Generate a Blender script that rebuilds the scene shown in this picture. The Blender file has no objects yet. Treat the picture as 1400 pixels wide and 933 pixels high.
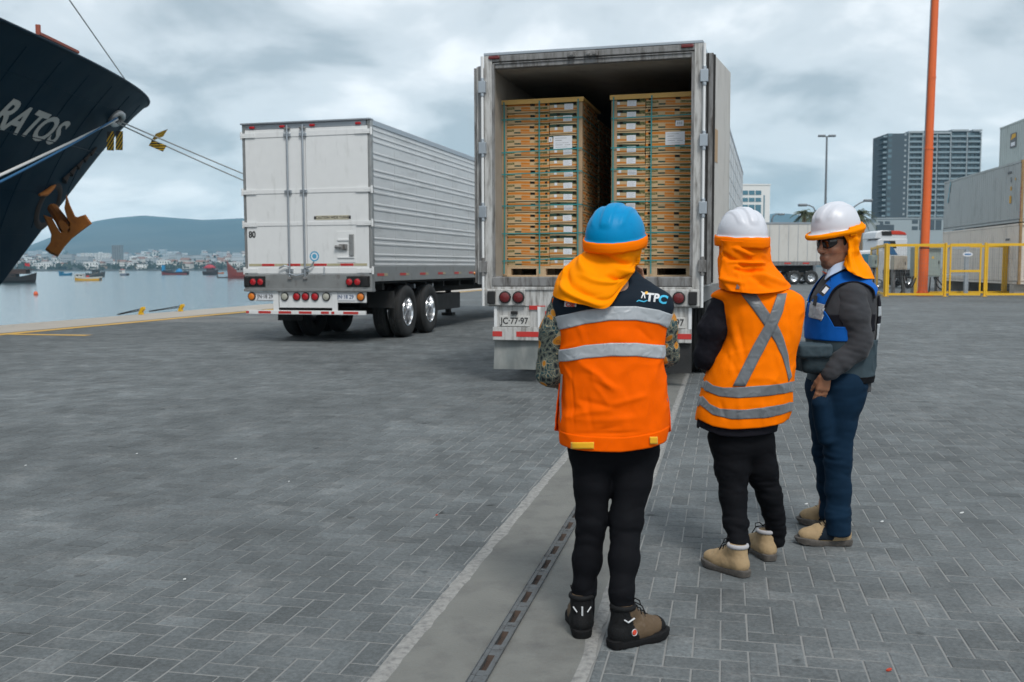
import bpy, bmesh, math, random
import numpy as np
from mathutils import Matrix, Vector, noise as mnoise
random.seed(7)
sc = bpy.context.scene
COL = sc.collection
R = math.radians
# ------------------------------------------------------------------ camera
CF, CP, CR, CH = 1333.57, 0.076, -0.0034, 1.4137
cd = bpy.data.cameras.new('camera')
cam = bpy.data.objects.new('camera', cd)
COL.objects.link(cam)
cd.sensor_width = 36.0
cd.lens = CF / 1400 * 36.0
cd.clip_start = 0.1
cd.clip_end = 40000
cam.matrix_world = Matrix.Translation((0, 0, CH)) @ Matrix.Rotation(math.pi/2 - CP, 4, 'X') @ Matrix.Rotation(CR, 4, 'Z')
cd.dof.use_dof = True
cd.dof.focus_distance = 5.2
cd.dof.aperture_fstop = 5.0
sc.camera = cam
# ------------------------------------------------------------------ world, sun, exposure
SUN_EL, SUN_AZ = R(52), R(163)          # azimuth measured clockwise from +Y
w = bpy.data.worlds.new('World'); sc.world = w; w.use_nodes = True
nt = w.node_tree; nt.nodes.clear()
def wn(t, **k):
    n = nt.nodes.new(t)
    for a, b in k.items(): setattr(n, a, b)
    return n
wl = nt.links.new
out = wn('ShaderNodeOutputWorld'); bg = wn('ShaderNodeBackground'); bg.inputs[1].default_value = 0.1
sky = wn('ShaderNodeTexSky', sky_type='NISHITA'); sky.sun_disc = False
sky.sun_elevation = SUN_EL; sky.sun_rotation = SUN_AZ
tc = wn('ShaderNodeTexCoord'); sep = wn('ShaderNodeSeparateXYZ'); wl(tc.outputs['Generated'], sep.inputs[0])
zz = wn('ShaderNodeMath', operation='ABSOLUTE'); wl(sep.outputs[2], zz.inputs[0])
za = wn('ShaderNodeMath', operation='ADD'); wl(zz.outputs[0], za.inputs[0]); za.inputs[1].default_value = 0.3
dx = wn('ShaderNodeMath', operation='DIVIDE'); wl(sep.outputs[0], dx.inputs[0]); wl(za.outputs[0], dx.inputs[1])
dy = wn('ShaderNodeMath', operation='DIVIDE'); wl(sep.outputs[1], dy.inputs[0]); wl(za.outputs[0], dy.inputs[1])
cmb = wn('ShaderNodeCombineXYZ'); wl(dx.outputs[0], cmb.inputs[0]); wl(dy.outputs[0], cmb.inputs[1])
n1 = wn('ShaderNodeTexNoise'); n1.inputs['Scale'].default_value = 2.4; n1.inputs['Detail'].default_value = 7; n1.inputs['Roughness'].default_value = 0.52; n1.inputs['Distortion'].default_value = 0.25
n2 = wn('ShaderNodeTexNoise'); n2.inputs['Scale'].default_value = 0.9; n2.inputs['Detail'].default_value = 3
wl(cmb.outputs[0], n1.inputs['Vector']); wl(cmb.outputs[0], n2.inputs['Vector'])
mx = wn('ShaderNodeMath', operation='MULTIPLY_ADD'); wl(n1.outputs[0], mx.inputs[0]); mx.inputs[1].default_value = 0.62
m2 = wn('ShaderNodeMath', operation='MULTIPLY'); wl(n2.outputs[0], m2.inputs[0]); m2.inputs[1].default_value = 0.38
wl(m2.outputs[0], mx.inputs[2])
cr = wn('ShaderNodeValToRGB'); cr.color_ramp.interpolation = 'EASE'
e = cr.color_ramp.elements
e[0].position = 0.39; e[0].color = (3.25, 3.75, 4.05, 1)
e[1].position = 0.585; e[1].color = (7.8, 8.05, 8.2, 1)
k = e.new(0.49); k.color = (5.35, 5.82, 6.1, 1)
wl(mx.outputs[0], cr.inputs[0])
mixs = wn('ShaderNodeMix', data_type='RGBA'); mixs.inputs[0].default_value = 0.9
wl(sky.outputs[0], mixs.inputs[6]); wl(cr.outputs[0], mixs.inputs[7])
wl(mixs.outputs[2], bg.inputs[0]); wl(bg.outputs[0], out.inputs[0])
sl = bpy.data.lights.new('sun', 'SUN'); sl.energy = 1.5; sl.angle = R(16); sl.color = (1, 0.96, 0.9)
so = bpy.data.objects.new('sun', sl); COL.objects.link(so)
sd = Vector((math.sin(SUN_AZ)*math.cos(SUN_EL), math.cos(SUN_AZ)*math.cos(SUN_EL), math.sin(SUN_EL)))
so.rotation_euler = sd.to_track_quat('Z', 'Y').to_euler()
so.location = sd * 60
sc.view_settings.view_transform = 'Standard'; sc.view_settings.look = 'None'
sc.view_settings.exposure = 0.54; sc.view_settings.gamma = 1.0; sc.view_settings.use_curve_mapping = False
sc.cycles.max_bounces = 6; sc.cycles.diffuse_bounces = 3; sc.cycles.glossy_bounces = 3; sc.cycles.volume_bounces = 1
sc.cycles.transparent_max_bounces = 12; sc.cycles.use_denoising = True

# ------------------------------------------------------------------ measuring helpers
def ray(x, y):
    c, s = math.cos(CR), math.sin(CR); a, b = x-700, y-466.5
    X = a*c + b*s; Y = -a*s + b*c
    cp, sp = math.cos(CP), math.sin(CP)
    return Vector((X/CF, cp - sp*Y/CF, -sp - cp*Y/CF))
C0 = Vector((0, 0, CH))
def U(x, y, Y):
    d = ray(x, y); return C0 + d*(Y/d.y)
def G(x, y, z=0.0):
    d = ray(x, y); return C0 + d*((z-CH)/d.z)

# ------------------------------------------------------------------ materials
def newmat(name):
    m = bpy.data.materials.new(name); m.use_nodes = True
    t = m.node_tree; b = t.nodes['Principled BSDF']
    return m, t, b
def node(t, ty, **k):
    n = t.nodes.new(ty)
    for a, b in k.items(): setattr(n, a, b)
    return n
def c4(c): return (c[0], c[1], c[2], 1)
def M(name, col, rough=0.6, metal=0.0, var=0.12, vs=6.0, bump=0.0, bs=40.0, dirt=None, ds=(3, 3, 0.7), dmin=0.52, dmax=0.75, spec=0.5, coat=0.0, coords='Object', rvar=0.12, orand=0.0):
    """painted / worn surface: colour noise, optional streaked dirt, optional fine relief"""
    m, t, b = newmat(name)
    L = t.links.new
    co = node(t, 'ShaderNodeTexCoord')
    src = co.outputs[coords]
    nz = node(t, 'ShaderNodeTexNoise'); nz.inputs['Scale'].default_value = vs; nz.inputs['Detail'].default_value = 5
    L(src, nz.inputs['Vector'])
    lo = tuple(max(0, x*(1-var)) for x in col); hi = tuple(x*(1+var) for x in col)
    mx = node(t, 'ShaderNodeMix', data_type='RGBA'); mx.inputs[6].default_value = c4(lo); mx.inputs[7].default_value = c4(hi)
    L(nz.outputs[0], mx.inputs[0]); o = mx.outputs[2]
    if dirt:
        mp = node(t, 'ShaderNodeMapping'); mp.inputs['Scale'].default_value = ds; L(src, mp.inputs[0])
        nd = node(t, 'ShaderNodeTexNoise'); nd.inputs['Scale'].default_value = 2.2; nd.inputs['Detail'].default_value = 8; nd.inputs['Roughness'].default_value = 0.65
        L(mp.outputs[0], nd.inputs['Vector'])
        rp = node(t, 'ShaderNodeMapRange'); rp.inputs[1].default_value = dmin; rp.inputs[2].default_value = dmax; L(nd.outputs[0], rp.inputs[0])
        m2 = node(t, 'ShaderNodeMix', data_type='RGBA'); m2.inputs[7].default_value = c4(dirt); L(rp.outputs[0], m2.inputs[0]); L(o, m2.inputs[6]); o = m2.outputs[2]
    if orand:
        oi = node(t, 'ShaderNodeObjectInfo'); hs = node(t, 'ShaderNodeHueSaturation')
        mr = node(t, 'ShaderNodeMapRange'); mr.inputs[3].default_value = 1-orand; mr.inputs[4].default_value = 1+orand
        L(oi.outputs['Random'], mr.inputs[0]); L(mr.outputs[0], hs.inputs['Value']); L(o, hs.inputs['Color']); o = hs.outputs[0]
    L(o, b.inputs['Base Color'])
    rr = node(t, 'ShaderNodeMapRange'); rr.inputs[3].default_value = max(0.02, rough-rvar); rr.inputs[4].default_value = min(1, rough+rvar); L(nz.outputs[0], rr.inputs[0]); L(rr.outputs[0], b.inputs['Roughness'])
    b.inputs['Metallic'].default_value = metal
    b.inputs['Specular IOR Level'].default_value = spec
    b.inputs['Coat Weight'].default_value = coat
    if bump:
        nb = node(t, 'ShaderNodeTexNoise'); nb.inputs['Scale'].default_value = bs; nb.inputs['Detail'].default_value = 4; L(src, nb.inputs['Vector'])
        bp = node(t, 'ShaderNodeBump'); bp.inputs['Strength'].default_value = bump; bp.inputs['Distance'].default_value = 0.01; L(nb.outputs[0], bp.inputs['Height']); L(bp.outputs[0], b.inputs['Normal'])
    return m

def fbm(p, f, o=3):
    a, s = 1.0, 0.0
    for _ in range(o): s += a*mnoise.noise((p[0]*f, p[1]*f, p[2]*f)); a *= 0.5; f *= 2.1
    return s
# ------------------------------------------------------------------ mesh builder
class MB:
    def __init__(s): s.v = []; s.f = []; s.m = []
    def add(s, vs, fs, mi=0):
        o = len(s.v); s.v += [tuple(p) for p in vs]
        for f in fs: s.f.append(tuple(i+o for i in f)); s.m.append(mi)
        return s
    def box(s, x0, x1, y0, y1, z0, z1, mi=0):
        vs = [(x, y, z) for z in (z0, z1) for y in (y0, y1) for x in (x0, x1)]
        return s.add(vs, [(0, 2, 3, 1), (4, 5, 7, 6), (0, 1, 5, 4), (2, 6, 7, 3), (0, 4, 6, 2), (1, 3, 7, 5)], mi)
    def cbox(s, c, d, rot=None, mi=0):
        vs = []
        for z in (-.5, .5):
            for y in (-.5, .5):
                for x in (-.5, .5):
                    p = Vector((x*d[0], y*d[1], z*d[2]))
                    if rot is not None: p = rot @ p
                    vs.append(p + Vector(c))
        return s.add(vs, [(0, 2, 3, 1), (4, 5, 7, 6), (0, 1, 5, 4), (2, 6, 7, 3), (0, 4, 6, 2), (1, 3, 7, 5)], mi)
    def cone(s, p0, p1, r0, r1=None, n=10, mi=0, cap=True):
        if r1 is None: r1 = r0
        p0 = Vector(p0); p1 = Vector(p1); d = (p1-p0).normalized()
        a = d.orthogonal().normalized(); b = d.cross(a)
        vs = []
        for p, r in ((p0, r0), (p1, r1)):
            for i in range(n):
                t = 2*math.pi*i/n; vs.append(p + a*(r*math.cos(t)) + b*(r*math.sin(t)))
        fs = [(i, (i+1) % n, n+(i+1) % n, n+i) for i in range(n)]
        if cap: fs += [tuple(range(n-1, -1, -1)), tuple(range(n, 2*n))]
        return s.add(vs, fs, mi)
    def tube(s, pts, r, n=8, mi=0):
        pts = [Vector(p) for p in pts]; k = len(pts); vs = []
        rr = r if isinstance(r, (list, tuple)) else [r]*k
        up = None
        for i, p in enumerate(pts):
            d = (pts[min(i+1, k-1)] - pts[max(i-1, 0)]).normalized()
            if up is None: a = d.orthogonal().normalized()
            else:
                a = up - d*up.dot(d); a.normalize()
            up = a; b = d.cross(a)
            for j in range(n):
                t = 2*math.pi*j/n; vs.append(p + a*(rr[i]*math.cos(t)) + b*(rr[i]*math.sin(t)))
        fs = [(i*n+j, i*n+(j+1) % n, (i+1)*n+(j+1) % n, (i+1)*n+j) for i in range(k-1) for j in range(n)]
        fs += [tuple(range(n-1, -1, -1)), tuple(range((k-1)*n, k*n))]
        return s.add(vs, fs, mi)
    def lathe(s, prof, o, ax, n=24, mi=0, closed=False):
        o = Vector(o); d = Vector(ax).normalized(); a = d.orthogonal().normalized(); b = d.cross(a); vs = []
        k = len(prof)
        for r, h in prof:
            for j in range(n):
                t = 2*math.pi*j/n; vs.append(o + d*h + a*(r*math.cos(t)) + b*(r*math.sin(t)))
        fs = [(i*n+j, i*n+(j+1) % n, (i+1)*n+(j+1) % n, (i+1)*n+j) for i in range(k-1) for j in range(n)]
        if closed: fs += [((k-1)*n+j, (k-1)*n+(j+1) % n, (j+1) % n, j) for j in range(n)]
        return s.add(vs, fs, mi)
    def prism(s, poly, fn, h0, h1, mi=0):
        """poly of 2-D points, fn(a,b,h) -> 3-D"""
        n = len(poly); vs = [fn(a, b, h0) for a, b in poly] + [fn(a, b, h1) for a, b in poly]
        fs = [(i, (i+1) % n, n+(i+1) % n, n+i) for i in range(n)] + [tuple(range(n-1, -1, -1)), tuple(range(n, 2*n))]
        return s.add(vs, fs, mi)
    def grid(s, P, closeu=False, mi=0):
        nu = len(P); nv = len(P[0]); vs = [p for row in P for p in row]
        fs = []
        for i in range(nu if closeu else nu-1):
            for j in range(nv-1):
                a = i*nv+j; b = ((i+1) % nu)*nv+j
                fs.append((a, b, b+1, a+1))
        return s.add(vs, fs, mi)
    def mesh(s, name, mats, smooth=None):
        me = bpy.data.meshes.new(name)
        me.from_pydata([tuple(p) for p in s.v], [], s.f)
        for m in (mats if isinstance(mats, (list, tuple)) else [mats]): me.materials.append(m)
        me.polygons.foreach_set('material_index', s.m)
        bm = bmesh.new(); bm.from_mesh(me); bmesh.ops.recalc_face_normals(bm, faces=bm.faces); bm.to_mesh(me); bm.free()
        if smooth is not None:
            me.polygons.foreach_set('use_smooth', [True]*len(me.polygons))
            me.set_sharp_from_angle(angle=R(smooth))
        me.update()
        return me
    def build(s, name, mats, parent=None, smooth=None, bevel=0):
        o = link(name, s.mesh(name, mats, smooth), parent)
        if bevel:
            b = o.modifiers.new('bevel', 'BEVEL'); b.width = bevel; b.segments = 2; b.limit_method = 'ANGLE'; b.harden_normals = False
        return o
def link(name, me, parent=None):
    o = bpy.data.objects.new(name, me); COL.objects.link(o)
    if parent is not None: o.parent = parent
    return o
def tag(o, label=None, cat=None, group=None, kind=None):
    if label: o['label'] = label
    if cat: o['category'] = cat
    if group: o['group'] = group
    if kind: o['kind'] = kind
    return o
def thing(name, label, cat, loc=(0, 0, 0), rz=0.0, group=None):
    o = bpy.data.objects.new(name, None); COL.objects.link(o); o.empty_display_size = 0.1
    o.location = loc; o.rotation_euler = (0, 0, rz)
    return tag(o, label, cat, group)
def copy_tree(o, parent=None):
    c = o.copy(); COL.objects.link(c)
    if parent is not None: c.parent = parent
    for ch in list(o.children): copy_tree(ch, c)
    return c
def text_mesh(s, size, bold=0.0, extrude=0.002, sx=1.0):
    cu = bpy.data.curves.new('txt', 'FONT'); cu.body = s; cu.size = size; cu.offset = bold; cu.extrude = extrude
    cu.align_x = 'CENTER'; cu.align_y = 'CENTER'; cu.resolution_u = 4
    o = bpy.data.objects.new('txt', cu); COL.objects.link(o)
    dg = bpy.context.evaluated_depsgraph_get()
    me = bpy.data.meshes.new_from_object(o.evaluated_get(dg))
    bpy.data.objects.remove(o); bpy.data.curves.remove(cu)
    if sx != 1.0: me.transform(Matrix.Diagonal((sx, 1, 1, 1)))
    return me
def text(name, s, size, mat, parent, loc, rot=(math.pi/2, 0, 0), bold=0.0, sx=1.0, extrude=0.002):
    me = text_mesh(s, size, bold, extrude, sx); me.materials.clear(); me.materials.append(mat)
    o = link(name, me, parent); o.location = loc; o.rotation_euler = rot
    return o

# ------------------------------------------------------------------ material library
MAT = {}
MAT['white_paint'] = M('white_paint', (0.72, 0.735, 0.74), 0.42, var=0.05, dirt=(0.46, 0.47, 0.46), dmin=0.56, dmax=0.9)
MAT['white_worn'] = M('white_worn', (0.5, 0.5, 0.49), 0.5, var=0.15, dirt=(0.1, 0.085, 0.07), dmin=0.46, dmax=0.72, ds=(9, 9, 1.2), bump=0.15, bs=25)
MAT['grey_worn'] = M('grey_worn', (0.22, 0.22, 0.22), 0.5, var=0.2, dirt=(0.05, 0.042, 0.035), dmin=0.46, dmax=0.7, ds=(8, 8, 1.5), bump=0.2, bs=25)
MAT['steel'] = M('steel', (0.36, 0.37, 0.37), 0.42, metal=0.6, var=0.15, dirt=(0.16, 0.13, 0.11), dmin=0.55, dmax=0.8, ds=(4, 4, 2))
MAT['alu'] = M('alu', (0.62, 0.64, 0.65), 0.38, metal=0.12, var=0.07, vs=3, dirt=(0.4, 0.41, 0.41), dmin=0.5, dmax=0.85, ds=(2, 0.4, 2.5), bump=0.12, bs=3)
MAT['galv'] = M('galv', (0.42, 0.46, 0.5), 0.35, metal=0.7, var=0.1)
MAT['black'] = M('black', (0.012, 0.012, 0.013), 0.6, var=0.3)
MAT['chassis'] = M('chassis', (0.018, 0.017, 0.016), 0.75, var=0.4)
MAT['rubber'] = M('rubber', (0.02, 0.021, 0.022), 0.75, var=0.3, bump=0.3, bs=60, dirt=(0.07, 0.066, 0.06), dmin=0.55, dmax=0.9, ds=(3, 3, 3))
MAT['chrome'] = M('chrome', (0.75, 0.76, 0.78), 0.18, metal=1.0, var=0.05, rvar=0.08)
MAT['red_lens'] = M('red_lens', (0.42, 0.012, 0.018), 0.2, var=0.1, coat=0.5)
MAT['dark_lens'] = M('dark_lens', (0.14, 0.018, 0.02), 0.3, var=0.1)
MAT['amber_lens'] = M('amber_lens', (0.72, 0.2, 0.02), 0.2, var=0.1, coat=0.5)
MAT['clear_lens'] = M('clear_lens', (0.42, 0.42, 0.36), 0.2, var=0.1, coat=0.5)
MAT['red_tape'] = M('red_tape', (0.5, 0.035, 0.03), 0.4, var=0.15, dirt=(0.25, 0.1, 0.08), dmin=0.55, dmax=0.9)
MAT['tape_worn'] = M('tape_worn', (0.42, 0.38, 0.25), 0.5, var=0.2)
MAT['plate'] = M('plate', (0.55, 0.55, 0.53), 0.5, var=0.1, dirt=(0.3, 0.28, 0.25), dmin=0.5, dmax=0.9, ds=(12, 12, 8))
MAT['ink'] = M('ink', (0.02, 0.02, 0.022), 0.6, var=0.1)
MAT['ink_blue'] = M('ink_blue', (0.02, 0.06, 0.16), 0.6, var=0.1)
MAT['paper'] = M('paper', (0.72, 0.74, 0.78), 0.6, var=0.05)
MAT['door_liner'] = M('door_liner', (0.5, 0.48, 0.45), 0.55, var=0.1, dirt=(0.3, 0.28, 0.25), dmin=0.5, dmax=0.85, ds=(2, 2, 0.6))
MAT['wood'] = M('wood', (0.5, 0.36, 0.22), 0.7, var=0.25, vs=14, bump=0.3, bs=60)
MAT['board'] = M('board', (0.4, 0.27, 0.16), 0.75, var=0.1, vs=5)
MAT['cap'] = M('cap', (0.6, 0.36, 0.1), 0.6, var=0.12)
MAT['teal'] = M('teal', (0.02, 0.23, 0.24), 0.4, var=0.1)
MAT['yellow'] = M('yellow', (0.72, 0.42, 0.015), 0.45, var=0.1, dirt=(0.32, 0.2, 0.05), dmin=0.6, dmax=0.9, ds=(6, 6, 2))
MAT['lining'] = M('lining', (0.33, 0.3, 0.26), 0.6, var=0.15, dirt=(0.16, 0.14, 0.12), dmin=0.5, dmax=0.9, ds=(1.5, 1.5, 0.6))
# ================================================================== ground, quay edge, water
PYAW = 0.215
pc, ps_ = math.cos(PYAW), math.sin(PYAW)
def Q(s, l, z=0.0):                    # port axes: s across (to the right), l along the quay
    return Vector((s*pc + l*ps_, -s*ps_ + l*pc, z))
QY = 0.2324
def K(s, l, z=0.0):                    # quay-edge axes
    return Vector((s*math.cos(QY) + l*math.sin(QY), -s*math.sin(QY) + l*math.cos(QY), z))

def paver_mat(name, sheet):
    m, t, b = newmat(name); L = t.links.new
    geo = node(t, 'ShaderNodeNewGeometry')
    pos = geo.outputs['Position']
    def nz(scale, detail=4, rough=0.55, vec=None):
        n = node(t, 'ShaderNodeTexNoise'); n.inputs['Scale'].default_value = scale; n.inputs['Detail'].default_value = detail; n.inputs['Roughness'].default_value = rough
        L(vec or pos, n.inputs['Vector']); return n.outputs[0]
    def mr(x, a, b_, c, d):
        n = node(t, 'ShaderNodeMapRange'); n.inputs[1].default_value = a; n.inputs[2].default_value = b_; n.inputs[3].default_value = c; n.inputs[4].default_value = d
        L(x, n.inputs[0]); return n.outputs[0]
    def mul(a, b_):
        n = node(t, 'ShaderNodeMath', operation='MULTIPLY'); L(a, n.inputs[0]); L(b_, n.inputs[1]); return n.outputs[0]
    big = mr(nz(0.22, 4), 0.36, 0.64, 0.84, 1.18)
    mid = mr(nz(1.6, 8, 0.7), 0.36, 0.64, 0.78, 1.22)
    fine = mr(nz(48, 6, 0.8), 0.36, 0.64, 0.7, 1.3)
    val = mul(mul(big, mid), fine)
    if not sheet:
        ga = node(t, 'ShaderNodeAttribute', attribute_type='GEOMETRY', attribute_name='tone')
        oa = node(t, 'ShaderNodeAttribute', attribute_type='OBJECT', attribute_name='tone')
        ad = node(t, 'ShaderNodeMath', operation='ADD'); L(ga.outputs['Fac'], ad.inputs[0]); L(oa.outputs['Fac'], ad.inputs[1])
        val = mul(val, mr(ad.outputs[0], 0, 1, 0.8, 1.22))
    else:
        # far pavers: one value per brick-sized cell, stretched along the port axis
        mp = node(t, 'ShaderNodeMapping'); mp.inputs['Rotation'].default_value = (0, 0, PYAW); mp.inputs['Scale'].default_value = (5, 5, 5); L(pos, mp.inputs[0])
        br = node(t, 'ShaderNodeTexBrick'); L(mp.outputs[0], br.inputs['Vector']); br.inputs['Scale'].default_value = 1.0
        br.inputs['Color1'].default_value = (0.2, 0.2, 0.2, 1); br.inputs['Color2'].default_value = (0.8, 0.8, 0.8, 1); br.inputs['Mortar'].default_value = (0.3, 0.3, 0.3, 1); br.inputs['Mortar Size'].default_value = 0.02
        br.inputs['Brick Width'].default_value = 1.0; br.inputs['Row Height'].default_value = 0.5
        sp = node(t, 'ShaderNodeSeparateColor'); L(br.outputs[0], sp.inputs[0])
        val = mul(val, mr(sp.outputs[0], 0, 1, 0.84, 1.1))
    # worn pale patches and dark oil spots
    pale = mr(nz(3.1, 8, 0.75), 0.52, 0.72, 0.0, 0.6)
    vor = node(t, 'ShaderNodeTexNoise'); vor.inputs['Scale'].default_value = 5.5; vor.inputs['Detail'].default_value = 2; L(pos, vor.inputs['Vector'])
    spot = mr(vor.outputs[0], 0.71, 0.76, 1.0, 0.45)
    val = mul(val, spot)
    vo = node(t, 'ShaderNodeTexVoronoi'); vo.inputs['Scale'].default_value = 1.7; L(pos, vo.inputs['Vector'])
    vn = node(t, 'ShaderNodeMath', operation='MULTIPLY_ADD'); L(nz(30, 2), vn.inputs[0]); vn.inputs[1].default_value = 0.06; L(vo.outputs['Distance'], vn.inputs[2])
    val = mul(val, mr(vn.outputs[0], 0.055, 0.085, 0.5, 1.0))
    base = node(t, 'ShaderNodeMix', data_type='RGBA'); base.inputs[6].default_value = (0.104, 0.116, 0.121, 1); base.inputs[7].default_value = (0.2, 0.205, 0.203, 1); L(pale, base.inputs[0])
    vm = node(t, 'ShaderNodeVectorMath', operation='SCALE'); L(base.outputs[2], vm.inputs[0]); L(val, vm.inputs['Scale'])
    L(vm.outputs[0], b.inputs['Base Color'])
    rg = mr(nz(3.5, 3), 0.3, 0.7, 0.6, 0.85); L(rg, b.inputs['Roughness']); b.inputs['Specular IOR Level'].default_value = 0.35
    bp = node(t, 'ShaderNodeBump'); bp.inputs['Strength'].default_value = 0.35; bp.inputs['Distance'].default_value = 0.004; L(nz(160, 3, 0.6), bp.inputs['Height']); L(bp.outputs[0], b.inputs['Normal'])
    return m
MAT['paver'] = paver_mat('paver', False)
MAT['quay_sheet'] = paver_mat('quay_sheet', True)
def joint_mat():
    m, t, b = newmat('joint_sand'); L = t.links.new
    geo = node(t, 'ShaderNodeNewGeometry')
    n = node(t, 'ShaderNodeTexNoise'); n.inputs['Scale'].default_value = 0.9; n.inputs['Detail'].default_value = 5; L(geo.outputs['Position'], n.inputs['Vector'])
    n2 = node(t, 'ShaderNodeTexNoise'); n2.inputs['Scale'].default_value = 9; n2.inputs['Detail'].default_value = 4; L(geo.outputs['Position'], n2.inputs['Vector'])
    # cement washed into the joints within a couple of metres of the concrete strip
    mp = node(t, 'ShaderNodeMapping'); mp.vector_type = 'POINT'; mp.inputs['Rotation'].default_value = (0, 0, PYAW); L(geo.outputs['Position'], mp.inputs[0])
    sp = node(t, 'ShaderNodeSeparateXYZ'); L(mp.outputs[0], sp.inputs[0])
    a = node(t, 'ShaderNodeMath', operation='ADD'); L(sp.outputs[0], a.inputs[0]); a.inputs[1].default_value = -0.05
    ab = node(t, 'ShaderNodeMath', operation='ABSOLUTE'); L(a.outputs[0], ab.inputs[0])
    r = node(t, 'ShaderNodeMapRange'); r.inputs[1].default_value = 1.2; r.inputs[2].default_value = 3.4; r.inputs[3].default_value = 0.34; r.inputs[4].default_value = 0.0; L(ab.outputs[0], r.inputs[0])
    s1 = node(t, 'ShaderNodeMath', operation='ADD'); L(r.outputs[0], s1.inputs[0]); L(n.outputs[0], s1.inputs[1])
    s2 = node(t, 'ShaderNodeMath', operation='MULTIPLY_ADD'); L(n2.outputs[0], s2.inputs[0]); s2.inputs[1].default_value = 0.55; L(s1.outputs[0], s2.inputs[2])
    rp = node(t, 'ShaderNodeMapRange'); rp.inputs[1].default_value = 0.62; rp.inputs[2].default_value = 1.05; L(s2.outputs[0], rp.inputs[0])
    mx = node(t, 'ShaderNodeMix', data_type='RGBA'); mx.inputs[6].default_value = (0.105, 0.113, 0.117, 1); mx.inputs[7].default_value = (0.215, 0.22, 0.218, 1); L(rp.outputs[0], mx.inputs[0])
    L(mx.outputs[2], b.inputs['Base Color']); b.inputs['Roughness'].default_value = 0.9
    return m
MAT['joint'] = joint_mat()
MAT['concrete'] = M('concrete', (0.155, 0.158, 0.148), 0.8, var=0.2, vs=5, dirt=(0.1, 0.1, 0.098), dmin=0.48, dmax=0.75, ds=(2, 2, 2), bump=0.35, bs=70)
MAT['coping'] = M('coping', (0.4, 0.37, 0.33), 0.85, var=0.15, vs=1.5, bump=0.2, bs=30)
MAT['mortar'] = M('mortar', (0.27, 0.27, 0.26), 0.9, var=0.25, vs=22, dirt=(0.16, 0.16, 0.16), dmin=0.45, dmax=0.66, ds=(14, 14, 14), bump=0.5, bs=60)
MAT['line'] = M('line', (0.6, 0.36, 0.075), 0.7, var=0.15, dirt=(0.3, 0.25, 0.17), dmin=0.52, dmax=0.8, ds=(3, 3, 3))

FAR_L = 27.0
mb = MB()
e0 = -18.0
# far / side paving sheet with a hole where the modelled pavers lie is not needed: the pavers stand 6 mm above it
def ksheet(s0, s1, l0, l1, z, nb=1):
    return [K(s0, l0, z), K(s1, l0, z), K(s1, l1, z), K(s0, l1, z)]
NEAR_S = (-16.0, 12.0)
def qquad(m, s0, s1, l0, l1, z, mi=0): m.add([Q(s0, l0, z), Q(s1, l0, z), Q(s1, l1, z), Q(s0, l1, z)], [(0, 1, 2, 3)], mi)
mb.add([K(-17.2, -60, -0.010), K(400, -60, -0.010), K(400, 900, -0.010), K(-17.2, 900, -0.010)], [(0, 1, 2, 3)], 0)
quay = mb.build('quay_pavement', [MAT['quay_sheet']]); tag(quay, kind='structure')
mb = MB(); mb.add([K(-17.2, -60, 0.0), K(-17.2, 900, 0.0), K(-18.0, 900, 0.0), K(-18.0, -60, 0.0), K(-18.0, 900, -5), K(-18.0, -60, -5), K(-17.2, -60, -0.3), K(-17.2, 900, -0.3)], [(0, 1, 2, 3), (3, 2, 4, 5), (0, 6, 7, 1)])
tag(mb.build('quay_edge', MAT['coping']), kind='structure')

# herringbone pavers: every one modelled out to about 24 m from the camera; the 300 nearest in view are single objects
W_ = 0.1; GAP = 0.0032
STRIP = (-1.145, -0.47)
def in_view(x, y):
    if y < 1.6 or y > 25.5: return False
    px = 700 + CF*x/(y*math.cos(CP) + CH*math.sin(CP))
    return -520 < px < 1920
def over_strip(s0, s1): return s1 > STRIP[0]-0.035 and s0 < STRIP[1]+0.03
rng = np.random.RandomState(3)
bricks = []
for j in range(8, 262):
    for i in range(-172, 150):
        c = (i - j) % 4
        if c == 0: s0, l0, ws, wl_ = i*W_, j*W_, 2*W_, W_
        elif c == 3: s0, l0, ws, wl_ = i*W_, j*W_, W_, 2*W_
        else: continue
        a0, a1 = s0, s0+ws
        if over_strip(a0, a1):
            # cut pavers at the concrete strip
            if a0 < STRIP[0]-0.035: a1 = STRIP[0]-0.035
            elif a1 > STRIP[1]+0.03: a0 = STRIP[1]+0.03
            else: continue
            if a1-a0 < 0.02: continue
        cx = (a0+a1)/2; cy = l0+wl_/2
        p = Q(cx, cy)
        if not in_view(p.x, p.y): continue
        bricks.append((p.y, cx, cy, a1-a0, wl_))
bricks.sort()
def paver_geo(hx, hy):
    ch = 0.0035; zb = -0.009
    a = [(-hx, -hy, zb), (hx, -hy, zb), (hx, hy, zb), (-hx, hy, zb)]
    b = [(-hx, -hy, -0.0022), (hx, -hy, -0.0022), (hx, hy, -0.0022), (-hx, hy, -0.0022)]
    d = [(-hx+ch, -hy+ch, 0), (hx-ch, -hy+ch, 0), (hx-ch, hy-ch, 0), (-hx+ch, hy-ch, 0)]
    f = [(8, 9, 10, 11)]
    for q in range(4):
        r = (q+1) % 4
        f += [(q, r, 4+r, 4+q), (4+q, 4+r, 8+r, 8+q)]
    return a+b+d, f
cache = {}
SV, SF, ST = [], [], []
nobj = 0
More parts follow.
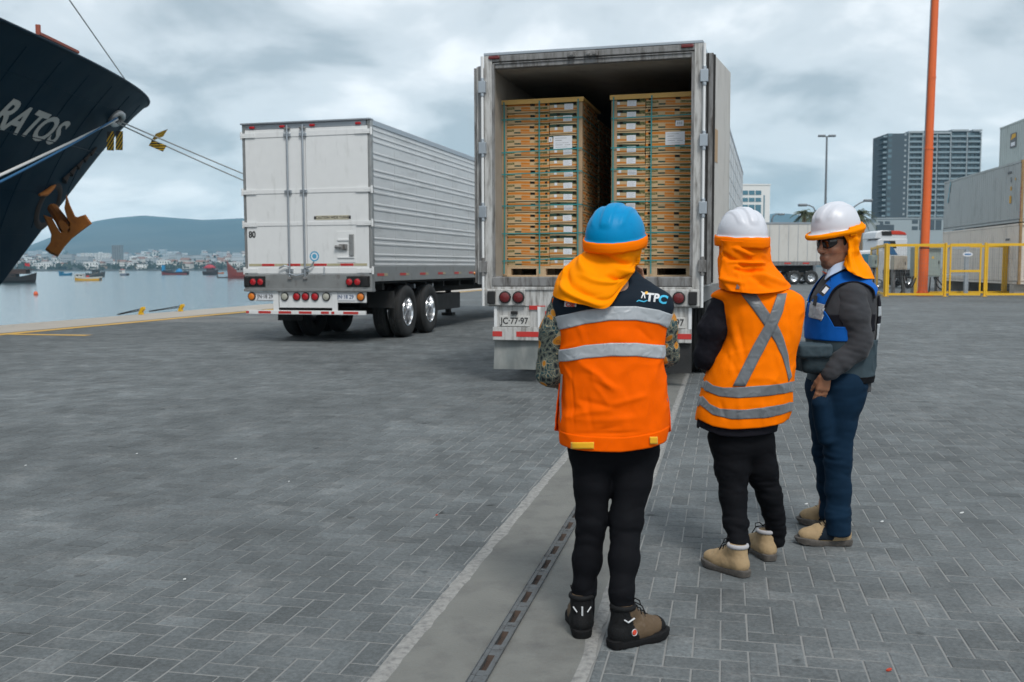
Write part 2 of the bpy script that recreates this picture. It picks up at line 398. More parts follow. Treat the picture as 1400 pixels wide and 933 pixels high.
for (yy, cx, cy, ws, wl_) in bricks:
    hx, hy = ws/2-GAP, wl_/2-GAP
    dz = float(np.clip(rng.normal(0, 0.0005), -0.001, 0.001)); tx, ty = np.clip(rng.normal(0, 0.003, 2), -0.006, 0.006)
    tone = float(np.clip(rng.normal(0.5, 0.2), 0, 1))
    p = Q(cx, cy, dz-0.001)
    vis = 700 + CF*p.x/(p.y*math.cos(CP) + CH*math.sin(CP))
    if nobj < 300 and 0 < vis < 1400 and yy > 3.2 and abs(ws-0.2)+abs(wl_-0.1) < 1e-4 or (nobj < 300 and yy > 3.2 and 0 < vis < 1400 and abs(ws-0.1)+abs(wl_-0.2) < 1e-4):
        rot = 0 if ws > wl_ else 1
        if 'p' not in cache:
            v, f = paver_geo(0.1-GAP, 0.05-GAP); me = bpy.data.meshes.new('paver'); me.from_pydata(v, [], f); me.materials.append(MAT['paver']); cache['p'] = me
        o = link('paver', cache['p'], quay)
        o.location = p; o.rotation_euler = (tx, ty, -PYAW + rot*math.pi/2); o['tone'] = tone; nobj += 1
        continue
    v, f = paver_geo(hx, hy); o = len(SV)
    for (x, y, z) in v:
        q = Q(cx+x, cy+y, z + dz - 0.001 + x*ty - y*tx); SV.append((q.x, q.y, q.z))
    SF += [tuple(k+o for k in g) for g in f]; ST += [tone]*len(v)
me = bpy.data.meshes.new('pavers'); me.from_pydata(SV, [], SF); me.materials.append(MAT['paver'])
at = me.attributes.new('tone', 'FLOAT', 'POINT'); at.data.foreach_set('value', ST)
o = link('herringbone_paving', me, quay); tag(o, kind='stuff')
# bedding sand that shows in the joints
mb = MB(); mb.add([Q(-17.3, 0.7, -0.0035), Q(STRIP[0]+0.01, 0.7, -0.0035), Q(STRIP[0]+0.01, 26.3, -0.0035), Q(-17.3, 26.3, -0.0035), Q(STRIP[1]-0.01, 0.7, -0.0035), Q(15.1, 0.7, -0.0035), Q(15.1, 26.3, -0.0035), Q(STRIP[1]-0.01, 26.3, -0.0035)], [(0, 1, 2, 3), (4, 5, 6, 7)])
tag(mb.build('joint_sand', MAT['joint'], quay), kind='stuff')
# concrete strip with mortar edges
mb = MB()
for k in range(60):
    l0 = -2 + k*1.0
    for sa, sb in ((STRIP[0], -0.812-0.0335), (-0.812+0.0335, STRIP[1])): mb.add([Q(sa, l0, 0.001), Q(sb, l0, 0.001), Q(sb, l0+1.0, 0.001), Q(sa, l0+1.0, 0.001)], [(0, 1, 2, 3)])
cs = mb.build('concrete_strip', MAT['concrete']); tag(cs, kind='structure')
mb = MB()
n = 420
for side, wd in ((0, 0.046), (1, 0.03)):
    rows = []
    for k in range(n):
        l = 0.8 + k*0.065
        a = 0.014*mnoise.noise((l*3.1, side*9, 0)) + 0.010*mnoise.noise((l*11, side*5, 3))
        b = 0.014*mnoise.noise((l*3.7, side*9+4, 0)) + 0.010*mnoise.noise((l*13, side*5, 7))
        if side == 0: c0, c1 = STRIP[0]-wd*0.75+a, STRIP[0]+0.03+b
        else: c0, c1 = STRIP[1]-0.03+a, STRIP[1]+wd*0.75+b
        rows.append([Q(c0, l, 0.0005), Q((c0*2+c1)/3, l, 0.0035), Q((c0+c1*2)/3, l, 0.0035), Q(c1, l, 0.0005)])
    mb.grid(rows)
tag(mb.build('mortar_edge', MAT['mortar'], cs), kind='stuff')

# steel slot rail sunk in the strip: one plate per length of track, with recessed slots
RS = -0.812
MAT['rail_steel'] = M('rail_steel', (0.115, 0.125, 0.132), 0.45, metal=0.35, var=0.25, vs=18, dirt=(0.05, 0.047, 0.045), dmin=0.5, dmax=0.75, ds=(9, 9, 9), bump=0.25, bs=50)
MAT['rust_hole'] = M('rust_hole', (0.045, 0.028, 0.02), 0.85, var=0.4, vs=30)
rail = thing('slot_rail', 'long grey steel slot rail with rusty holes sunk in the concrete strip', 'rail', Q(RS, 3.0, 0.0), -PYAW)
PIT = 0.236
for k in range(42):
    y0 = -0.3 + k*PIT; y1 = y0 + PIT*0.985; hw = 0.03; sw = 0.0135
    a, b = y0+0.045, y1-0.05
    mb = MB(); zt = 0.008
    mb.box(-hw, -sw, y0, y1, -0.0095, zt); mb.box(sw, hw, y0, y1, -0.0095, zt)
    mb.box(-sw, sw, y0, a, -0.0095, zt-0.002); mb.box(-sw, sw, b, y1, -0.0095, zt-0.002)
    mb.box(-sw, sw, a, b, -0.0096, -0.0085, 1)
    mb.box(-hw-0.003, -hw, y0, y1, -0.0095, zt+0.003); mb.box(hw, hw+0.003, y0, y1, -0.0095, zt+0.003)
    mb.add([(-sw, a, -0.011), (sw, a, -0.011), (sw, b, zt-0.003), (-sw, b, zt-0.003)][:0] or [(-sw, b-0.03, -0.0084), (sw, b-0.03, -0.0084), (sw, b, zt-0.003), (-sw, b, zt-0.003)], [(0, 1, 2, 3)], 1)
    if k % 3 == 1: mb.cone((0, y0+0.015, zt-0.003), (0, y0+0.015, zt+0.001), 0.009, n=8)
    mb.build('rail_plate', [MAT['rail_steel'], MAT['rust_hole']], rail, bevel=0.0015 if k < 14 else 0)
# yellow lines on the quay edge
mb = MB()
def kquad(m, s0, s1, l0, l1, z, mi=0): m.add([K(s0, l0, z), K(s1, l0, z), K(s1, l1, z), K(s0, l1, z)], [(0, 1, 2, 3)], mi)
kquad(mb, -15.65, -15.3, -20, 140, 0.004)
o = mb.build('painted_line', MAT['line']); tag(o, kind='structure')
for l in (17.9, 30.3, 42.7):
    mb = MB(); kquad(mb, -15.29, -13.4, l-0.14, l+0.14, 0.004); tag(mb.build('painted_line', MAT['line']), kind='structure')
# pale apron between the line and the edge
mb = MB(); kquad(mb, -17.2, -15.8, -20, 300, 0.0015); tag(mb.build('quay_apron', MAT['coping']), kind='structure')

# litter
MAT['litter_white'] = M('litter_white', (0.7, 0.72, 0.72), 0.7, var=0.1)
MAT['litter_red'] = M('litter_red', (0.5, 0.06, 0.03), 0.5, var=0.2)
lit = [(597, 705, 'r'), (1216, 917, 'r'), (252, 793, 'w'), (35, 637, 'w'), (187, 621, 'w'), (322, 628, 'w'), (395, 659, 'w'), (1315, 702, 'w'), (1206, 714, 'w'), (1102, 690, 'w')]
for q, (x, y, cc) in enumerate(lit):
    p = G(x, y, 0.002); s = 0.004 + 0.005*random.random(); mb = MB()
    poly = [(math.cos(a)*s*(1+0.5*random.random()), math.sin(a)*s*(0.7+0.4*random.random())) for a in [i*1.05 for i in range(6)]]
    mb.prism(poly, lambda a, b, h: (a, b, h + 0.25*a), 0.001, 0.006)
    o = mb.build('litter', MAT['litter_red' if cc == 'r' else 'litter_white']); o.location = p
    if cc == 'r': tag(o, ('small red scrap on the pavers left of the concrete strip' if x < 900 else 'small red scrap on the pavers near the bottom right corner'), 'litter')
    else: tag(o, 'tiny white paper scrap lying on the grey pavers', 'litter', 'white scraps on the pavement')

# water
def water_mat():
    m, t, b = newmat('water'); L = t.links.new
    geo = node(t, 'ShaderNodeNewGeometry')
    mp = node(t, 'ShaderNodeMapping'); mp.inputs['Scale'].default_value = (1, 1, 1); L(geo.outputs['Position'], mp.inputs[0])
    h = None
    for sc_, am in ((0.5, 1.0), (1.7, 0.5), (0.06, 1.6)):
        n = node(t, 'ShaderNodeTexNoise'); n.inputs['Scale'].default_value = sc_; n.inputs['Detail'].default_value = 4; L(mp.outputs[0], n.inputs['Vector'])
        k = node(t, 'ShaderNodeMath', operation='MULTIPLY_ADD'); L(n.outputs[0], k.inputs[0]); k.inputs[1].default_value = am
        if h is None: k.inputs[2].default_value = 0
        else: L(h, k.inputs[2])
        h = k.outputs[0]
    bp = node(t, 'ShaderNodeBump'); bp.inputs['Strength'].default_value = 0.5; bp.inputs['Distance'].default_value = 0.12; L(h, bp.inputs['Height']); L(bp.outputs[0], b.inputs['Normal'])
    b.inputs['Base Color'].default_value = (0.06, 0.11, 0.13, 1); b.inputs['Roughness'].default_value = 0.12; b.inputs['IOR'].default_value = 1.33
    return m
MAT['water'] = water_mat()
mb = MB(); mb.add([(-4100, -400, -2.5), (4100, -400, -2.5), (4100, 2600, -2.5), (-4100, 2600, -2.5)], [(0, 1, 2, 3)])
tag(mb.build('water', MAT['water']), kind='structure')
# ================================================================== semi-trailers
def wheel_meshes():
    tb = MB()
    r, w = 0.525, 0.27
    prof = [(0.29, -w/2+0.03), (0.33, -w/2+0.005), (0.44, -w/2), (0.50, -w/2+0.02), (r-0.004, -w/2+0.045)]
    # four tread ribs
    y = -w/2+0.05
    for k in range(4):
        prof += [(r, y), (r, y+0.033), (r-0.012, y+0.036), (r-0.012, y+0.043)]; y += 0.046
    prof += [(r-0.004, w/2-0.045), (0.50, w/2-0.02), (0.44, w/2), (0.33, w/2-0.005), (0.29, w/2-0.03)]
    tb.lathe(prof, (0, 0, 0), (1, 0, 0), 56, closed=True)
    tyre = tb.mesh('tyre', MAT['rubber'], 35)
    rb = MB()
    rb.lathe([(0.292, w/2-0.03), (0.285, w/2-0.012), (0.272, w/2-0.015), (0.262, w/2-0.05), (0.25, -0.02), (0.20, -0.05), (0.10, -0.055), (0.095, 0.0), (0.085, 0.045), (0.03, 0.055), (0.0, 0.055)], (0, 0, 0), (1, 0, 0), 40)
    rim = rb.mesh('rim', MAT['chrome'], 40)
    nb = MB()
    for k in range(10):
        a = k*2*math.pi/10
        nb.cone((-0.055, 0.155*math.cos(a), 0.155*math.sin(a)), (-0.015, 0.155*math.cos(a), 0.155*math.sin(a)), 0.016, 0.013, 6)
    nuts = nb.mesh('wheel_nuts', MAT['steel'])
    return tyre, rim, nuts
TYRE, RIM, NUTS = wheel_meshes()
def axle_set(root, l, dirty=False):
    for sg in (-1, 1):
        for k, s in enumerate((1.165, 0.835)):
            wv = link('tyre', TYRE, root); wv.location = (sg*s, l, 0.525); wv.rotation_euler = (random.random()*6, 0, 0 if sg > 0 else math.pi)
            ri = link('rim', RIM, wv)
            if k == 0: link('wheel_nuts', NUTS, ri)
    mb = MB(); mb.cone((-1.0, l, 0.525), (1.0, l, 0.525), 0.07, n=12); mb.box(-0.55, -0.4, l-0.4, l+0.4, 0.6, 0.72); mb.box(0.4, 0.55, l-0.4, l+0.4, 0.6, 0.72)
    mb.build('axle', MAT['chassis'], root)
def lamp(root, s, z, r, mat, ring, y=-0.012, depth=0.025, name='tail_light'):
    mb = MB(); mb.lathe([(0, -depth-0.012), (r*0.6, -depth-0.010), (r*0.95, -depth), (r, -depth+0.008), (r, 0)], (s, y, z), (0, 1, 0), 20)
    o = mb.build(name, mat, root, smooth=40)
    rb = MB(); rb.lathe([(r, 0), (r, -depth), (r*1.18, -depth*0.9), (r*1.22, -depth*0.3), (r*1.22, 0)], (s, y, z), (0, 1, 0), 20)
    rb.build('lamp_ring', ring, o, smooth=40)
    return o

def chassis(root, Lg):
    mb = MB()
    for sg in (-0.5, 0.5): mb.box(sg-0.06, sg+0.06, 0.6, Lg-1.0, 0.82, 1.1)
    for k in range(int(Lg/1.2)): mb.box(-1.2, 1.2, 0.7+k*1.2, 0.8+k*1.2, 0.98, 1.1)
    mb.build('chassis_frame', MAT['chassis'], root)
    for sg in (-0.8, 0.8):
        mb = MB(); mb.box(sg-0.07, sg+0.07, Lg-4.2, Lg-4.06, 0.08, 1.0); mb.box(sg-0.16, sg+0.16, Lg-4.28, Lg-3.98, 0.0, 0.08)
        mb.build('landing_leg', MAT['chassis'], root)
    mb = MB(); mb.box(-1.0, 1.0, 3.95, 6.2, 0.42, 0.8); mb.build('pallet_box', MAT['black'], root, bevel=0.02)

# ------------------------------------------------------------------ trailer A: open, loaded
AX, AY, AW = 0.9284, 11.6251, 0.2594
def TA(s, l, z=0.0): return Vector((AX + s*math.cos(AW) + l*math.sin(AW), AY - s*math.sin(AW) + l*math.cos(AW), z))
ta = thing('semi_trailer', 'weathered white trailer with open rear doors loaded with stacked fruit cartons', 'semi-trailer', (AX, AY, 0), -AW)
LA = 16.2; HA = 3.975
WW = MAT['white_worn']; GW = MAT['grey_worn']
for sg in (-1, 1):
    a, b = sorted((sg*1.205, sg*1.295))
    mb = MB(); mb.box(a, b, 0.11, LA, 1.16, 3.90, 0)
    # lining inside: a face 3 mm proud of the wall
    x = sg*1.202
    mb.add([(x, 0.12, 1.3), (x, LA-0.1, 1.3), (x, LA-0.1, 3.79), (x, 0.12, 3.79)], [(0, 1, 2, 3)], 1)
    sw = mb.build('side_wall', [MAT['alu'], MAT['lining']], ta)
    for k in range(9):
        z = 1.28 + k*0.3; xx = sg*1.2975
        mb = MB(); mb.box(min(xx-0.004, xx+0.004), max(xx-0.004, xx+0.004), 0.13, LA, z, z+0.018); mb.build('panel_rib', MAT['alu'], sw)
    for k in range(13):
        xx = sg*1.297; l = 1.0+k*1.2
        mb = MB(); mb.box(xx-0.0032, xx+0.0032, l, l+0.03, 1.17, 3.89); mb.build('panel_seam', MAT['galv'], sw)
    mb = MB(); a, b = sorted((sg*1.2, sg*1.305)); mb.box(a, b, 0.11, LA, 3.90, 3.965); mb.build('top_rail', MAT['galv'], sw)
    mb = MB(); a, b = sorted((sg*1.2, sg*1.307)); mb.box(a, b, 0.11, LA, 0.98, 1.16); mb.build('bottom_rail', GW, sw)
mb = MB(); mb.box(-1.2, 1.2, 0.11, LA, 3.90, 3.96); mb.build('roof', MAT['alu'], ta)
mb = MB(); mb.box(-1.2, 1.2, 0.11, LA-0.1, 3.79, 3.86); mb.build('ceiling', MAT['lining'], ta)
mb = MB(); mb.box(-1.2, 1.2, LA-0.1, LA, 1.0, 3.9); mb.build('front_wall', MAT['lining'], ta)
mb = MB(); mb.box(-1.2, 1.2, 0.12, LA-0.1, 1.1, 1.288); mb.build('floor', MAT['steel'], ta)
# rear frame
for sg in (-1, 1):
    mb = MB(); a, b = sorted((sg*1.2, sg*1.3)); mb.box(a, b, 0.0, 0.11, 0.93, HA-0.001)
    a, b = sorted((sg*1.185, sg*1.2)); mb.box(a, b, 0.02, 0.1, 1.29, 3.84)
    fp = mb.build('frame_post', WW, ta, bevel=0.006)
    mb = MB(); a, b = sorted((sg*1.17, sg*1.2)); mb.box(a, b, -0.004, 0.016, 1.3, 3.84); mb.build('door_seal', GW, fp)
    # hinge pipe
    mb = MB(); mb.cone((sg*1.315, -0.022, 0.935), (sg*1.315, -0.022, 3.93), 0.017, n=12); mb.build('hinge_pipe', MAT['white_paint'], fp, smooth=40)
    for z in (3.569, 2.846, 2.08, 1.414):
        mb = MB(); a, b = sorted((sg*1.27, sg*1.36)); mb.box(a, b, -0.05, 0.005, z-0.07, z+0.07); mb.cone((sg*1.315, -0.022, z-0.11), (sg*1.315, -0.022, z+0.11), 0.026, n=10)
        mb.build('hinge', MAT['galv'] if z > 1.5 else GW, fp, bevel=0.005)
mb = MB(); mb.box(-1.3, 1.3, -0.004, 0.11, 3.94, HA)
hd = mb.build('rear_header', MAT['galv'], ta, bevel=0.006)
mb = MB(); mb.box(-1.2, 1.2, 0.0, 0.1, 3.865, 3.938); mb.build('header_channel', GW, hd, bevel=0.008)
mb = MB(); mb.box(-1.2, 1.2, 0.02, 0.1, 3.79, 3.862); mb.box(-1.19, 1.19, 0.005, 0.018, 3.838, 3.852); mb.build('header_seal', GW, hd, bevel=0.008)
for s in (-1.17, 1.12): mb = MB(); mb.box(s-0.07, s+0.07, -0.02, 0.0, 3.895, 3.935); mb.build('marker_light', MAT['dark_lens'], hd, bevel=0.01)
for s in (-0.22, -0.02, 0.05): mb = MB(); mb.box(s-0.04, s+0.04, -0.035, 0.0, 3.865, 3.925); mb.cone((s, -0.05, 3.89), (s, -0.03, 3.89), 0.02, n=8); mb.build('lock_keeper', GW, hd, bevel=0.006)
mb = MB(); mb.box(-1.2, 1.2, -0.03, 0.12, 1.175, 1.292); sb = mb.build('rear_sill', GW, ta, bevel=0.012)
mb = MB(); mb.box(-1.2, 1.2, -0.012, 0.10, 0.935, 1.172); mb.box(-1.2, 1.2, -0.03, -0.012, 1.13, 1.172); bb = mb.build('rear_beam', WW, ta, bevel=0.008)
def lightbox(s0, s1, dark):
    mb = MB(); mb.box(s0, s1, -0.055, -0.013, 0.945, 1.145); o = mb.build('light_box', WW, ta, bevel=0.01)
    return o
lightbox(-1.27, -0.785, 0); lightbox(0.765, 1.29, 0)
for s in (-1.03, -0.862, 0.86, 1.055): lamp(ta, s, 1.045, 0.062, MAT['dark_lens'], MAT['black'], y=-0.056)
for s in (-1.2, 1.215): mb = MB(); mb.box(s-0.05, s+0.05, -0.09, -0.056, 0.965, 1.12); mb.build('rubber_buffer', MAT['black'], ta, bevel=0.012)
# licence panels, guards and flaps
for s0, s1 in ((-1.18, -0.6), (0.62, 1.2)):
    mb = MB(); mb.box(s0, s1, 0.0, 0.03, 0.68, 0.935); lp = mb.build('licence_panel', WW, ta, bevel=0.005)
    mb = MB(); mb.box(s0, s0+0.035, -0.02, -0.001, 0.682, 0.933); mb.box(s1-0.035, s1, -0.02, -0.001, 0.682, 0.933); mb.build('panel_edge', MAT['white_paint'], lp)
for c, s in (('l', -0.925), ('r', 0.94)):
    mb = MB(); mb.box(s-0.19, s+0.19, -0.016, -0.003, 0.69, 0.82); pl = mb.build('licence_plate', MAT['plate'], ta, bevel=0.004)
    text('plate_number', 'JC\u00b777\u00b797', 0.108, MAT['ink'], pl, (s, -0.018, 0.755), bold=0.0015, sx=0.92)
    mb = MB(); mb.box(s-0.04, s+0.04, -0.05, -0.003, 0.84, 0.875); mb.build('plate_lamp', MAT['black'], ta, bevel=0.006)
mb = MB(); mb.box(-1.2, 1.2, -0.02, 0.02, 0.52, 0.68); ub = mb.build('underrun_bar', WW, ta, bevel=0.006)
for s0, s1 in ((-1.2, -1.08), (-0.9, -0.62), (-0.42, -0.1), (0.25, 0.5), (0.78, 1.2)):
    mb = MB(); mb.box(s0, s1, -0.0235, -0.0195, 0.565, 0.628); mb.build('reflective_tape', MAT['red_tape'], ub)
for (s0, s1, z0, z1) in ((-0.74, -0.54, 0.895, 0.945), (-0.54, -0.48, 0.72, 0.88), (0.5, 0.56, 0.72, 0.88)):
    mb = MB(); mb.box(s0, s1, -0.0185 if z1 > 0.9 else -0.0235, -0.0135 if z1 > 0.9 else -0.0195, z0, z1); mb.build('reflective_tape', MAT['red_tape'], ta)
for s in (-0.55, 0.55): mb = MB(); mb.box(s-0.06, s+0.06, -0.019, 0.03, 0.68, 0.934); mb.build('guard_post', WW, ta, bevel=0.004)
MAT['flap'] = M('mud_flap', (0.17, 0.19, 0.19), 0.8, var=0.25, vs=5, dirt=(0.28, 0.29, 0.28), dmin=0.42, dmax=0.75, ds=(3, 3, 1.0))
for s0, s1 in ((-1.2, -0.6), (0.6, 1.2)):
    rows = []
    for i in range(13):
        z = 0.52 - 0.36*i/12
        rows.append([(s0+(s1-s0)*j/8, 0.05 + 0.012*math.sin(i*0.4+j*0.5) - 0.02*(i/12), z) for j in range(9)])
    mb = MB(); mb.grid(rows); mb.grid([[(x, y+0.012, z) for x, y, z in r] for r in rows])
    mb.build('mud_flap', MAT['flap'] if s0 < 0 else MAT['rubber'], ta, smooth=60)
# doors folded back along both sides
def folded_door(sg, ang):
    hx = sg*1.335
    d = Vector((sg*math.sin(ang), math.cos(ang), 0)); nrm = Vector((sg*math.cos(ang), -math.sin(ang), 0))
    rot = Matrix((d, nrm, (0, 0, 1))).transposed()
    mb = MB()
    base = Vector((hx, 0.05, 0))
    def bx(u0, u1, n0, n1, z0, z1, mi=0):
        c = base + d*((u0+u1)/2) + nrm*((n0+n1)/2) + Vector((0, 0, (z0+z1)/2)); mb.cbox(c, (u1-u0, n1-n0, z1-z0), rot, mi)
    bx(0, 1.2, 0.0, 0.075, 1.2, 3.83)
    dr = mb.build('rear_door', MAT['door_liner'] if sg > 0 else WW, ta, bevel=0.01)
    mb = MB(); bx(-0.012, 0.0, -0.005, 0.05, 1.2, 3.83); bx(-0.022, -0.012, 0.01, 0.03, 1.2, 3.83); bx(-0.012, 0.02, 0.078, 0.10, 1.22, 3.81); mb.build('door_gasket', MAT['chassis'] if sg > 0 else GW, dr)
    if sg > 0:
        mb = MB(); bx(0.12, 0.32, 0.0755, 0.08, 2.62, 3.0); mb.build('tan_patch', MAT['board'], dr)
        mb = MB(); bx(-0.016, 0.02, -0.001, 0.078, 1.2, 3.83); mb.build('door_edge', GW, dr, bevel=0.004)
    mb = MB()
    for u in (0.3, 0.95):
        c0 = base + d*u - nrm*0.03; mb.cone((c0.x, c0.y, 1.25), (c0.x, c0.y, 3.8), 0.016, n=8)
    mb.build('lock_rod', MAT['galv'], dr)
folded_door(-1, R(3)); folded_door(1, R(7))
chassis(ta, LA); axle_set(ta, 1.85); axle_set(ta, 3.2)

# ------------------------------------------------------------------ trailer B: closed, white
BX, BY, BW = -3.808, 18.2543, 0.2564
tb = thing('semi_trailer', 'clean white trailer with closed rear doors and ribbed sides parked nearer the water', 'semi-trailer', (BX, BY, 0), -BW)
LB = 14.8; HB = 4.11; WP = MAT['white_paint']; ST = MAT['steel']
def side_face(sg, root):
    zs = [1.435, 1.62, 1.92, 2.24, 2.55, 2.86, 3.17, 3.48, 3.79, 4.0]
    for k in range(len(zs)-1):
        z0, z1 = zs[k], zs[k+1]
        rows = []
        x = lambda d: sg*(1.285+d)
        prof = [(z0+0.002, 0), (z0+0.01, 0.012), (z0+0.035, 0.012), (z0+0.045, 0.002), (z1-0.10, 0.003), (z1-0.09, 0.014), (z1-0.062, 0.014), (z1-0.05, 0.001), (z1-0.002, 0)]
        mb = MB(); mb.grid([[(x(d), l, z) for z, d in prof] for l in np.linspace(0.12, LB, 24)])
        mb.build('side_panel', MAT['alu'], root)
    for k in range(12):
        l = 1.2 + k*1.2; mb = MB(); a, b = sorted((sg*1.284, sg*1.2905)); mb.box(a, b, l-0.02, l+0.02, 1.44, 3.99)
        mb.build('panel_seam', MAT['alu'], root)
for sg in (-1, 1):
    mb = MB(); a, b = sorted((sg*1.2, sg*1.28)); mb.box(a, b, 0.11, LB, 1.2, 4.0)
    sw = mb.build('side_wall', MAT['alu'], tb); side_face(sg, sw)
    mb = MB(); a, b = sorted((sg*1.2, sg*1.304)); mb.box(a, b, 0.11, LB, 3.99, 4.095); mb.build('top_rail', MAT['galv'], sw, bevel=0.01)
    mb = MB(); mb.box(a, b, 0.11, LB, 1.15, 1.435); br = mb.build('bottom_rail', ST, sw, bevel=0.006)
    for k in range(9):
        l = 0.22 + k*1.15
        mb = MB(); xx = sg*1.306; mb.box(xx-0.003, xx+0.003, l, l+0.32, 1.25, 1.30, 0); mb.box(xx-0.0028, xx+0.0028, l+0.33, l+0.5, 1.25, 1.30, 1); mb.build('reflective_tape', [MAT['red_tape'], MAT['tape_worn']], br)
    mb = MB(); mb.lathe([(0, 0.03), (0.03, 0.025), (0.04, 0)], (sg*1.305, 6.4, 1.26), (sg, 0, 0), 12); mb.build('side_marker', MAT['amber_lens'], br, smooth=40)
    # corner post
    mb = MB(); a, b = sorted((sg*1.215, sg*1.302)); mb.box(a, b, 0.0, 0.108, 0.96, HB-0.002); cp_ = mb.build('frame_post', ST, tb, bevel=0.012)
    mb = MB(); a, b = sorted((sg*1.245, sg*1.2485)); mb.box(a, b, -0.003, 0.004, 1.28, 4.0); mb.build('post_groove', MAT['black'], cp_)
mb = MB(); mb.box(-1.2, 1.2, 0.11, LB, 4.0, 4.09); mb.build('roof', MAT['alu'], tb)
mb = MB(); mb.box(-1.2, 1.2, LB-0.1, LB, 1.2, 4.0); mb.build('front_wall', MAT['alu'], tb)
mb = MB(); mb.box(-1.2, 1.2, 0.12, LB-0.1, 1.1, 1.2); mb.build('floor', MAT['chassis'], tb)
mb = MB(); mb.box(-1.31, 1.31, -0.05, 0.12, HB-0.03, HB); hd = mb.build('rear_header', MAT['galv'], tb, bevel=0.006)
mb = MB(); mb.box(-1.21, 1.21, 0.0, 0.1, 3.985, HB-0.031); mb.build('header_plate', MAT['galv'], hd)
for s, mt in ((-1.08, 'red_lens'), (-0.46, 'red_lens'), (0.15, 'red_lens'), (1.06, 'red_lens')):
    mb = MB(); mb.box(s-0.055, s+0.055, -0.03, 0.0, 4.0, 4.05); mb.build('marker_light', MAT[mt], hd, bevel=0.015)
for sg in (-1, 1):
    a, b = (-1.24, -0.004) if sg < 0 else (0.004, 1.24)
    mb = MB(); mb.box(a, b, -0.006, 0.06, 1.282, 3.98)
    d = mb.build('rear_door', WP, tb, bevel=0.008)
    for z0, z1 in ((3.83, 3.93), (2.79, 2.87), (2.19, 2.26), (1.30, 1.41)):
        mb = MB(); mb.box(a+0.01, b-0.005, -0.016, -0.0065, z0, z1); mb.build('door_band', WP, d, bevel=0.004)
        x0, x1 = (-1.3, -1.02) if sg < 0 else (1.0, 1.29)
        zc = (z0+z1)/2
        mb = MB(); mb.box(x0, x1, -0.032, -0.0165, zc-0.045, zc+0.04)
        for q in (0.1, 0.15, 0.2): mb.cone(((x0+x1)/2 + sg*(q-0.05), -0.032, zc), ((x0+x1)/2 + sg*(q-0.05), -0.038, zc), 0.012, n=6)
        px_ = -1.31 if sg < 0 else 1.31
        mb.cone((px_, -0.01, zc-0.07), (px_, -0.01, zc+0.07), 0.022, n=10)
        mb.build('hinge', WP, d, bevel=0.006)
    s = -0.35 if sg < 0 else -0.04
    if sg > 0: s = -0.035
    mb = MB(); mb.cone((s, -0.045, 1.2), (s, -0.045, 4.04), 0.02, n=12); rod = mb.build('lock_rod', MAT['galv'], d, smooth=40)
    for z in (3.86, 2.82, 1.36):
        mb = MB(); mb.box(s-0.07, s+0.07, -0.055, -0.017, z-0.03, z+0.03); mb.build('rod_bracket', MAT['galv'], rod, bevel=0.006)
    mb = MB(); mb.box(s-0.04, s+0.04, -0.07, -0.02, 1.19, 1.24); mb.box(s-0.06, s+0.06, -0.06, -0.02, 3.96, 4.0); mb.build('cam_lock', GW, rod, bevel=0.008)
    mb = MB(); mb.tube([(s, -0.06, 1.42), (s-0.09, -0.075, 1.45), (s-0.2, -0.07, 1.40)] if sg < 0 else [(s, -0.06, 1.40), (s+0.14, -0.075, 1.43), (s+0.2, -0.07, 1.52)], 0.016); mb.build('lock_handle', MAT['galv'], rod)
# bottom chains / cable between the rods
mb = MB(); mb.tube([(-0.35, -0.07, 1.3), (-0.2, -0.075, 1.26), (-0.04, -0.07, 1.3)], 0.012); mb.tube([(0.35, -0.03, 1.42), (0.35, -0.04, 1.27)], 0.012); mb.build('lock_bar', MAT['galv'], tb)
# conspicuity tape, stickers, vent box
for k in range(9):
    s0 = -1.21 + k*0.268
    mb = MB(); mb.box(s0, s0+0.262, -0.0095, -0.0062, 1.44, 1.485); mb.build('reflective_tape', MAT['tape_worn'] if k % 2 == 0 else MAT['red_tape'], tb)
mb = MB(); mb.box(0.19, 0.85, -0.0095, -0.0062, 2.29, 2.37); mb.box(0.152, 0.19, -0.0095, -0.0062, 2.30, 2.36, 1); mb.box(0.85, 0.888, -0.0095, -0.0062, 2.30, 2.36, 1)
cs_ = mb.build('caution_sticker', [M('sticker_beige', (0.5, 0.47, 0.36), 0.6), MAT['ink']], tb)
text('caution_text', 'CAUTION WIDE TURNS', 0.066, MAT['ink'], cs_, (0.52, -0.0105, 2.33), bold=0.0012, sx=0.93, extrude=0.0008)
text('unit_number', '80', 0.17, MAT['ink'], tb, (-1.13, -0.008, 2.03), bold=0.006, sx=0.85, extrude=0.001)
mb = MB(); mb.box(0.6, 0.98, -0.014, -0.0065, 1.5, 2.08); vb = mb.build('vent_plate', WP, tb, bevel=0.004)
mb = MB(); mb.box(0.86, 0.95, -0.05, -0.014, 1.62, 2.02); mb.build('vent_hinge', MAT['steel'], vb, bevel=0.01)
mb = MB(); mb.box(0.62, 0.95, -0.032, -0.014, 1.9, 1.935); mb.box(0.62, 0.95, -0.032, -0.014, 1.58, 1.615); mb.build('vent_bar', WP, vb, bevel=0.006)
mb = MB(); mb.box(0.66, 0.82, -0.06, -0.014, 1.74, 1.84); mb.cone((0.58, -0.05, 1.79), (0.72, -0.05, 1.79), 0.03, n=10); mb.build('vent_latch', GW, vb, bevel=0.008)
mb = MB()
for r0, r1, y_, mi in ((0.0, 0.045, -0.0085, 1), (0.045, 0.07, -0.008, 0), (0.07, 0.095, -0.0078, 1)):
    mb.lathe([(r0, 0), (r1, 0), (r1, 0.0014)], (0.145, y_, 1.62), (0, 1, 0), 24, mi)
mb.build('round_sticker', [MAT['paper'], M('sticker_blue', (0.08, 0.35, 0.55), 0.5)], tb)
MAT['stain'] = MAT['steel']
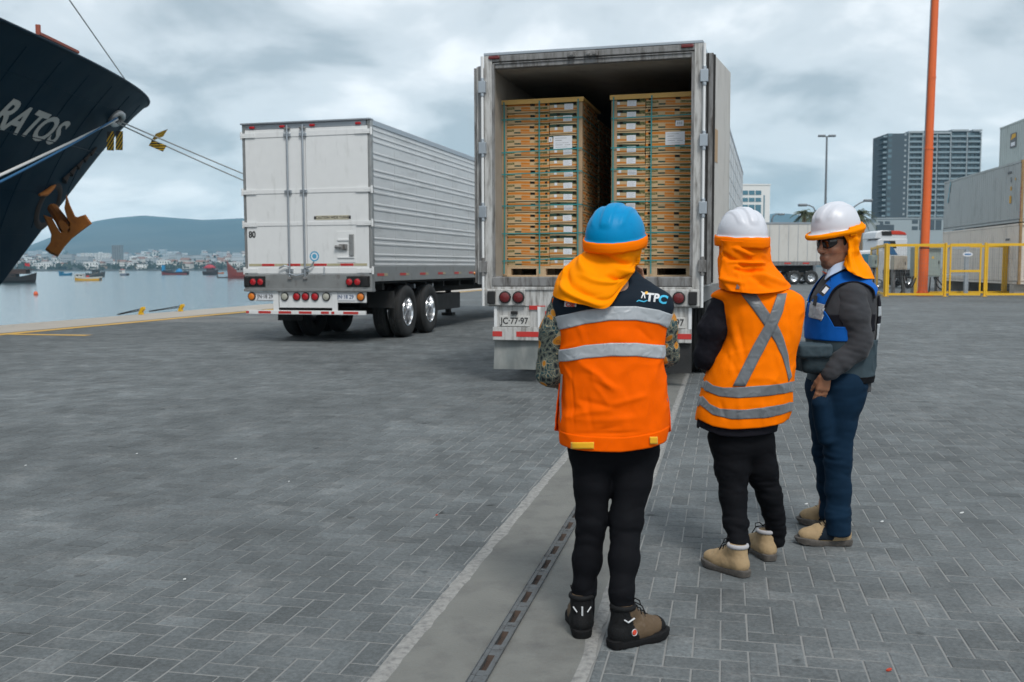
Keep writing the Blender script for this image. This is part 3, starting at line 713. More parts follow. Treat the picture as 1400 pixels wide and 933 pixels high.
mb = MB(); mb.box(-1.3, 1.3, -0.03, 0.1, 1.02, 1.28); rb_ = mb.build('rear_sill', ST, tb, bevel=0.006)
mb = MB(); mb.box(-1.305, 1.305, -0.06, 0.12, 0.965, 1.019); mb.build('sill_lip', ST, rb_, bevel=0.008)
for s0, s1, ls in ((-1.31, -0.86, (-1.108, -0.954)), (0.80, 1.26, (0.86, 1.02))):
    mb = MB(); mb.box(s0, s1, -0.04, -0.0305, 1.05, 1.25); mb.build('light_box', MAT['black'], tb, bevel=0.006)
    for s in ls: lamp(tb, s, 1.145, 0.062, MAT['red_lens'], MAT['black'], y=-0.041)
for s in (-1.24, 1.18): mb = MB(); mb.box(s-0.05, s+0.05, -0.075, -0.041, 1.06, 1.24); mb.build('rubber_buffer', MAT['black'], tb, bevel=0.012)
mb = MB(); mb.box(-1.22, -0.62, 0.0, 0.02, 0.78, 0.96); mb.box(-0.6, 0.52, 0.0, 0.02, 0.66, 0.96); mb.box(0.54, 1.17, 0.0, 0.02, 0.76, 0.96)
lp = mb.build('lamp_panel', WP, tb, bevel=0.004)
for s in (-0.66, 0.545): mb = MB(); mb.box(s-0.055, s+0.055, -0.02, -0.002, 0.56, 0.96); mb.build('guard_post', WP, tb, bevel=0.004)
for s, mt in ((-1.169, 'amber_lens'), (-0.481, 'clear_lens'), (-0.232, 'red_lens'), (-0.051, 'red_lens'), (0.143, 'red_lens'), (0.37, 'clear_lens'), (1.062, 'amber_lens')):
    lamp(tb, s, 0.87, 0.066, MAT[mt], MAT['black'], y=-0.001, name='rear_lamp')
for s in (-0.885, 0.76):
    mb = MB(); mb.box(s-0.19, s+0.19, -0.014, -0.003, 0.80, 0.93); pl = mb.build('licence_plate', MAT['paper'], tb, bevel=0.003)
    text('plate_number', 'JN\u00b718 29', 0.1, MAT['ink_blue'] if s > 0 else MAT['ink'], pl, (s, -0.0155, 0.865), bold=0.0015, sx=0.92, extrude=0.001)
mb = MB(); mb.box(-1.28, 1.16, -0.035, 0.02, 0.535, 0.61); ub = mb.build('underrun_bar', WP, tb, bevel=0.006)
for s0 in (-1.28, -1.02, -0.6, -0.18, 0.27, 0.48, 0.72):
    wd = {-1.28: 0.06, 0.27: 0.16, 0.48: 0.06}.get(s0, 0.26)
    mb = MB(); mb.box(s0, s0+wd if s0 < 0.7 else s0+0.3, -0.0385, -0.0345, 0.55, 0.595); mb.build('reflective_tape', MAT['red_tape'], ub)
chassis(tb, LB); axle_set(tb, 1.85); axle_set(tb, 3.2)
for l in (2.6, 3.75): mb = MB(); mb.cone((0.75, l, 1.02), (1.15, l, 1.02), 0.05, n=10); mb.build('air_tank', MAT['galv'], tb)
mb = MB(); mb.box(-1.25, -0.7, 1.15, 1.2, 0.35, 0.95); mb.build('splash_guard', MAT['rubber'], tb)
mb = MB(); mb.box(0.7, 1.25, 1.15, 1.2, 0.62, 0.95); mb.build('splash_guard', MAT['rubber'], tb)

# ------------------------------------------------------------------ cartons on pallets in trailer A
MAT['kraft'] = M('kraft', (0.5, 0.355, 0.195), 0.75, var=0.1, vs=7, orand=0.09)
MAT['print_orange'] = M('print_orange', (0.52, 0.17, 0.012), 0.65, var=0.12, vs=14, orand=0.08)
MAT['print_green'] = M('print_green', (0.016, 0.05, 0.03), 0.65, var=0.2, orand=0.1)
def khaki_mat():
    m, t, b = newmat('print_khaki'); L = t.links.new
    co = node(t, 'ShaderNodeTexCoord'); n = node(t, 'ShaderNodeTexVoronoi'); n.inputs['Scale'].default_value = 45; L(co.outputs['Object'], n.inputs['Vector'])
    r = node(t, 'ShaderNodeMapRange'); r.inputs[1].default_value = 0.25; r.inputs[2].default_value = 0.45; L(n.outputs['Distance'], r.inputs[0])
    mx = node(t, 'ShaderNodeMix', data_type='RGBA'); mx.inputs[6].default_value = (0.3, 0.23, 0.1, 1); mx.inputs[7].default_value = (0.1, 0.1, 0.03, 1); L(r.outputs[0], mx.inputs[0]); L(mx.outputs[2], b.inputs['Base Color']); b.inputs['Roughness'].default_value = 0.75
    return m
MAT['print_khaki'] = khaki_mat()
MAT['carton_inside'] = M('carton_inside', (0.02, 0.015, 0.01), 0.9)
CH_ = 0.1365
def carton_mesh():
    mb = MB(); hx, hy = 0.298, 0.198
    def face(fn, width, long):
        # columns across, rows up; cells left out are the hand holes
        if long:
            xs = [0, .03, .06, .15, .235, .35, .41, .52, .54, .57, .596]; wave = 0.006
            zs = [0, .018, .036, .042, .070, .074, .081, .110, .116, .127]
        else:
            xs = [0, .045, .085, .125, .2, .245, .29, .33, .35, .396]; wave = 0.004
            zs = [0, .02, .04, .052, .066, .078, .081, .110, .116, .127]
        sc_ = width/xs[-1]; xs = [x*sc_ for x in xs]
        vs = []
        for j, z in enumerate(zs):
            for i, x in enumerate(xs):
                dz = 0
                if 0 < j < len(zs)-1: dz = wave*math.sin(x/width*math.pi*1.6+0.4) - 0.003
                vs.append(fn(x, z+dz))
        n = len(xs); f = []; mi = []
        for j in range(len(zs)-1):
            for i in range(n-1):
                zc = (zs[j]+zs[j+1])/2; xc = (xs[i]+xs[i+1])/2/sc_
                if long:
                    if j == 6 and i in (1, 5, 8): continue
                    k = 0
                    if j == 1: k = 1 if xc > 0.235 else (2 if xc > 0.15 else (3 if xc < 0.1 else 0))
                    if j in (3,): k = 3 if (xc < 0.15 or 0.41 < xc < 0.56) else (1 if 0.26 < xc < 0.35 else 0)
                    if j == 6: k = 1
                    if j == 8: k = 3 if 0.06 < xc < 0.15 or xc > .41 else 0
                else:
                    if j == 6 and i in (2, 6): continue
                    k = 0
                    if j == 1: k = 1
                    if j in (5, 6): k = 2 if xc < 0.33 else 3
                    if j == 7 and xc < 0.33: k = 2
                    if j == 4 and xc > .29: k = 3
                f.append((j*n+i, j*n+i+1, (j+1)*n+i+1, (j+1)*n+i)); mi.append(k)
        o = len(mb.v); mb.v += vs
        for q, k in zip(f, mi): mb.f.append(tuple(i+o for i in q)); mb.m.append(k)
    face(lambda x, z: (-hx+x, -hy, z), 2*hx, True)
    face(lambda x, z: (hx-x, hy, z), 2*hx, True)
    face(lambda x, z: (hx, -hy+x, z), 2*hy, False)
    face(lambda x, z: (-hx, hy-x, z), 2*hy, False)
    mb.add([(-hx, -hy, 0), (hx, -hy, 0), (hx, hy, 0), (-hx, hy, 0)], [(0, 1, 2, 3)], 0)
    mb.add([(-hx, -hy, .127), (hx, -hy, .127), (hx, hy, .127), (-hx, hy, .127)], [(0, 1, 2, 3)], 0)
    q = 0.012; mb.box(-hx+q, hx-q, -hy+q, hy-q, 0.002, 0.125, 4)
    me = bpy.data.meshes.new('carton'); me.from_pydata([tuple(p) for p in mb.v], [], mb.f)
    for m in ('kraft', 'print_orange', 'print_green', 'print_khaki', 'carton_inside'): me.materials.append(MAT[m])
    me.polygons.foreach_set('material_index', mb.m)
    return me
CARTON = carton_mesh()
lb = MB()
lb.box(0.0, 0.001, -0.055, 0.055, 0.0, 0.068, 0)
for q in range(4): lb.box(0.001, 0.0013, -0.045, 0.045-0.02*(q % 2), 0.052-q*0.014, 0.055-q*0.014, 1)
MAT['print_grey'] = M('print_grey', (0.36, 0.37, 0.4), 0.6)
LABEL = lb.mesh('label_sticker', [MAT['paper'], MAT['print_grey']])
sb_ = MB(); sb_.box(0, 0.001, -0.017, 0.017, 0, 0.034); SMALL = sb_.mesh('small_sticker', MAT['paper'])
ORD = ['topmost', 'second', 'third', 'fourth', 'fifth', 'sixth', 'seventh', 'eighth', 'ninth', 'tenth', 'eleventh', 'twelfth', 'thirteenth', 'fourteenth', 'lowest']
def carton(s, l, z, turned, label, group, stickers=True, flip=False):
    o = link('fruit_carton', CARTON); p = TA(s, l, z); o.location = p
    o.rotation_euler = (0, 0, -AW + (math.pi/2 if turned else 0) + (math.pi if flip else 0) + random.gauss(0, 0.005))
    tag(o, label, 'carton', group)
    if stickers:
        for nm, me, dy, dz in (('label_sticker', LABEL, 0.03, 0.016), ('small_sticker', SMALL, -0.125, 0.045)):
            for side in ((1, -1) if turned else (1,)):
                c = link(nm, me, o)
                c.location = (side*0.2985, side*(dy+random.gauss(0, .004)), dz+random.gauss(0, .003)); c.rotation_euler = (random.gauss(0, .02), 0, 0 if side > 0 else math.pi)
                break
    return o
Z0 = 1.413; PH = CH_
def pallet(s0, l0, label, group):
    t = thing('wooden_pallet', label, 'pallet', TA(s0, l0, 1.289), -AW, group)
    # s 0..1.0, l 0..1.2
    for k, l in enumerate((0.0, 0.55, 1.1)):
        mb = MB(); mb.box(0, 1.0, l, l+0.1, 0, 0.018); mb.build('bottom_board', MAT['wood'], t)
        for s in (0.0, 0.43, 0.9):
            mb = MB(); mb.box(s, s+(0.1 if s != 0.43 else 0.12), l, l+0.1, 0.0182, 0.1); mb.build('block', MAT['wood'], t)
        mb = MB(); mb.box(-0.002, 1.002, l-0.002, l+0.1, 0.1002, 0.104); mb.build('stringer', MAT['wood'], t)
    for k in range(7):
        mb = MB(); l = k*0.1833; mb.box(0, 1.0, l, l+0.1, 0.1042, 0.122); mb.build('deck_board', MAT['wood'], t)
    return t
LP = (-1.195, 0.47); RP = (0.19, 0.47)
pallet(LP[0], LP[1], 'wooden pallet under the left stack of fruit cartons in the open trailer', 'pallets in the open trailer')
pallet(RP[0], RP[1], 'wooden pallet under the right stack of fruit cartons in the open trailer', 'pallets in the open trailer')
pallet(LP[0], LP[1]+1.3, 'wooden pallet in the dark behind the front left carton stack', 'pallets in the open trailer')
pallet(RP[0], RP[1]+1.3, 'wooden pallet in the dark behind the front right carton stack', 'pallets in the open trailer')
for k in range(15):
    z = Z0 + (14-k)*PH
    w_ = ORD[k]
    j = lambda: random.gauss(0, 0.0025)
    # left stack: long side front-left, end face front-right, two long sides facing the aisle
    a = '%s carton from the top in the %%s' % w_ if k not in (0, 14) else '%s carton in the %%s' % w_
    carton(LP[0]+0.3+j(), LP[1]+0.2+j(), z, False, a % 'left stack front, long orange-striped side out', 'cartons of the front left stack', False)
    carton(LP[0]+0.8+j(), LP[1]+0.3+j(), z, True, a % 'left stack front, labelled short end out', 'cartons of the front left stack', flip=True)
    carton(LP[0]+0.8+j(), LP[1]+0.9+j(), z, True, a % 'left stack aisle side, behind the labelled column', 'cartons of the front left stack', False)
    carton(RP[0]+0.2+j(), RP[1]+0.3+j(), z, True, a % 'right stack front, labelled short end out', 'cartons of the front right stack', flip=True)
    carton(RP[0]+0.7+j(), RP[1]+0.2+j(), z, False, a % 'right stack front, long orange-striped side out', 'cartons of the front right stack', False)
    zb = z - 0.06
    carton(LP[0]+0.8+j(), LP[1]+1.3+0.3+j(), zb, True, a % 'shadowed stack behind the left stack, front column', 'cartons of the rear left stack', False)
    carton(LP[0]+0.8+j(), LP[1]+1.3+0.9+j(), zb, True, a % 'shadowed stack behind the left stack, rear column', 'cartons of the rear left stack', False)
    carton(RP[0]+0.2+j(), RP[1]+1.3+0.3+j(), zb, True, a % 'shadowed stack behind the right stack', 'cartons of the rear right stack', flip=True)
ZT = Z0 + 15*PH
def stack_trim(P, nm):
    s0, l0 = P
    # top boards
    mb = MB(); mb.box(-0.03, 1.03, -0.03, 0.05, 0, 0.022); mb.box(-0.03, 1.03, -0.032, -0.03, -0.035, 0.022)
    o = mb.build('top_edge_board', MAT['cap'], bevel=0.002); o.location = TA(s0, l0, ZT-0.001); o.rotation_euler = (0, 0, -AW); tag(o, 'orange edge board along the top front of the %s carton stack' % nm, 'edge board', 'edge boards on the stacks')
    mb = MB(); a, b = (0.95, 1.03) if nm == 'left' else (-0.03, 0.05); mb.box(a, b, 0.051, 1.22, 0, 0.022)
    o = mb.build('top_edge_board', MAT['cap'], bevel=0.002); o.location = TA(s0, l0, ZT-0.001); o.rotation_euler = (0, 0, -AW); tag(o, 'orange edge board along the aisle top of the %s carton stack' % nm, 'edge board', 'edge boards on the stacks')
    for side in (0, 1):
        mb = MB(); h0 = Z0-0.11
        if side == 0: mb.box(-0.012, 0.055, -0.014, -0.006, 0, ZT-h0-0.04); mb.box(-0.013, -0.005, -0.005, 0.05, 0, ZT-h0-0.04)
        else: mb.box(0.945, 1.012, -0.014, -0.006, 0, ZT-h0-0.04); mb.box(1.005, 1.013, -0.005, 0.05, 0, ZT-h0-0.04)
        o = mb.build('corner_board', MAT['board'], bevel=0.002); o.location = TA(s0, l0, h0); o.rotation_euler = (0, 0, -AW)
        tag(o, 'brown cardboard corner board on the %s front corner of the %s carton stack' % (('left', 'right')[side], nm), 'corner board', 'corner boards on the stacks')
    t = thing('strapping', 'teal plastic straps crossing the %s stack of fruit cartons' % nm, 'strapping', TA(s0, l0, Z0), -AW, 'strapping on the stacks')
    for q, s in enumerate((0.02, 0.48, 0.965)):
        rows = []; bow = random.gauss(0, 0.01)
        H = ZT-Z0+0.024
        zs = np.linspace(-0.09, H-0.03, 14)
        mb = MB(); mb.grid([[(s-0.008+bow*math.sin(z*1.3), -0.0345, z), (s+0.008+bow*math.sin(z*1.3), -0.0345, z)] for z in zs])
        mb.grid([[(s-0.008+bow*math.sin(z*1.3), -0.0365, z), (s+0.008+bow*math.sin(z*1.3), -0.0365, z)] for z in zs])
        mb.box(s-0.008, s+0.008, -0.0366, 0.06, H-0.0275, H-0.0255); mb.build('vertical_strap', MAT['teal'], t)
    for z in (3.22, 2.84, 2.575, 2.185, 1.83, 1.49):
        zz = z - Z0 + random.gauss(0, 0.012)
        mb = MB(); tl = random.gauss(0, 0.008)
        mb.add([(-0.014, -0.03, zz-tl-.007), (1.014, -0.03, zz+tl-.007), (1.014, -0.03, zz+tl+.007), (-0.014, -0.03, zz-tl+.007), (-0.014, -0.032, zz-tl-.007), (1.014, -0.032, zz+tl-.007), (1.014, -0.032, zz+tl+.007), (-0.014, -0.032, zz-tl+.007)], [(0, 1, 2, 3), (4, 5, 6, 7), (0, 1, 5, 4), (3, 2, 6, 7)])
        xx = 1.0145 if nm == 'left' else -0.0145
        mb.add([(xx, -0.03, zz-.007), (xx, 1.2, zz-.007), (xx, 1.2, zz+.007), (xx, -0.03, zz+.007)], [(0, 1, 2, 3)])
        mb.build('level_strap', MAT['teal'], t)
stack_trim(LP, 'left'); stack_trim(RP, 'right')
def sheet(s0, s1, z0, z1, label, lines):
    mb = MB(); w2, h2 = (s1-s0)/2, z1-z0
    mb.box(-w2, w2, -0.001, 0, 0, h2, 0)
    for k, (u0, u1, v, th) in enumerate(lines): mb.box(-w2+u0*2*w2, -w2+u1*2*w2, -0.0015, -0.001, h2*v, h2*(v+th), 1)
    o = mb.build('pallet_sheet', [MAT['paper'], MAT['print_grey']]); o.location = TA((s0+s1)/2, LP[1]-0.0035, z0); o.rotation_euler = (0.004, 0, -AW)
    tag(o, label, 'paper sheet', 'paper sheets stuck on the stacks')
LN = [(0.08, 0.7, 0.82, 0.04), (0.1, 0.45, 0.64, 0.06), (0.1, 0.8, 0.46, 0.03), (0.1, 0.5, 0.3, 0.05), (0.6, 0.9, 0.3, 0.04), (0.1, 0.75, 0.14, 0.03)]
sheet(-0.545, -0.31, 2.86, 3.02, 'large white printed sheet on the front of the left carton stack', LN)
sheet(-0.605, -0.56, 2.95, 3.01, 'small white square tag beside the large sheet on the left stack', [(0.3, 0.7, 0.25, 0.5)])
sheet(0.83, 1.06, 2.865, 3.02, 'large white printed sheet on the front of the right carton stack', LN)
sheet(0.95, 1.045, 3.085, 3.15, 'small white tag above the large sheet on the right stack', [(0.2, 0.35, 0.25, 0.5), (0.45, 0.6, 0.25, 0.5), (0.7, 0.82, 0.25, 0.5)])
# ================================================================== moored ship
MAT['hull'] = M('hull_paint', (0.0006, 0.0125, 0.026), 0.5, var=0.15, vs=0.6, spec=0.07, dirt=(0.004, 0.018, 0.03), dmin=0.5, dmax=0.75, ds=(0.5, 0.5, 0.12), bump=0.06, bs=0.9)
MAT['rust'] = M('rust', (0.4, 0.135, 0.02), 0.85, var=0.35, vs=2.5, dirt=(0.2, 0.06, 0.014), dmin=0.5, dmax=0.75, ds=(1.2, 1.2, 1.2), bump=0.4, bs=12)
MAT['rust_dark'] = M('rust_dark', (0.03, 0.02, 0.016), 0.9, var=0.5, vs=2)
MAT['deck_red'] = M('deck_red', (0.3, 0.07, 0.04), 0.7)
MAT['rope_white'] = M('rope_white', (0.55, 0.56, 0.55), 0.9, var=0.15, vs=3)
MAT['rope_grey'] = M('rope_grey', (0.3, 0.31, 0.31), 0.9, var=0.2, vs=3)
MAT['rope_blue'] = M('rope_blue', (0.02, 0.11, 0.24), 0.9, var=0.15)
MAT['letter'] = M('hull_letter', (0.42, 0.42, 0.4), 0.6, var=0.1)
S0 = -30.6
def stem_l(z): return 45.0 - 8.2*((9.5-z)/7.4)
def deck_z(l): return 9.55 - 0.024*(44.7-l) + 0.0002*(44.7-l)**2
def half_b(l, z):
    """half breadth of the hull at station l, height z"""
    t = (z+2.5)/12.0; t = min(1.05, max(0, t))
    d = stem_l(z)-l
    if d <= 0: return 0.0
    B = 12.3*(0.80+0.20*t); Ln = 70 - 27*t; p = 1.0 - 0.40*t**2.2
    return B*(1-(1-min(1, d/Ln))**1.25)**p if d < Ln else B
def hull_pt(l, z, side=1, off=0.0):
    b = half_b(l, z)
    e = 0.05
    n = Vector((1, -(half_b(l+e, z)-half_b(l-e, z))/(2*e), -(half_b(l, z+e)-half_b(l, z-e))/(2*e))).normalized()
    return K(S0 + side*(b+off*n.x), l+off*n.y, z+off*n.z)
ship = thing('cargo_ship', 'dark blue bow of a cargo ship moored at the quay on the left', 'ship', (0, 0, -2.5))
def tsamp(n): return [(i/n)**2.2 for i in range(n+1)]
LS = 92.0
rows_s = []; rows_p = []
for j in range(41):
    v = j/40; rs, rp = [], []
    for t in tsamp(70):
        # z runs from under water to the deck at each station
        z0 = -3.6
        zz = z0 + (9.55-z0)*v
        l = stem_l(zz) - LS*t
        ztop = deck_z(l); z = z0 + (ztop-z0)*v
        l = stem_l(z) - LS*t
        rs.append(K(S0+half_b(l, z), l, z)); rp.append(K(S0-half_b(l, z), l, z))
    rows_s.append(rs); rows_p.append(rp)
mb = MB(); O = Vector(ship.location)
mb.grid([[q-O for q in r] for r in rows_s]); mb.grid([[q-O for q in r] for r in rows_p])
# deck just below the bulwark
n = len(rows_s[-1])
dk = []
for i in range(60):
    l = 44.0 - i*1.4; z = deck_z(l)-1.1; b = max(0.05, half_b(l, z)-0.15); dk.append([K(S0+b, l, z)-O, K(S0-b, l, z)-O])
mb.grid(dk)
hull = mb.build('hull', MAT['hull'], ship, smooth=50)
md = hull.modifiers.new('weld', 'WELD'); md.merge_threshold = 0.002
# rub rail, seam line and rail cap
for sd in (1, -1):
    mb = MB(); mb.tube([Vector(q)-O+Vector((0, 0, 0.02)) for q in (rows_s if sd > 0 else rows_p)[-1]], 0.07, 8); mb.build('bulwark_cap', MAT['hull'], hull, smooth=60)
mb = MB(); pts = []
for i in range(60):
    l = 43.5 - i*0.7; z = deck_z(l)-2.6-0.01*i
    if half_b(l, z) > 0: pts.append(hull_pt(l, z, 1, 0.005)-O)
mb.tube(pts, 0.035, 6); mb.build('hull_seam', MAT['hull'], hull)
for q in range(9):
    mb = MB(); l0 = 42.0 - q*2.6; pts = []
    for k in range(24):
        z = deck_z(l0-1)-0.3 - k*0.42; l = l0 - 0.0*k
        if half_b(l, z) > 0.25: pts.append(hull_pt(l, z, 1, 0.002)-O)
    if len(pts) > 2: mb.tube(pts, 0.014, 5); mb.build('plate_weld', MAT['hull'], hull)
for dz in (0.9, 4.6, 6.4):
    mb = MB(); pts = []
    for k in range(60):
        l = 43.6 - k*0.7; z = deck_z(l)-dz-0.01*k
        if half_b(l, z) > 0.25: pts.append(hull_pt(l, z, 1, 0.002)-O)
    if len(pts) > 2: mb.tube(pts, 0.014, 5); mb.build('plate_weld', MAT['hull'], hull)
def hit(px, py, side=1):
    """point of the starboard hull seen at a photo position"""
    d = ray(px, py); best = None
    Y = 20.0
    prev = None
    while Y < 75:
        p = C0 + d*(Y/d.y)
        s = p.x*math.cos(QY) - p.y*math.sin(QY); l = p.x*math.sin(QY) + p.y*math.cos(QY)
        f = (s-S0) - half_b(l, p.z)
        if prev is not None and prev > 0 and f <= 0: return l, p.z
        prev = f; Y += 0.02
    return None
# name: white letters laid on the flare, one by one along the slanting name line
for ch, px, py in (('R', 7, 157), ('A', 24, 166), ('T', 44, 171.5), ('O', 60.5, 178), ('S', 77, 183)):
    h = hit(px, py)
    if h is None: print('no hull', ch); continue
    l0, z0 = h
    me2 = text_mesh(ch, 1.3, 0.03, 0.0); bm = bmesh.new(); bm.from_mesh(me2); bmesh.ops.triangulate(bm, faces=bm.faces)
    for _ in range(2): bmesh.ops.subdivide_edges(bm, edges=[e for e in bm.edges if e.calc_length() > 0.25], cuts=1); bmesh.ops.triangulate(bm, faces=bm.faces)
    vs = [(v.co.x, v.co.y) for v in bm.verts]; fs = [tuple(v.index for v in f.verts) for f in bm.faces]; bm.free()
    me = bpy.data.meshes.new('name_letter'); me.from_pydata([tuple(hull_pt(l0+x*1.42+y*0.5, z0+y*1.0, 1, 0.03)-O) for x, y in vs], [], fs); me.materials.append(MAT['letter'])
    o = link('name_letter', me, hull); m = o.modifiers.new('paint', 'SOLIDIFY'); m.thickness = 0.012; m.offset = -1
# red hatch coaming / winch on deck at the far left
h = hit(6, 47)
lw, zw = 31.2, 9.3
mb = MB()
for k in range(10):
    l = 30.6 - 1.0 + k*0.32; z = deck_z(l)
    q0 = hull_pt(l, z, 1, -0.25); q1 = hull_pt(l+0.32, deck_z(l+0.32), 1, -0.25)
    mb.cbox((q0+q1)/2-O+Vector((0, 0, 0.06)), ((q1-q0).length, 0.12, 0.1), (q1-q0).to_track_quat('X', 'Z').to_matrix())
mb.cone(hull_pt(29.7, deck_z(29.7), 1, -0.3)-O, hull_pt(29.7, deck_z(29.7), 1, -0.3)-O+Vector((0, 0, 0.32)), 0.09, n=8)
mb.build('deck_fitting', MAT['deck_red'], ship)
# fairlead (panama chock) with white rim
fl_l, fl_z = hit(158, 161)
P0 = hull_pt(fl_l, fl_z, 1, 0.02); du = (hull_pt(fl_l+0.3, fl_z, 1, 0.02)-hull_pt(fl_l-0.3, fl_z, 1, 0.02)).normalized(); dn = (hull_pt(fl_l, fl_z, 1, 0.4)-P0).normalized(); dv = dn.cross(du)
if dv.z < 0: dv = -dv
MAT['chock'] = M('chock_steel', (0.45, 0.46, 0.46), 0.4, metal=0.4, var=0.2, dirt=(0.2, 0.12, 0.07), dmin=0.5, dmax=0.8, ds=(2, 2, 2))
mb = MB(); ring = []
for i in range(33):
    a = 2*math.pi*i/32; ring.append(P0 + du*(0.72*math.copysign(abs(math.cos(a))**0.7, math.cos(a))) + dv*(0.3*math.copysign(abs(math.sin(a))**0.7, math.sin(a))) + dn*0.05 - O)
mb.tube(ring, 0.13, 8); ck = mb.build('fairlead', MAT['chock'], ship, smooth=60)
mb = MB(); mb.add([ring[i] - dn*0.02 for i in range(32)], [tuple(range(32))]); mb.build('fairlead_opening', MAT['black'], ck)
# anchor pocket and anchor
al, az = hit(66, 282)
def HP(px, py, off=0.0):
    h = hit(px, py); return hull_pt(h[0], h[1], 1, off) if h else None
Pa = hull_pt(al, az, 1, 0.0); na = (hull_pt(al, az, 1, 1.0)-Pa).normalized()
mb = MB(); ua = (hull_pt(al+0.3, az+0.3, 1)-hull_pt(al-0.3, az-0.3, 1)).normalized(); va = na.cross(ua)
mb.lathe([(1.25, -0.35), (1.2, 0.0), (1.05, 0.07), (0.85, 0.05), (0.7, -0.05), (0.65, -0.5)], Pa-O, na, 32)
pk = mb.build('anchor_pocket', MAT['rust_dark'], ship, smooth=50)
mb = MB()
for k in range(5):
    p = hull_pt(al+0.4+0.42*k, az+1.15+0.34*k, 1, 0.05)-O; mb.cone(p, p+ua*0.5, 0.18-0.02*k, 0.06, 6)
mb.build('pocket_lip', MAT['rust_dark'], pk)
mb = MB(); mb.tube([HP(52, 266, 0.06)-O, HP(60, 263, 0.1)-O, HP(68, 256, 0.1)-O, HP(74, 253, 0.05)-O], [0.06, 0.13, 0.1, 0.04], 6); mb.build('rust_streak', MAT['rust'], pk)
# anchor: outline measured on its own plane, 0.7 m thick
Ya = Pa.y - 2.3
def AP(px, py, dd=0.0): return U(px, py, Ya+dd)
anchor = thing('anchor', 'rusty orange stockless anchor hanging in its pocket on the dark ship bow', 'anchor', tuple(AP(95, 310)))
OA = Vector(anchor.location)
fl_out = [(91, 266), (96, 281), (103, 296), (106, 297), (117, 293.5), (121, 299), (126, 306), (112, 316), (98, 327), (89, 337), (79, 351.5), (68, 347), (61.5, 341.5), (69, 331), (70, 321), (66, 311), (61, 299), (59, 294), (70, 297.5), (74, 305), (82, 318.5), (90, 316), (95, 313), (97, 305), (92, 298), (88, 284)]
def slab(mb, out, d0, d1, mi=0, inset=2.2):
    n = len(out); cx = sum(p[0] for p in out)/n; cy = sum(p[1] for p in out)/n
    vs = []
    for dd, s in ((d0, 0.93), (d0+0.12, 1.0), (d1-0.12, 1.0), (d1, 0.93)):
        for (x, y) in out: vs.append(AP(cx+(x-cx)*s, cy+(y-cy)*s, dd) - OA)
    fs = []
    for r in range(3):
        for i in range(n): fs.append((r*n+i, r*n+(i+1) % n, (r+1)*n+(i+1) % n, (r+1)*n+i))
    fs += [tuple(range(n-1, -1, -1)), tuple(range(3*n, 4*n))]
    mb.add(vs, fs, mi)
mb = MB(); slab(mb, fl_out, -0.55, 0.55); mb.build('fluke', MAT['rust'], anchor)
mb = MB(); slab(mb, [(79, 303), (84, 300), (91, 306), (97, 313), (95, 318), (88, 320), (82, 312)], -0.55, 0.5); mb.build('crown', MAT['rust'], anchor)
mb = MB(); mb.tube([AP(90, 312, -0.1)-OA, AP(82, 299, 0.2)-OA, AP(72, 285, 0.9)-OA], [0.28, 0.24, 0.22], 10); mb.build('shank', MAT['rust'], anchor)
# mooring ropes
def rope(name, pts, r, mat, label, group=None, sag=0.0, n=24):
    A = [Vector(p) for p in pts]; out = []
    for (a, b) in zip(A[:-1], A[1:]):
        for i in range(n+1):
            t = i/n; p = a.lerp(b, t); p.z -= sag*4*t*(1-t); out.append(p)
    mb = MB(); mb.tube(out, r, 6); o = mb.build(name, mat, smooth=60); tag(o, label, 'rope', group); return o
fp = P0+dn*0.15
rope('mooring_rope', [fp-du*0.25, K(-17.6, 12.2, 0.35)], 0.05, MAT['rope_white'], 'thick white mooring rope running down left from the ship fairlead', 'mooring ropes', 0.1)
rope('mooring_rope', [fp-du*0.5+dv*0.05, K(-17.5, 12.9, 0.5)], 0.04, MAT['rope_blue'], 'blue mooring rope beside the white one on the dark hull', 'mooring ropes', 0.25)
e1 = K(-17.5, 78, 0.4)
rope('mooring_rope', [fp+du*0.45, e1], 0.035, MAT['rope_grey'], 'upper of the two grey mooring ropes running right behind the closed trailer', 'mooring ropes', 0.35)
rope('mooring_rope', [fp+du*0.3-dv*0.15, e1+Vector((0.3, -1, 0))], 0.035, MAT['rope_grey'], 'lower of the two grey mooring ropes running right behind the closed trailer', 'mooring ropes', 0.75)
a0 = hull_pt(*hit(186, 131), 1, -0.05)
h185 = deck_z(42.5)
sw0 = U(185, 129, a0.y); sw1 = U(85, -14, a0.y-13)
rope('stay_wire', [sw0, sw1+(sw1-sw0)*0.6], 0.022, MAT['rope_grey'], 'thin steel stay wire slanting up left from the ship bow')
# bollards the lines are made fast to
MAT['bollard'] = M('bollard_paint', (0.05, 0.05, 0.05), 0.6, var=0.3)
for q, (pp, lab) in enumerate(((K(-17.55, 12.5, 0), 'black mooring bollard on the quay edge at the near end of the ropes'), (e1-Vector((0, 0, 0.4)), 'black mooring bollard on the quay edge far behind the closed trailer'))):
    mb = MB(); mb.lathe([(0.3, 0), (0.28, 0.05), (0.18, 0.1), (0.17, 0.35), (0.26, 0.45), (0.24, 0.55), (0, 0.58)], (0, 0, 0), (0, 0, 1), 20); o = mb.build('mooring_bollard', MAT['bollard'], smooth=40); o.location = pp; tag(o, lab, 'bollard', 'bollards on the quay edge')
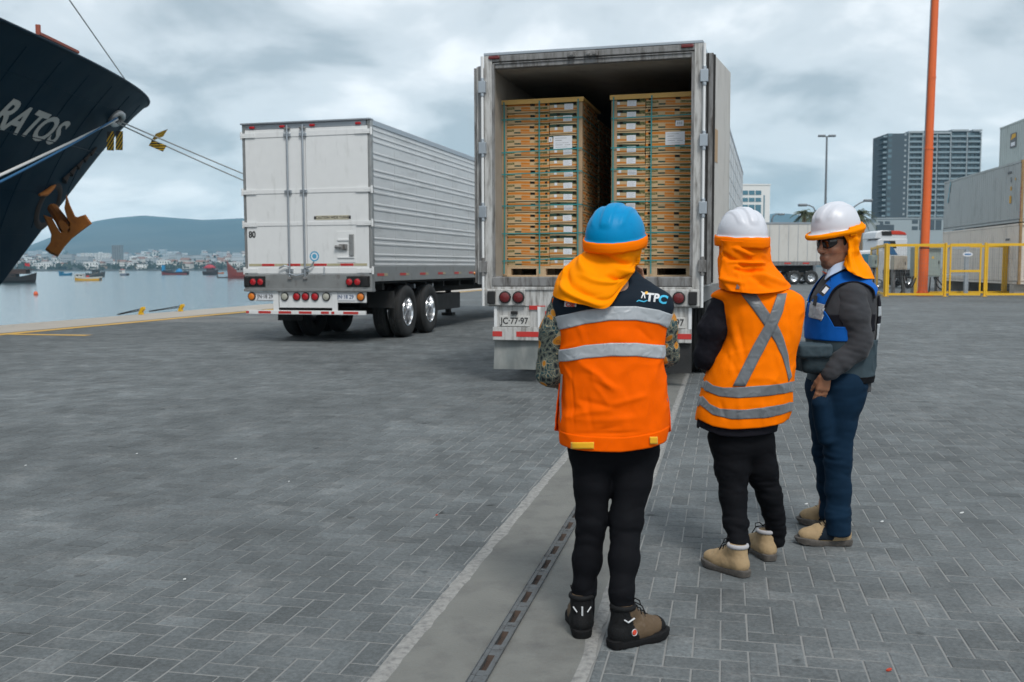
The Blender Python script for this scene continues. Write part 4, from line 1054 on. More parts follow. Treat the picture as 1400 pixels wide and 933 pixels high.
# striped rat guards
MAT['hazard_y'] = M('hazard_yellow', (0.68, 0.42, 0.02), 0.6, var=0.15)
def guard(name, c, u, v, w, h, label, grp):
    u = u.normalized(); v = v.normalized(); n = u.cross(v).normalized(); mb = MB(); ns = 7; k = -h*1.0
    mb0 = MB(); rot = Matrix((u, v, n)).transposed(); mb0.cbox((0, 0, 0), (w, h, 0.04), rot, 0)
    o = mb0.build(name, MAT['ink']); o.location = c; tag(o, label, 'rat guard', grp)
    for i in range(-2, 4):
        x0 = -w/2 + i*w*0.42
        poly = [(x0, -h/2), (x0+w*0.2, -h/2), (x0+w*0.2+h*0.55, h/2), (x0+h*0.55, h/2)]
        # clip to the plate
        def clip(P, f):
            out = []
            for a, b in zip(P, P[1:]+P[:1]):
                fa, fb = f(a), f(b)
                if fa >= 0: out.append(a)
                if fa*fb < 0: t = fa/(fa-fb); out.append((a[0]+(b[0]-a[0])*t, a[1]+(b[1]-a[1])*t))
            return out
        poly = clip(poly, lambda p: p[0]+w/2); poly = clip(poly, lambda p: w/2-p[0]) if poly else poly
        if len(poly) < 3: continue
        for sg in (-1, 1):
            m2 = MB(); m2.prism(poly, lambda a, b, hh: tuple(u*a+v*b+n*hh), sg*0.021, sg*0.026); m2.build('stripe', MAT['hazard_y'], o)
    return o
cg = U(156.5, 193, P0.y-0.6)
guard('rat_guard', cg - Vector((0.18, 0, 0)), Vector((1, 0.25, 0)), Vector((0.05, 0, 1)), 0.3, 0.85, 'left half of the yellow and black plate hung under the ship fairlead', 'striped rat guards')
guard('rat_guard', cg + Vector((0.2, 0.05, 0.02)), Vector((1, 0.25, 0)), Vector((0.05, 0, 1)), 0.3, 0.85, 'right half of the yellow and black plate hung under the ship fairlead', 'striped rat guards')
tr = 0.085; pr = (fp+du*0.45).lerp(e1, 0.0)
best = None
for i in range(200):
    p = (fp+du*0.4).lerp(e1, i/400.0)
    q = p - C0; cp_, sp_ = math.cos(CP), math.sin(CP)
    px = 700 + CF*q.x/(q.y*cp_-q.z*sp_)
    if px > 217: best = p; break
dr = (e1-fp).normalized()
guard('rat_guard', best + Vector((0, 0, 0.08)), dr.cross(Vector((0, 1, 0.2))), Vector((1, 0.25, 0.45)), 0.42, 0.6, 'upper striped yellow and black rat guard on the mooring ropes', 'striped rat guards')
guard('rat_guard', best + Vector((-0.1, 0, -0.42)), dr.cross(Vector((0, 1, 0.2))), Vector((1, 0.25, -0.45)), 0.35, 0.7, 'lower striped yellow and black rat guard on the mooring ropes', 'striped rat guards')
# ================================================================== bay: boats, hills, town
def boat(name, px, py, L, label, cat='boat', head=0.0, hullc=(0.1, 0.1, 0.1), stripe=None, sheer=0.35, beam=0.28, free=0.12, parts=()):
    c = G(px, py, -2.5)
    t = thing(name, label, cat, c, head)
    B = L*beam; F = L*free; n = 18; rows = []
    for i in range(n+1):
        u = -1+2*i/n
        w = B/2*(1-max(0, u)**2.6)*(0.82+0.18*min(1, (u+1)*2)); zt = F*(1+sheer*max(0, u)**2*2.2+sheer*0.5*max(0, -u)**2)
        x = u*L/2
        rows.append([(x*0.9, 0, -0.3), (x*0.92, w*0.75, -0.1), (x*0.96, w*0.93, zt*0.35), (x, w, zt), (x, w*0.9, zt), (x*0.98, w*0.85, zt*0.75), (x*0.98, 0, zt*0.75)])
    mb = MB(); mb.grid(rows); mb.grid([[(a, -b, c_) for a, b, c_ in r] for r in rows])
    cols = [hullc] if stripe is None else [hullc]
    hm = M(name+'_hull', hullc, 0.5, var=0.15, vs=1.0); h = mb.build('hull', hm, t)
    if stripe:
        mb = MB()
        for sg in (1, -1): mb.grid([[(r[2][0]*1.005, sg*(r[2][1]*1.02+0.02), r[2][2]*0.1), (r[2][0]*1.005, sg*(r[2][1]*1.03+0.03), r[2][2]*1.5)] for r in rows])
        mb.build('hull_stripe', M(name+'_stripe', stripe, 0.5), h)
    for (nm, kind, args, col) in parts:
        mb = MB(); m = M(name+'_'+nm, col, 0.6, var=0.15, vs=1.0)
        if kind == 'box':
            x0, x1, w, z0, z1 = args; mb.box(x0, x1, -w/2, w/2, z0, z1); o = mb.build(nm, m, t, bevel=0.05)
            if 'cabin' in nm or 'wheelhouse' in nm:
                for q in (-1, 1):
                    nb = max(1, int((x1-x0)/1.1))
                    for k in range(nb):
                        xa = x0+(x1-x0)*(k+0.2)/nb; xb = x0+(x1-x0)*(k+0.8)/nb
                        wb = MB(); wb.box(xa, xb, q*w/2-0.03, q*w/2+0.03, z0+(z1-z0)*0.5, z0+(z1-z0)*0.82); wb.build('window', MAT['black'], o)
                rb = MB(); rb.box(x0-0.25, x1+0.25, -w/2-0.2, w/2+0.2, z1+0.002, z1+0.14); rb.build('cabin_roof', m, o)
        elif kind == 'mast': x, z0, z1, r = args; mb.cone((x, 0, z0), (x, 0, z1), r, r*0.6, 8); mb.build(nm, m, t)
        elif kind == 'boom': a, b, r = args; mb.cone(a, b, r, r*0.7, 6); mb.build(nm, m, t)
        elif kind == 'flag': x, z, s_ = args; mb.grid([[(x+s_*i/6, 0.12*math.sin(i*1.1), z+s_*0.6*j/3-0.03*i) for j in range(4)] for i in range(7)]); o = mb.build(nm, m, t); o.modifiers.new('c', 'SOLIDIFY').thickness = 0.02
        elif kind == 'heap':
            x0, x1, w, z0, z1 = args; mb.lathe([(0.0, z1), (0.5, z0+(z1-z0)*0.8), (0.9, z0+(z1-z0)*0.35), (1.0, z0)], (0, 0, 0), (0, 0, 1), 12)
            mb.v = [((x0+x1)/2+(x1-x0)/2*p[0]*(1+0.1*math.sin(p[1]*9)), w/2*p[1], p[2]) for p in mb.v]; mb.build(nm, m, t)
        elif kind == 'rig':
            for (a, b) in args: mb.cone(a, b, 0.05, n=5)
            o = mb.build(nm, m, t); tag(o, kind='stuff')
    return t
DK = (0.02, 0.021, 0.023); WH = (0.6, 0.6, 0.58)
boat('workboat', 22, 387, 11.5, 'black rust-brown workboat half hidden behind the ship bow', hullc=(0.018, 0.015, 0.015), free=0.14, beam=0.3, parts=(
    ('deckhouse', 'box', (-3.2, 3.4, 2.6, 2.4, 3.5), (0.06, 0.035, 0.028)), ('wheelhouse', 'box', (-2.6, 0.5, 2.2, 1.2, 2.39), (0.05, 0.035, 0.03)), ('awning', 'box', (-3.6, 4.6, 2.9, 3.52, 3.75), (0.07, 0.04, 0.032)),
    ('mast', 'mast', (0.6, 3.7, 7.2, 0.09), DK), ('mast', 'mast', (2.4, 3.7, 6.4, 0.07), DK), ('post', 'mast', (4.3, 1.2, 5.4, 0.06), DK), ('boom', 'boom', ((0.6, 0, 5.6), (-3.0, 0, 6.6), 0.06), DK), ('flag', 'flag', (2.6, 4.6, 1.3), (0.5, 0.03, 0.04)), ('rigging', 'rig', (((0.6, 0, 7), (-4.5, 0, 2)), ((0.6, 0, 7), (4.8, 0, 2)), ((2.4, 0, 6.2), (4.3, 0, 3.6))), DK)))
boat('fishing_boat', 89, 377, 7.0, 'small bright blue fishing boat near the hanging anchor', head=math.pi, hullc=(0.015, 0.16, 0.3), sheer=0.8, free=0.15, parts=(('mast', 'mast', (1.0, 0.6, 3.4, 0.06), DK), ('wheelhouse', 'box', (0.9, 2.3, 1.2, 0.9, 2.0), (0.05, 0.25, 0.4))))
boat('fishing_boat', 120, 384, 8.4, 'white fishing boat with yellow waterline left of the bay towers', head=math.pi, hullc=(0.5, 0.5, 0.46), stripe=(0.6, 0.33, 0.02), free=0.13, parts=(('cabin', 'box', (1.2, 3.4, 1.6, 0.9, 2.0), WH), ('mast', 'mast', (0.6, 0.8, 4.5, 0.06), DK), ('boom', 'boom', ((0.5, 0, 1.2), (-3.4, 0, 2.6), 0.05), (0.35, 0.3, 0.25)), ('red_box', 'box', (-0.4, 0.3, 0.8, 0.9, 1.6), (0.5, 0.04, 0.03)), ('gear', 'heap', (-3.4, -0.6, 1.5, 0.8, 1.4), DK)))
boat('fishing_boat', 131, 378.6, 8.8, 'dark grey fishing boat with tangled gear behind the white and yellow one', hullc=(0.05, 0.06, 0.065), free=0.16, parts=(('wheelhouse', 'box', (-1.4, 1.6, 1.8, 1.3, 3.0), (0.07, 0.085, 0.09)), ('mast', 'mast', (-2.2, 1.0, 5.6, 0.07), DK), ('mast', 'mast', (0.6, 3, 6.0, 0.06), DK), ('gear', 'heap', (1.6, 3.8, 2.0, 1.2, 2.4), (0.04, 0.045, 0.05)), ('rigging', 'rig', (((0.6, 0, 5.8), (-3.8, 0, 1.6)), ((0.6, 0, 5.8), (4.0, 0, 1.6)), ((-2.2, 0, 5.2), (1, 0, 3))), DK)))
boat('fishing_boat', 169.5, 377, 7.4, 'white fishing boat below the grey bay tower', head=math.pi*0.8, hullc=(0.32, 0.36, 0.4), stripe=(0.12, 0.14, 0.2), free=0.16, parts=(('cabin', 'box', (0.2, 2.8, 1.9, 1.0, 2.9), WH), ('mast', 'mast', (1.4, 3.0, 5.2, 0.06), WH), ('boom', 'boom', ((1.4, 0, 3.2), (-2.4, 0, 3.8), 0.05), DK), ('red_top', 'box', (0.6, 2.2, 1.3, 3.05, 3.4), (0.4, 0.06, 0.05))))
boat('fishing_boat', 239, 376, 15.5, 'dark hulled fishing boat carrying bright blue tarpaulins', head=math.pi, hullc=(0.03, 0.028, 0.04), stripe=(0.16, 0.03, 0.03), sheer=0.6, free=0.1, parts=(('blue_tarp', 'heap', (-4.6, -0.6, 3.0, 1.4, 3.6), (0.01, 0.2, 0.45)), ('blue_tarp', 'box', (5.6, 7.0, 2.0, 2.2, 5.4), (0.01, 0.22, 0.45)), ('cabin', 'box', (1.0, 3.4, 2.4, 1.4, 2.6), (0.1, 0.12, 0.14)), ('mast', 'mast', (0.2, 1.4, 5.5, 0.1), DK), ('gear', 'heap', (-7.0, -4.8, 2.4, 1.4, 2.4), DK)))
boat('fishing_boat', 288, 376, 8.6, 'dark fishing boat hung with red buoys and rigging', hullc=(0.035, 0.03, 0.032), free=0.2, beam=0.4, parts=(('wheelhouse', 'box', (-2, 2.2, 2.4, 1.6, 3.8), (0.06, 0.05, 0.055)), ('red_net', 'heap', (-3.6, 2.8, 3.0, 3.6, 5.8), (0.36, 0.03, 0.05)), ('mast', 'mast', (-1.0, 3, 9.0, 0.1), (0.25, 0.04, 0.05)), ('mast', 'mast', (2.2, 3, 7.4, 0.08), DK), ('boom', 'boom', ((-1, 0, 5.0), (-4.6, 0, 4.0), 0.12), (0.45, 0.02, 0.08)), ('rigging', 'rig', (((-1, 0, 8.8), (-4.2, 0, 2)), ((-1, 0, 8.8), (4.2, 0, 2)), ((2.2, 0, 7), (4.2, 0, 2.4))), (0.2, 0.04, 0.05))))
boat('fishing_boat', 329, 380.5, 11.0, 'red hulled boat with white rail partly hidden by the closed trailer', head=math.pi*0.94, hullc=(0.22, 0.045, 0.035), sheer=0.9, free=0.2, parts=(('rail', 'boom', ((-4.8, 1.2, 3.0), (5.2, 0.3, 5.4), 0.07), WH), ('cabin', 'box', (-3, 1, 2.2, 2.0, 4.0), (0.25, 0.26, 0.26)), ('mast', 'mast', (2.6, 2, 5.6, 0.07), DK)))
boat('skiff', 306, 380.5, 5.0, 'tiny grey skiff between the red boats', hullc=(0.12, 0.13, 0.14), free=0.09, parts=(('outboard', 'box', (-2.6, -2.2, 0.4, 0.4, 1.0), DK),))
boat('skiff', 301.5, 374.5, 4.5, 'tiny orange skiff behind the dark boat with red rigging', hullc=(0.4, 0.12, 0.03), free=0.16, parts=(('outboard', 'box', (-2.3, -2.0, 0.4, 0.5, 1.0), DK),))
mb = MB(); mb.lathe([(0, 0.5), (0.22, 0.42), (0.32, 0.15), (0.3, -0.15), (0, -0.3)], (0, 0, 0), (0, 0, 1), 16); o = mb.build('buoy', M('buoy_orange', (0.6, 0.1, 0.03), 0.5), smooth=60); o.location = G(49, 403, -2.45); tag(o, 'small orange buoy floating near the ship bow', 'buoy')
# the far shore
RID = [(-200, 355), (0, 350), (40, 338), (70, 327), (100, 316), (135, 304), (165, 299.5), (200, 297), (240, 300), (280, 303), (331, 301), (420, 308), (520, 316), (640, 322), (800, 330), (950, 320), (1010, 308), (1060, 296), (1090, 299), (1112, 306), (1150, 322), (1200, 336), (1400, 345), (1600, 350)]
def ridge(px): return float(np.interp(px, [a for a, b in RID], [b for a, b in RID]))
RS_ = 5000.0
def terr(px, r):
    """height of the land at photo column px and distance r"""
    H = 1.41 + (367-ridge(px))/1333*RS_
    n = fbm((px*0.01, r*0.0009, 0.3), 1.0, 4)
    if r < 1300: return -3.0
    if r < 3000:
        t = (r-1300)/1700; return -2.0 + 3*min(1, t*30) + 40*t**1.1 + 4*n*min(1, t*3)
    t = (r-3000)/(RS_-3000)
    if t <= 1: s_ = t*t*(3-2*t); return 41 + (H-41)*s_*(1+0.1*n*(1-s_)*4*s_) + 8*n*(1-t)
    return H - (r-RS_)*0.05
NP = 220; rs = [1280, 1300, 1302, 1340, 1450, 1600, 1800, 2050, 2300, 2600, 2800, 3000, 3200, 3400, 3600, 3800, 4000, 4200, 4400, 4600, 4800, 5000, 5100, 5200]
rows = []
for i in range(NP+1):
    px = -260 + 1920*i/NP; d = Vector(((px-700)/CF, 1, 0))
    rows.append([d*r + Vector((0, 0, terr(px, r))) for r in rs])
mb = MB(); mb.grid(rows)
def land_mat():
    m, t, b = newmat('land'); L = t.links.new; geo = node(t, 'ShaderNodeNewGeometry')
    n = node(t, 'ShaderNodeTexNoise'); n.inputs['Scale'].default_value = 0.002; n.inputs['Detail'].default_value = 8; L(geo.outputs['Position'], n.inputs['Vector'])
    r = node(t, 'ShaderNodeValToRGB'); e_ = r.color_ramp.elements; e_[0].position = 0.38; e_[0].color = (0.035, 0.048, 0.052, 1); e_[1].position = 0.66; e_[1].color = (0.085, 0.092, 0.09, 1); L(n.outputs[0], r.inputs[0]); L(r.outputs[0], b.inputs['Base Color']); b.inputs['Roughness'].default_value = 0.95; b.inputs['Specular IOR Level'].default_value = 0.1
    return m
tag(mb.build('hills', land_mat(), smooth=80), kind='structure')
# town: house types shared by copies
def house_mesh(nm, w, d, h, roof, wall_c, roof_c):
    mb = MB(); mb.box(-w/2, w/2, -d/2, d/2, -6, h, 0)
    if roof == 'gable':
        z = h+w*0.22; mb.add([(-w/2-.4, -d/2-.4, h), (w/2+.4, -d/2-.4, h), (w/2+.4, d/2+.4, h), (-w/2-.4, d/2+.4, h), (-w/2-.4, 0, z), (w/2+.4, 0, z)], [(0, 1, 5, 4), (2, 3, 4, 5), (0, 4, 3), (1, 2, 5)], 1)
    else: mb.box(-w/2-.2, w/2+.2, -d/2-.2, d/2+.2, h+0.01, h+0.5, 1)
    nf = max(1, int(h/2.9)); nw = max(2, int(w/2.6))
    for f in range(nf):
        for k in range(nw):
            x = -w/2 + w*(k+0.5)/nw; z = f*2.9+0.9; mb.box(x-0.6, x+0.6, -d/2-0.03, -d/2+0.03, z, z+1.2, 2)
    return mb.mesh(nm, [M(nm+'_wall', wall_c, 0.8, var=0.08, orand=0.22), M(nm+'_roof', roof_c, 0.8, var=0.15), MAT['black']])
HM = [(house_mesh('pale_house', 10, 8, 5.6, 'gable', (0.62, 0.6, 0.56), (0.2, 0.11, 0.08)), 'small pale house with a pitched roof in the town across the bay', 'pale houses across the bay'),
      (house_mesh('white_house', 14, 9, 6, 'flat', (0.74, 0.74, 0.72), (0.5, 0.5, 0.5)), 'small white flat-roofed house in the town across the bay', 'white houses across the bay'),
      (house_mesh('tan_house', 9, 8, 5.4, 'gable', (0.42, 0.3, 0.22), (0.13, 0.1, 0.09)), 'small tan house in the town across the bay', 'tan houses across the bay'),
      (house_mesh('grey_block', 16, 10, 11.5, 'flat', (0.36, 0.39, 0.41), (0.28, 0.29, 0.3)), 'grey low block among the houses across the bay', 'grey blocks across the bay')]
rr = random.Random(11)
def land(px, r): d = Vector(((px-700)/CF, 1, 0)); return d*r + Vector((0, 0, terr(px, r)))
for k in range(285):
    px = rr.uniform(-20, 338); r = 1330 + 1900*rr.random()**1.5
    if px < 20 and rr.random() < 0.5: px = rr.uniform(150, 335)
    me, lb, gr = HM[rr.choices((0, 1, 2, 3), (5, 5, 2, 2))[0]]
    o = link('house', me); o.location = land(px, r); o.rotation_euler = (0, 0, rr.uniform(-0.5, 0.5)); s_ = rr.uniform(0.8, 1.35); o.scale = (s_, s_, s_*rr.uniform(0.85, 1.2)); tag(o, lb, 'house', gr)
# town trees: many small leaf clumps, one mass
mb = MB()
def clump(mb, c, r, n=8):
    for _ in range(n):
        p = Vector(c) + Vector((rr.gauss(0, r*0.5), rr.gauss(0, r*0.5), abs(rr.gauss(0.4*r, r*0.45)))); s_ = r*rr.uniform(0.25, 0.5)
        a, b_ = Vector((rr.gauss(0, 1), rr.gauss(0, 1), rr.gauss(0, 1))).normalized(), Vector((rr.gauss(0, 1), rr.gauss(0, 1), rr.gauss(0, 1))).normalized()
        mb.add([p+a*s_, p+b_*s_, p-a*s_, p-b_*s_+Vector((0, 0, s_*0.5)), p+Vector((0, 0, s_))], [(0, 1, 4), (1, 2, 4), (2, 3, 4), (3, 0, 4), (0, 1, 2, 3)])
for k in range(420):
    px = rr.uniform(-20, 345); r = 1312 + (60*rr.random() if k < 200 else 1700*rr.random()**1.3)
    clump(mb, land(px, r), rr.uniform(4, 8) if k >= 200 else rr.uniform(3, 6))
MAT['far_leaf'] = M('far_leaf', (0.035, 0.05, 0.032), 0.9, var=0.4, vs=0.05)
tag(mb.build('shore_trees', MAT['far_leaf']), kind='stuff')
def block_building(name, px0, px1, py_top, r, label, cat, wall, nfl, nb, group=None, depth=None, glass=None):
    c = land((px0+px1)/2, r); wd = (px1-px0)/1333*r; h = 1.41+(367-py_top)/1333*r - c.z
    t = thing(name, label, cat, c, 0, group); mb = MB(); d = depth or wd*0.7; mb.box(-wd/2, wd/2, 0, d, -5, h); wl_ = mb.build('wall', wall, t)
    mb = MB(); mb.box(-wd/2-.2, wd/2+.2, -.2, d+.2, h+0.01, h+0.7); mb.build('roof', wall, t)
    wb = MB(); fh = h/nfl; bw = wd/nb; wb.box(-bw*0.3, bw*0.3, -0.12, 0.05, 0, fh*0.45); wm = wb.mesh('window', glass or MAT['black'])
    for f in range(nfl):
        for k in range(nb):
            o = link('window', wm, wl_); o.location = (-wd/2+bw*(k+0.5), 0, fh*(f+0.3))
    return t
MAT['tower_grey'] = M('tower_grey', (0.2, 0.21, 0.215), 0.8); MAT['far_white'] = M('far_white', (0.7, 0.7, 0.68), 0.8)
block_building('apartment_tower', 155.5, 168, 336.5, 1650, 'tall grey apartment tower on the far shore of the bay', 'tower', MAT['tower_grey'], 14, 4)
ORD2 = ['first', 'second', 'third', 'fourth', 'fifth', '']
for q, (x0, x1) in enumerate(((113, 117.5), (119.5, 123.5), (125, 129), (131, 135), (136, 139.5), (141, 151))):
    block_building('apartment_block', x0, x1, 347, 1900, ('wide white block at the right end of the row across the bay' if q == 5 else 'slim white block, %s from the left in the row of five across the bay' % ORD2[q]), 'apartment block', MAT['far_white'], 5, 2 if q < 5 else 5, 'white blocks across the bay' if q < 5 else None)

# ================================================================== right-hand background
# office building behind the trailers
GLS = M('glass_blue', (0.05, 0.16, 0.22), 0.12, var=0.2, vs=0.4, spec=0.6, rvar=0.05)
c = U(1018, 372, 300); c.z = 0
t = thing('office_building', 'white office building with blue glass windows behind the trailers', 'building', c, 0.08)
OH = 1.41+(367-258)/1333*300
mb = MB(); mb.box(-8, 7.6, 0, 14, 0, OH); wl_ = mb.build('wall', MAT['far_white'], t)
mb = MB(); mb.box(-8.15, 7.75, -.15, 14, OH+0.01, OH+0.4); mb.build('roof', MAT['far_white'], t)
for (z0, z1) in ((OH-2.9, OH-1.6), (OH-5.0, OH-3.8), (OH-9.6, OH-5.9), (OH-14, OH-10.4), (OH-18, OH-15)):
    for k in range(6):
        x = -7.2+k*2.05
        mb = MB(); mb.box(x, x+1.75, -0.12, 0.1, z0, z1); wv = mb.build('window', GLS, wl_)
mb = MB(); mb.box(5.6, 5.9, -0.15, 0.1, 2, OH-3); mb.build('window', GLS, wl_)
# apartment tower
MAT['tw_slate'] = M('tower_slate', (0.055, 0.075, 0.09), 0.8, var=0.05, vs=0.2); MAT['tw_pale'] = M('tower_pale', (0.3, 0.34, 0.36), 0.8, var=0.06, vs=0.2); MAT['tw_mid'] = M('tower_mid', (0.09, 0.11, 0.125), 0.7)
MAT['tw_glass'] = M('tower_glass', (0.10, 0.16, 0.19), 0.15, var=0.5, vs=0.3, orand=0.5); MAT['tw_rail'] = M('tower_rail', (0.2, 0.27, 0.3), 0.3, var=0.2, vs=0.3)
D5 = 500.0; k5 = D5/1333
def TX(px): return (px-1270)*k5
def TZ(py): return 1.41+(367-py)*k5
c = U(1270, 370, D5); c.z = 0
tw = thing('apartment_tower', 'tall dark apartment tower with rows of glass balconies behind the orange pole', 'tower', c, 0.0)
z0, z1 = TZ(330), TZ(188); nfl = 20; fh = (z1-z0)/nfl
mb = MB(); mb.box(TX(1209), TX(1237.5), 0, 20, 0, TZ(189.5)); mb.build('core_wall', MAT['tw_slate'], tw)
mb = MB(); mb.box(TX(1237.5), TX(1257), 1.6, 20, 0, TZ(187)); mb.build('core_wall', MAT['tw_mid'], tw)
mb = MB(); mb.box(TX(1257), TX(1335), 1.6, 20, 0, TZ(185.5)); mb.build('core_wall', MAT['tw_mid'], tw)
for (a, b, tp) in ((1237, 1257.5, 186.5), (1268, 1294, 187.5), (1295, 1318, 184.5), (1324, 1336, 184.5)):
    mb = MB(); mb.box(TX(a), TX(b), -0.4, 4, TZ(tp+2.5), TZ(tp)); mb.build('parapet', MAT['tw_pale'], tw)
for a in (1238, 1256.7, 1276, 1294.5, 1316.5, 1335.3):
    mb = MB(); mb.box(TX(a)-0.25, TX(a)+0.25, -0.25, 1.7, 0, TZ(188)); mb.build('pier', MAT['tw_pale'], tw)
wbx = MB(); wbx.box(-0.8, 0.8, 0.0, 0.12, 0, fh*0.62); WM = wbx.mesh('window', MAT['tw_glass'])
wbp = MB(); wbp.box(-0.8, 0.8, 0.0, 0.12, 0, fh*0.62); WP2 = wbp.mesh('window', MAT['tw_pale'])
for f in range(nfl):
    z = z0+fh*f
    for (a, b) in ((1238, 1256.5), (1257.5, 1276), (1277, 1294), (1295, 1316), (1317, 1335)):
        mb = MB(); mb.box(TX(a)+0.3, TX(b)-0.3, -0.3, 1.58, z, z+0.25); sl_b = mb.build('balcony_slab', MAT['tw_mid'], tw)
        mb = MB(); mb.box(TX(a)+0.3, TX(b)-0.3, -0.3, -0.2, z+0.26, z+1.1); mb.build('balcony_rail', MAT['tw_rail'], sl_b)
        nwn = 3 if b-a < 20 else 4
        for k in range(nwn):
            o = link('window', WP2 if rr.random() < 0.16 else WM, tw); o.location = (TX(a)+0.3+(TX(b)-TX(a)-0.6)*(k+0.5)/nwn, 1.46, z+fh*0.3)
    mb = MB(); mb.box(TX(1204), TX(1209.2), 0.5, 10, z, z+0.3); sl_b = mb.build('balcony_slab', MAT['tw_mid'], tw)
    mb = MB(); mb.box(TX(1204), TX(1208.9), 0.4, 0.48, z+0.31, z+1.1); mb.build('balcony_rail', MAT['tw_rail'], sl_b)
    mb = MB(); mb.box(TX(1232), TX(1234.5), -0.1, 0.1, z+1.0, z+2.0); mb.build('window', MAT['tw_pale'], tw)
    mb = MB(); mb.box(TX(1210.5), TX(1215), -0.12, 0.1, z+0.6, z+fh*0.8); mb.build('window', MAT['tw_glass'], tw)
# podium building and a pale building left of it
D4 = 430.0; k4 = D4/1333
c = U(1240, 370, D4); c.z = 0
t = thing('podium_building', 'low grey building with dark window blocks below the apartment tower', 'building', c, 0)
X4 = lambda px: (px-1240)*k4
Z4 = lambda py: 1.41+(367-py)*k4
mb = MB(); mb.box(X4(1196), X4(1300), 0, 18, 0, Z4(304)); wl_ = mb.build('wall', M('podium_wall', (0.3, 0.35, 0.37), 0.8), t)
mb = MB(); mb.box(X4(1195), X4(1301), -0.3, 18, Z4(304)+0.01, Z4(304)+0.5); mb.build('roof', MAT['tw_pale'], t)
for (a, b, p, q) in ((1245, 1253, 305.5, 310.5), (1245, 1253, 314, 319), (1269, 1275.5, 305.5, 319), (1277, 1285, 305.5, 319), (1255, 1263, 305.5, 319), (1199, 1206, 307, 313), (1208, 1215, 307, 311)):
    mb = MB(); mb.box(X4(a), X4(b), -0.1, 0.2, Z4(q), Z4(p)); mb.build('window', MAT['tw_slate'], wl_)
c = U(1185, 370, 380); c.z = 0; k3 = 380/1333
t = thing('storage_building', 'pale building with a dark canopy left of the low grey building', 'building', c, 0)
mb = MB(); mb.box(-3.5, 4.6, 0, 12, 0, 1.41+(367-309)*k3); wl_ = mb.build('wall', MAT['tw_pale'], t)
mb = MB(); mb.box(3.2, 10, -0.5, 9, 1.41+(367-321)*k3, 1.41+(367-312)*k3); mb.build('canopy', MAT['tw_slate'], t)
mb = MB(); mb.box(-2, 0, -0.1, 0.1, 5, 8); mb.build('window', MAT['tw_slate'], wl_)
# trailer C seen from its side
wx = U(1122, 388, 74); wx.z = 0
tcn = thing('semi_trailer', 'distant white trailer standing sideways beyond the people', 'semi-trailer', wx, 0.02)
mb = MB(); mb.box(-13.0, 0.0, 0, 2.5, 1.75, 4.55); bx_ = mb.build('cargo_box', MAT['white_worn'] if 0 else M('trailer_white', (0.56, 0.55, 0.52), 0.6, var=0.06, vs=0.5, dirt=(0.4, 0.38, 0.35), dmin=0.5, dmax=0.9, ds=(0.6, 0.6, 0.3)), tcn)
mb = MB(); mb.box(-13.03, 0.03, -0.04, 2.54, 4.551, 4.68); mb.build('top_rail', MAT['galv'], tcn)
for k in range(18): mb = MB(); mb.box(-12.6+k*0.72, -12.57+k*0.72, -0.012, -0.001, 1.76, 4.54); mb.build('panel_seam', MAT['galv'], bx_)
mb = MB(); mb.box(-13.0, 0.0, -0.02, 2.5, 1.45, 1.749); br = mb.build('bottom_rail', MAT['grey_worn'], tcn)
for k in range(9): mb = MB(); mb.box(-12.6+k*1.4, -12.1+k*1.4, -0.03, -0.021, 1.55, 1.65); mb.build('reflective_tape', MAT['red_tape'], br)
mb = MB(); mb.box(-12.5, -0.4, 0.6, 1.9, 1.0, 1.44); mb.box(-4.9, -3.3, 0.3, 2.2, 0.55, 0.98); mb.build('chassis_frame', MAT['chassis'], tcn)
for x in (-0.4-0.2, -1.9, -3.4):
    for y in (0.0, 2.2):
        w_ = link('tyre', TYRE, tcn); w_.location = (x-0.1, y+0.15, 0.525); w_.rotation_euler = (0, 0, -math.pi/2); r_ = link('rim', RIM, w_)
mb = MB(); mb.cone((-2.5, 0.5, 0.75), (-1.2, 0.5, 0.75), 0.2, n=10); mb.build('air_tank', MAT['chassis'], tcn)
# lamps, palms
MAT['pole_grey'] = M('pole_grey', (0.16, 0.18, 0.2), 0.5, metal=0.3)
def lamp_post(px, py_top, Y, label, arms, group=None):
    c = U(px, 380, Y); c.z = 0; H = 1.41+(367-py_top)/1333*Y
    t = thing('street_lamp', label, 'street lamp', c, 0, group)
    mb = MB(); mb.cone((0, 0, 0), (0, 0, H), 0.16*Y/100, 0.09*Y/100, 10); mb.build('pole', MAT['pole_grey'], t, smooth=60)
    for pts, hd in arms(H, Y/1333):
        mb = MB(); mb.tube(pts, 0.06*Y/90, 8); a = mb.build('arm', MAT['pole_grey'], t, smooth=60)
        mb = MB(); mb.cbox(hd, (0.75, 0.4, 0.22)); mb.build('lamp_head', MAT['pole_grey'], a, bevel=0.06)
    return t
lamp_post(1126.5, 193, 105, 'tall light mast with twin floodlights above the distant trailer', lambda H, k: [(((0, 0, H-0.05), (-0.35, 0, H+0.05)), (-0.55, 0, H+0.05)), (((0, 0, H-0.05), (0.35, 0, H+0.05)), (0.55, 0, H+0.05))])
lamp_post(1113.5, 292, 85, 'street lamp with an arm curving left behind the man in profile', lambda H, k: [([(0, 0, H-0.2), (-0.2, 0, H+0.25), (-0.55, 0, H+0.42), (-0.9, 0, H+0.46)], (-1.15, 0, H+0.45))], 'curved street lamps')
lamp_post(1162, 292, 85, 'street lamp with an arm curving right behind the man in profile', lambda H, k: [([(0, 0, H-0.2), (0.25, 0, H+0.3), (0.7, 0, H+0.6), (1.2, 0, H+0.8)], (1.42, 0, H+0.82))], 'curved street lamps')
lamp_post(1054, 303, 120, 'small distant street lamp beside the white office building', lambda H, k: [([(0, 0, H-0.2), (0.15, 0, H+0.3), (0.5, 0, H+0.55), (0.9, 0, H+0.55)], (1.15, 0, H+0.52))])
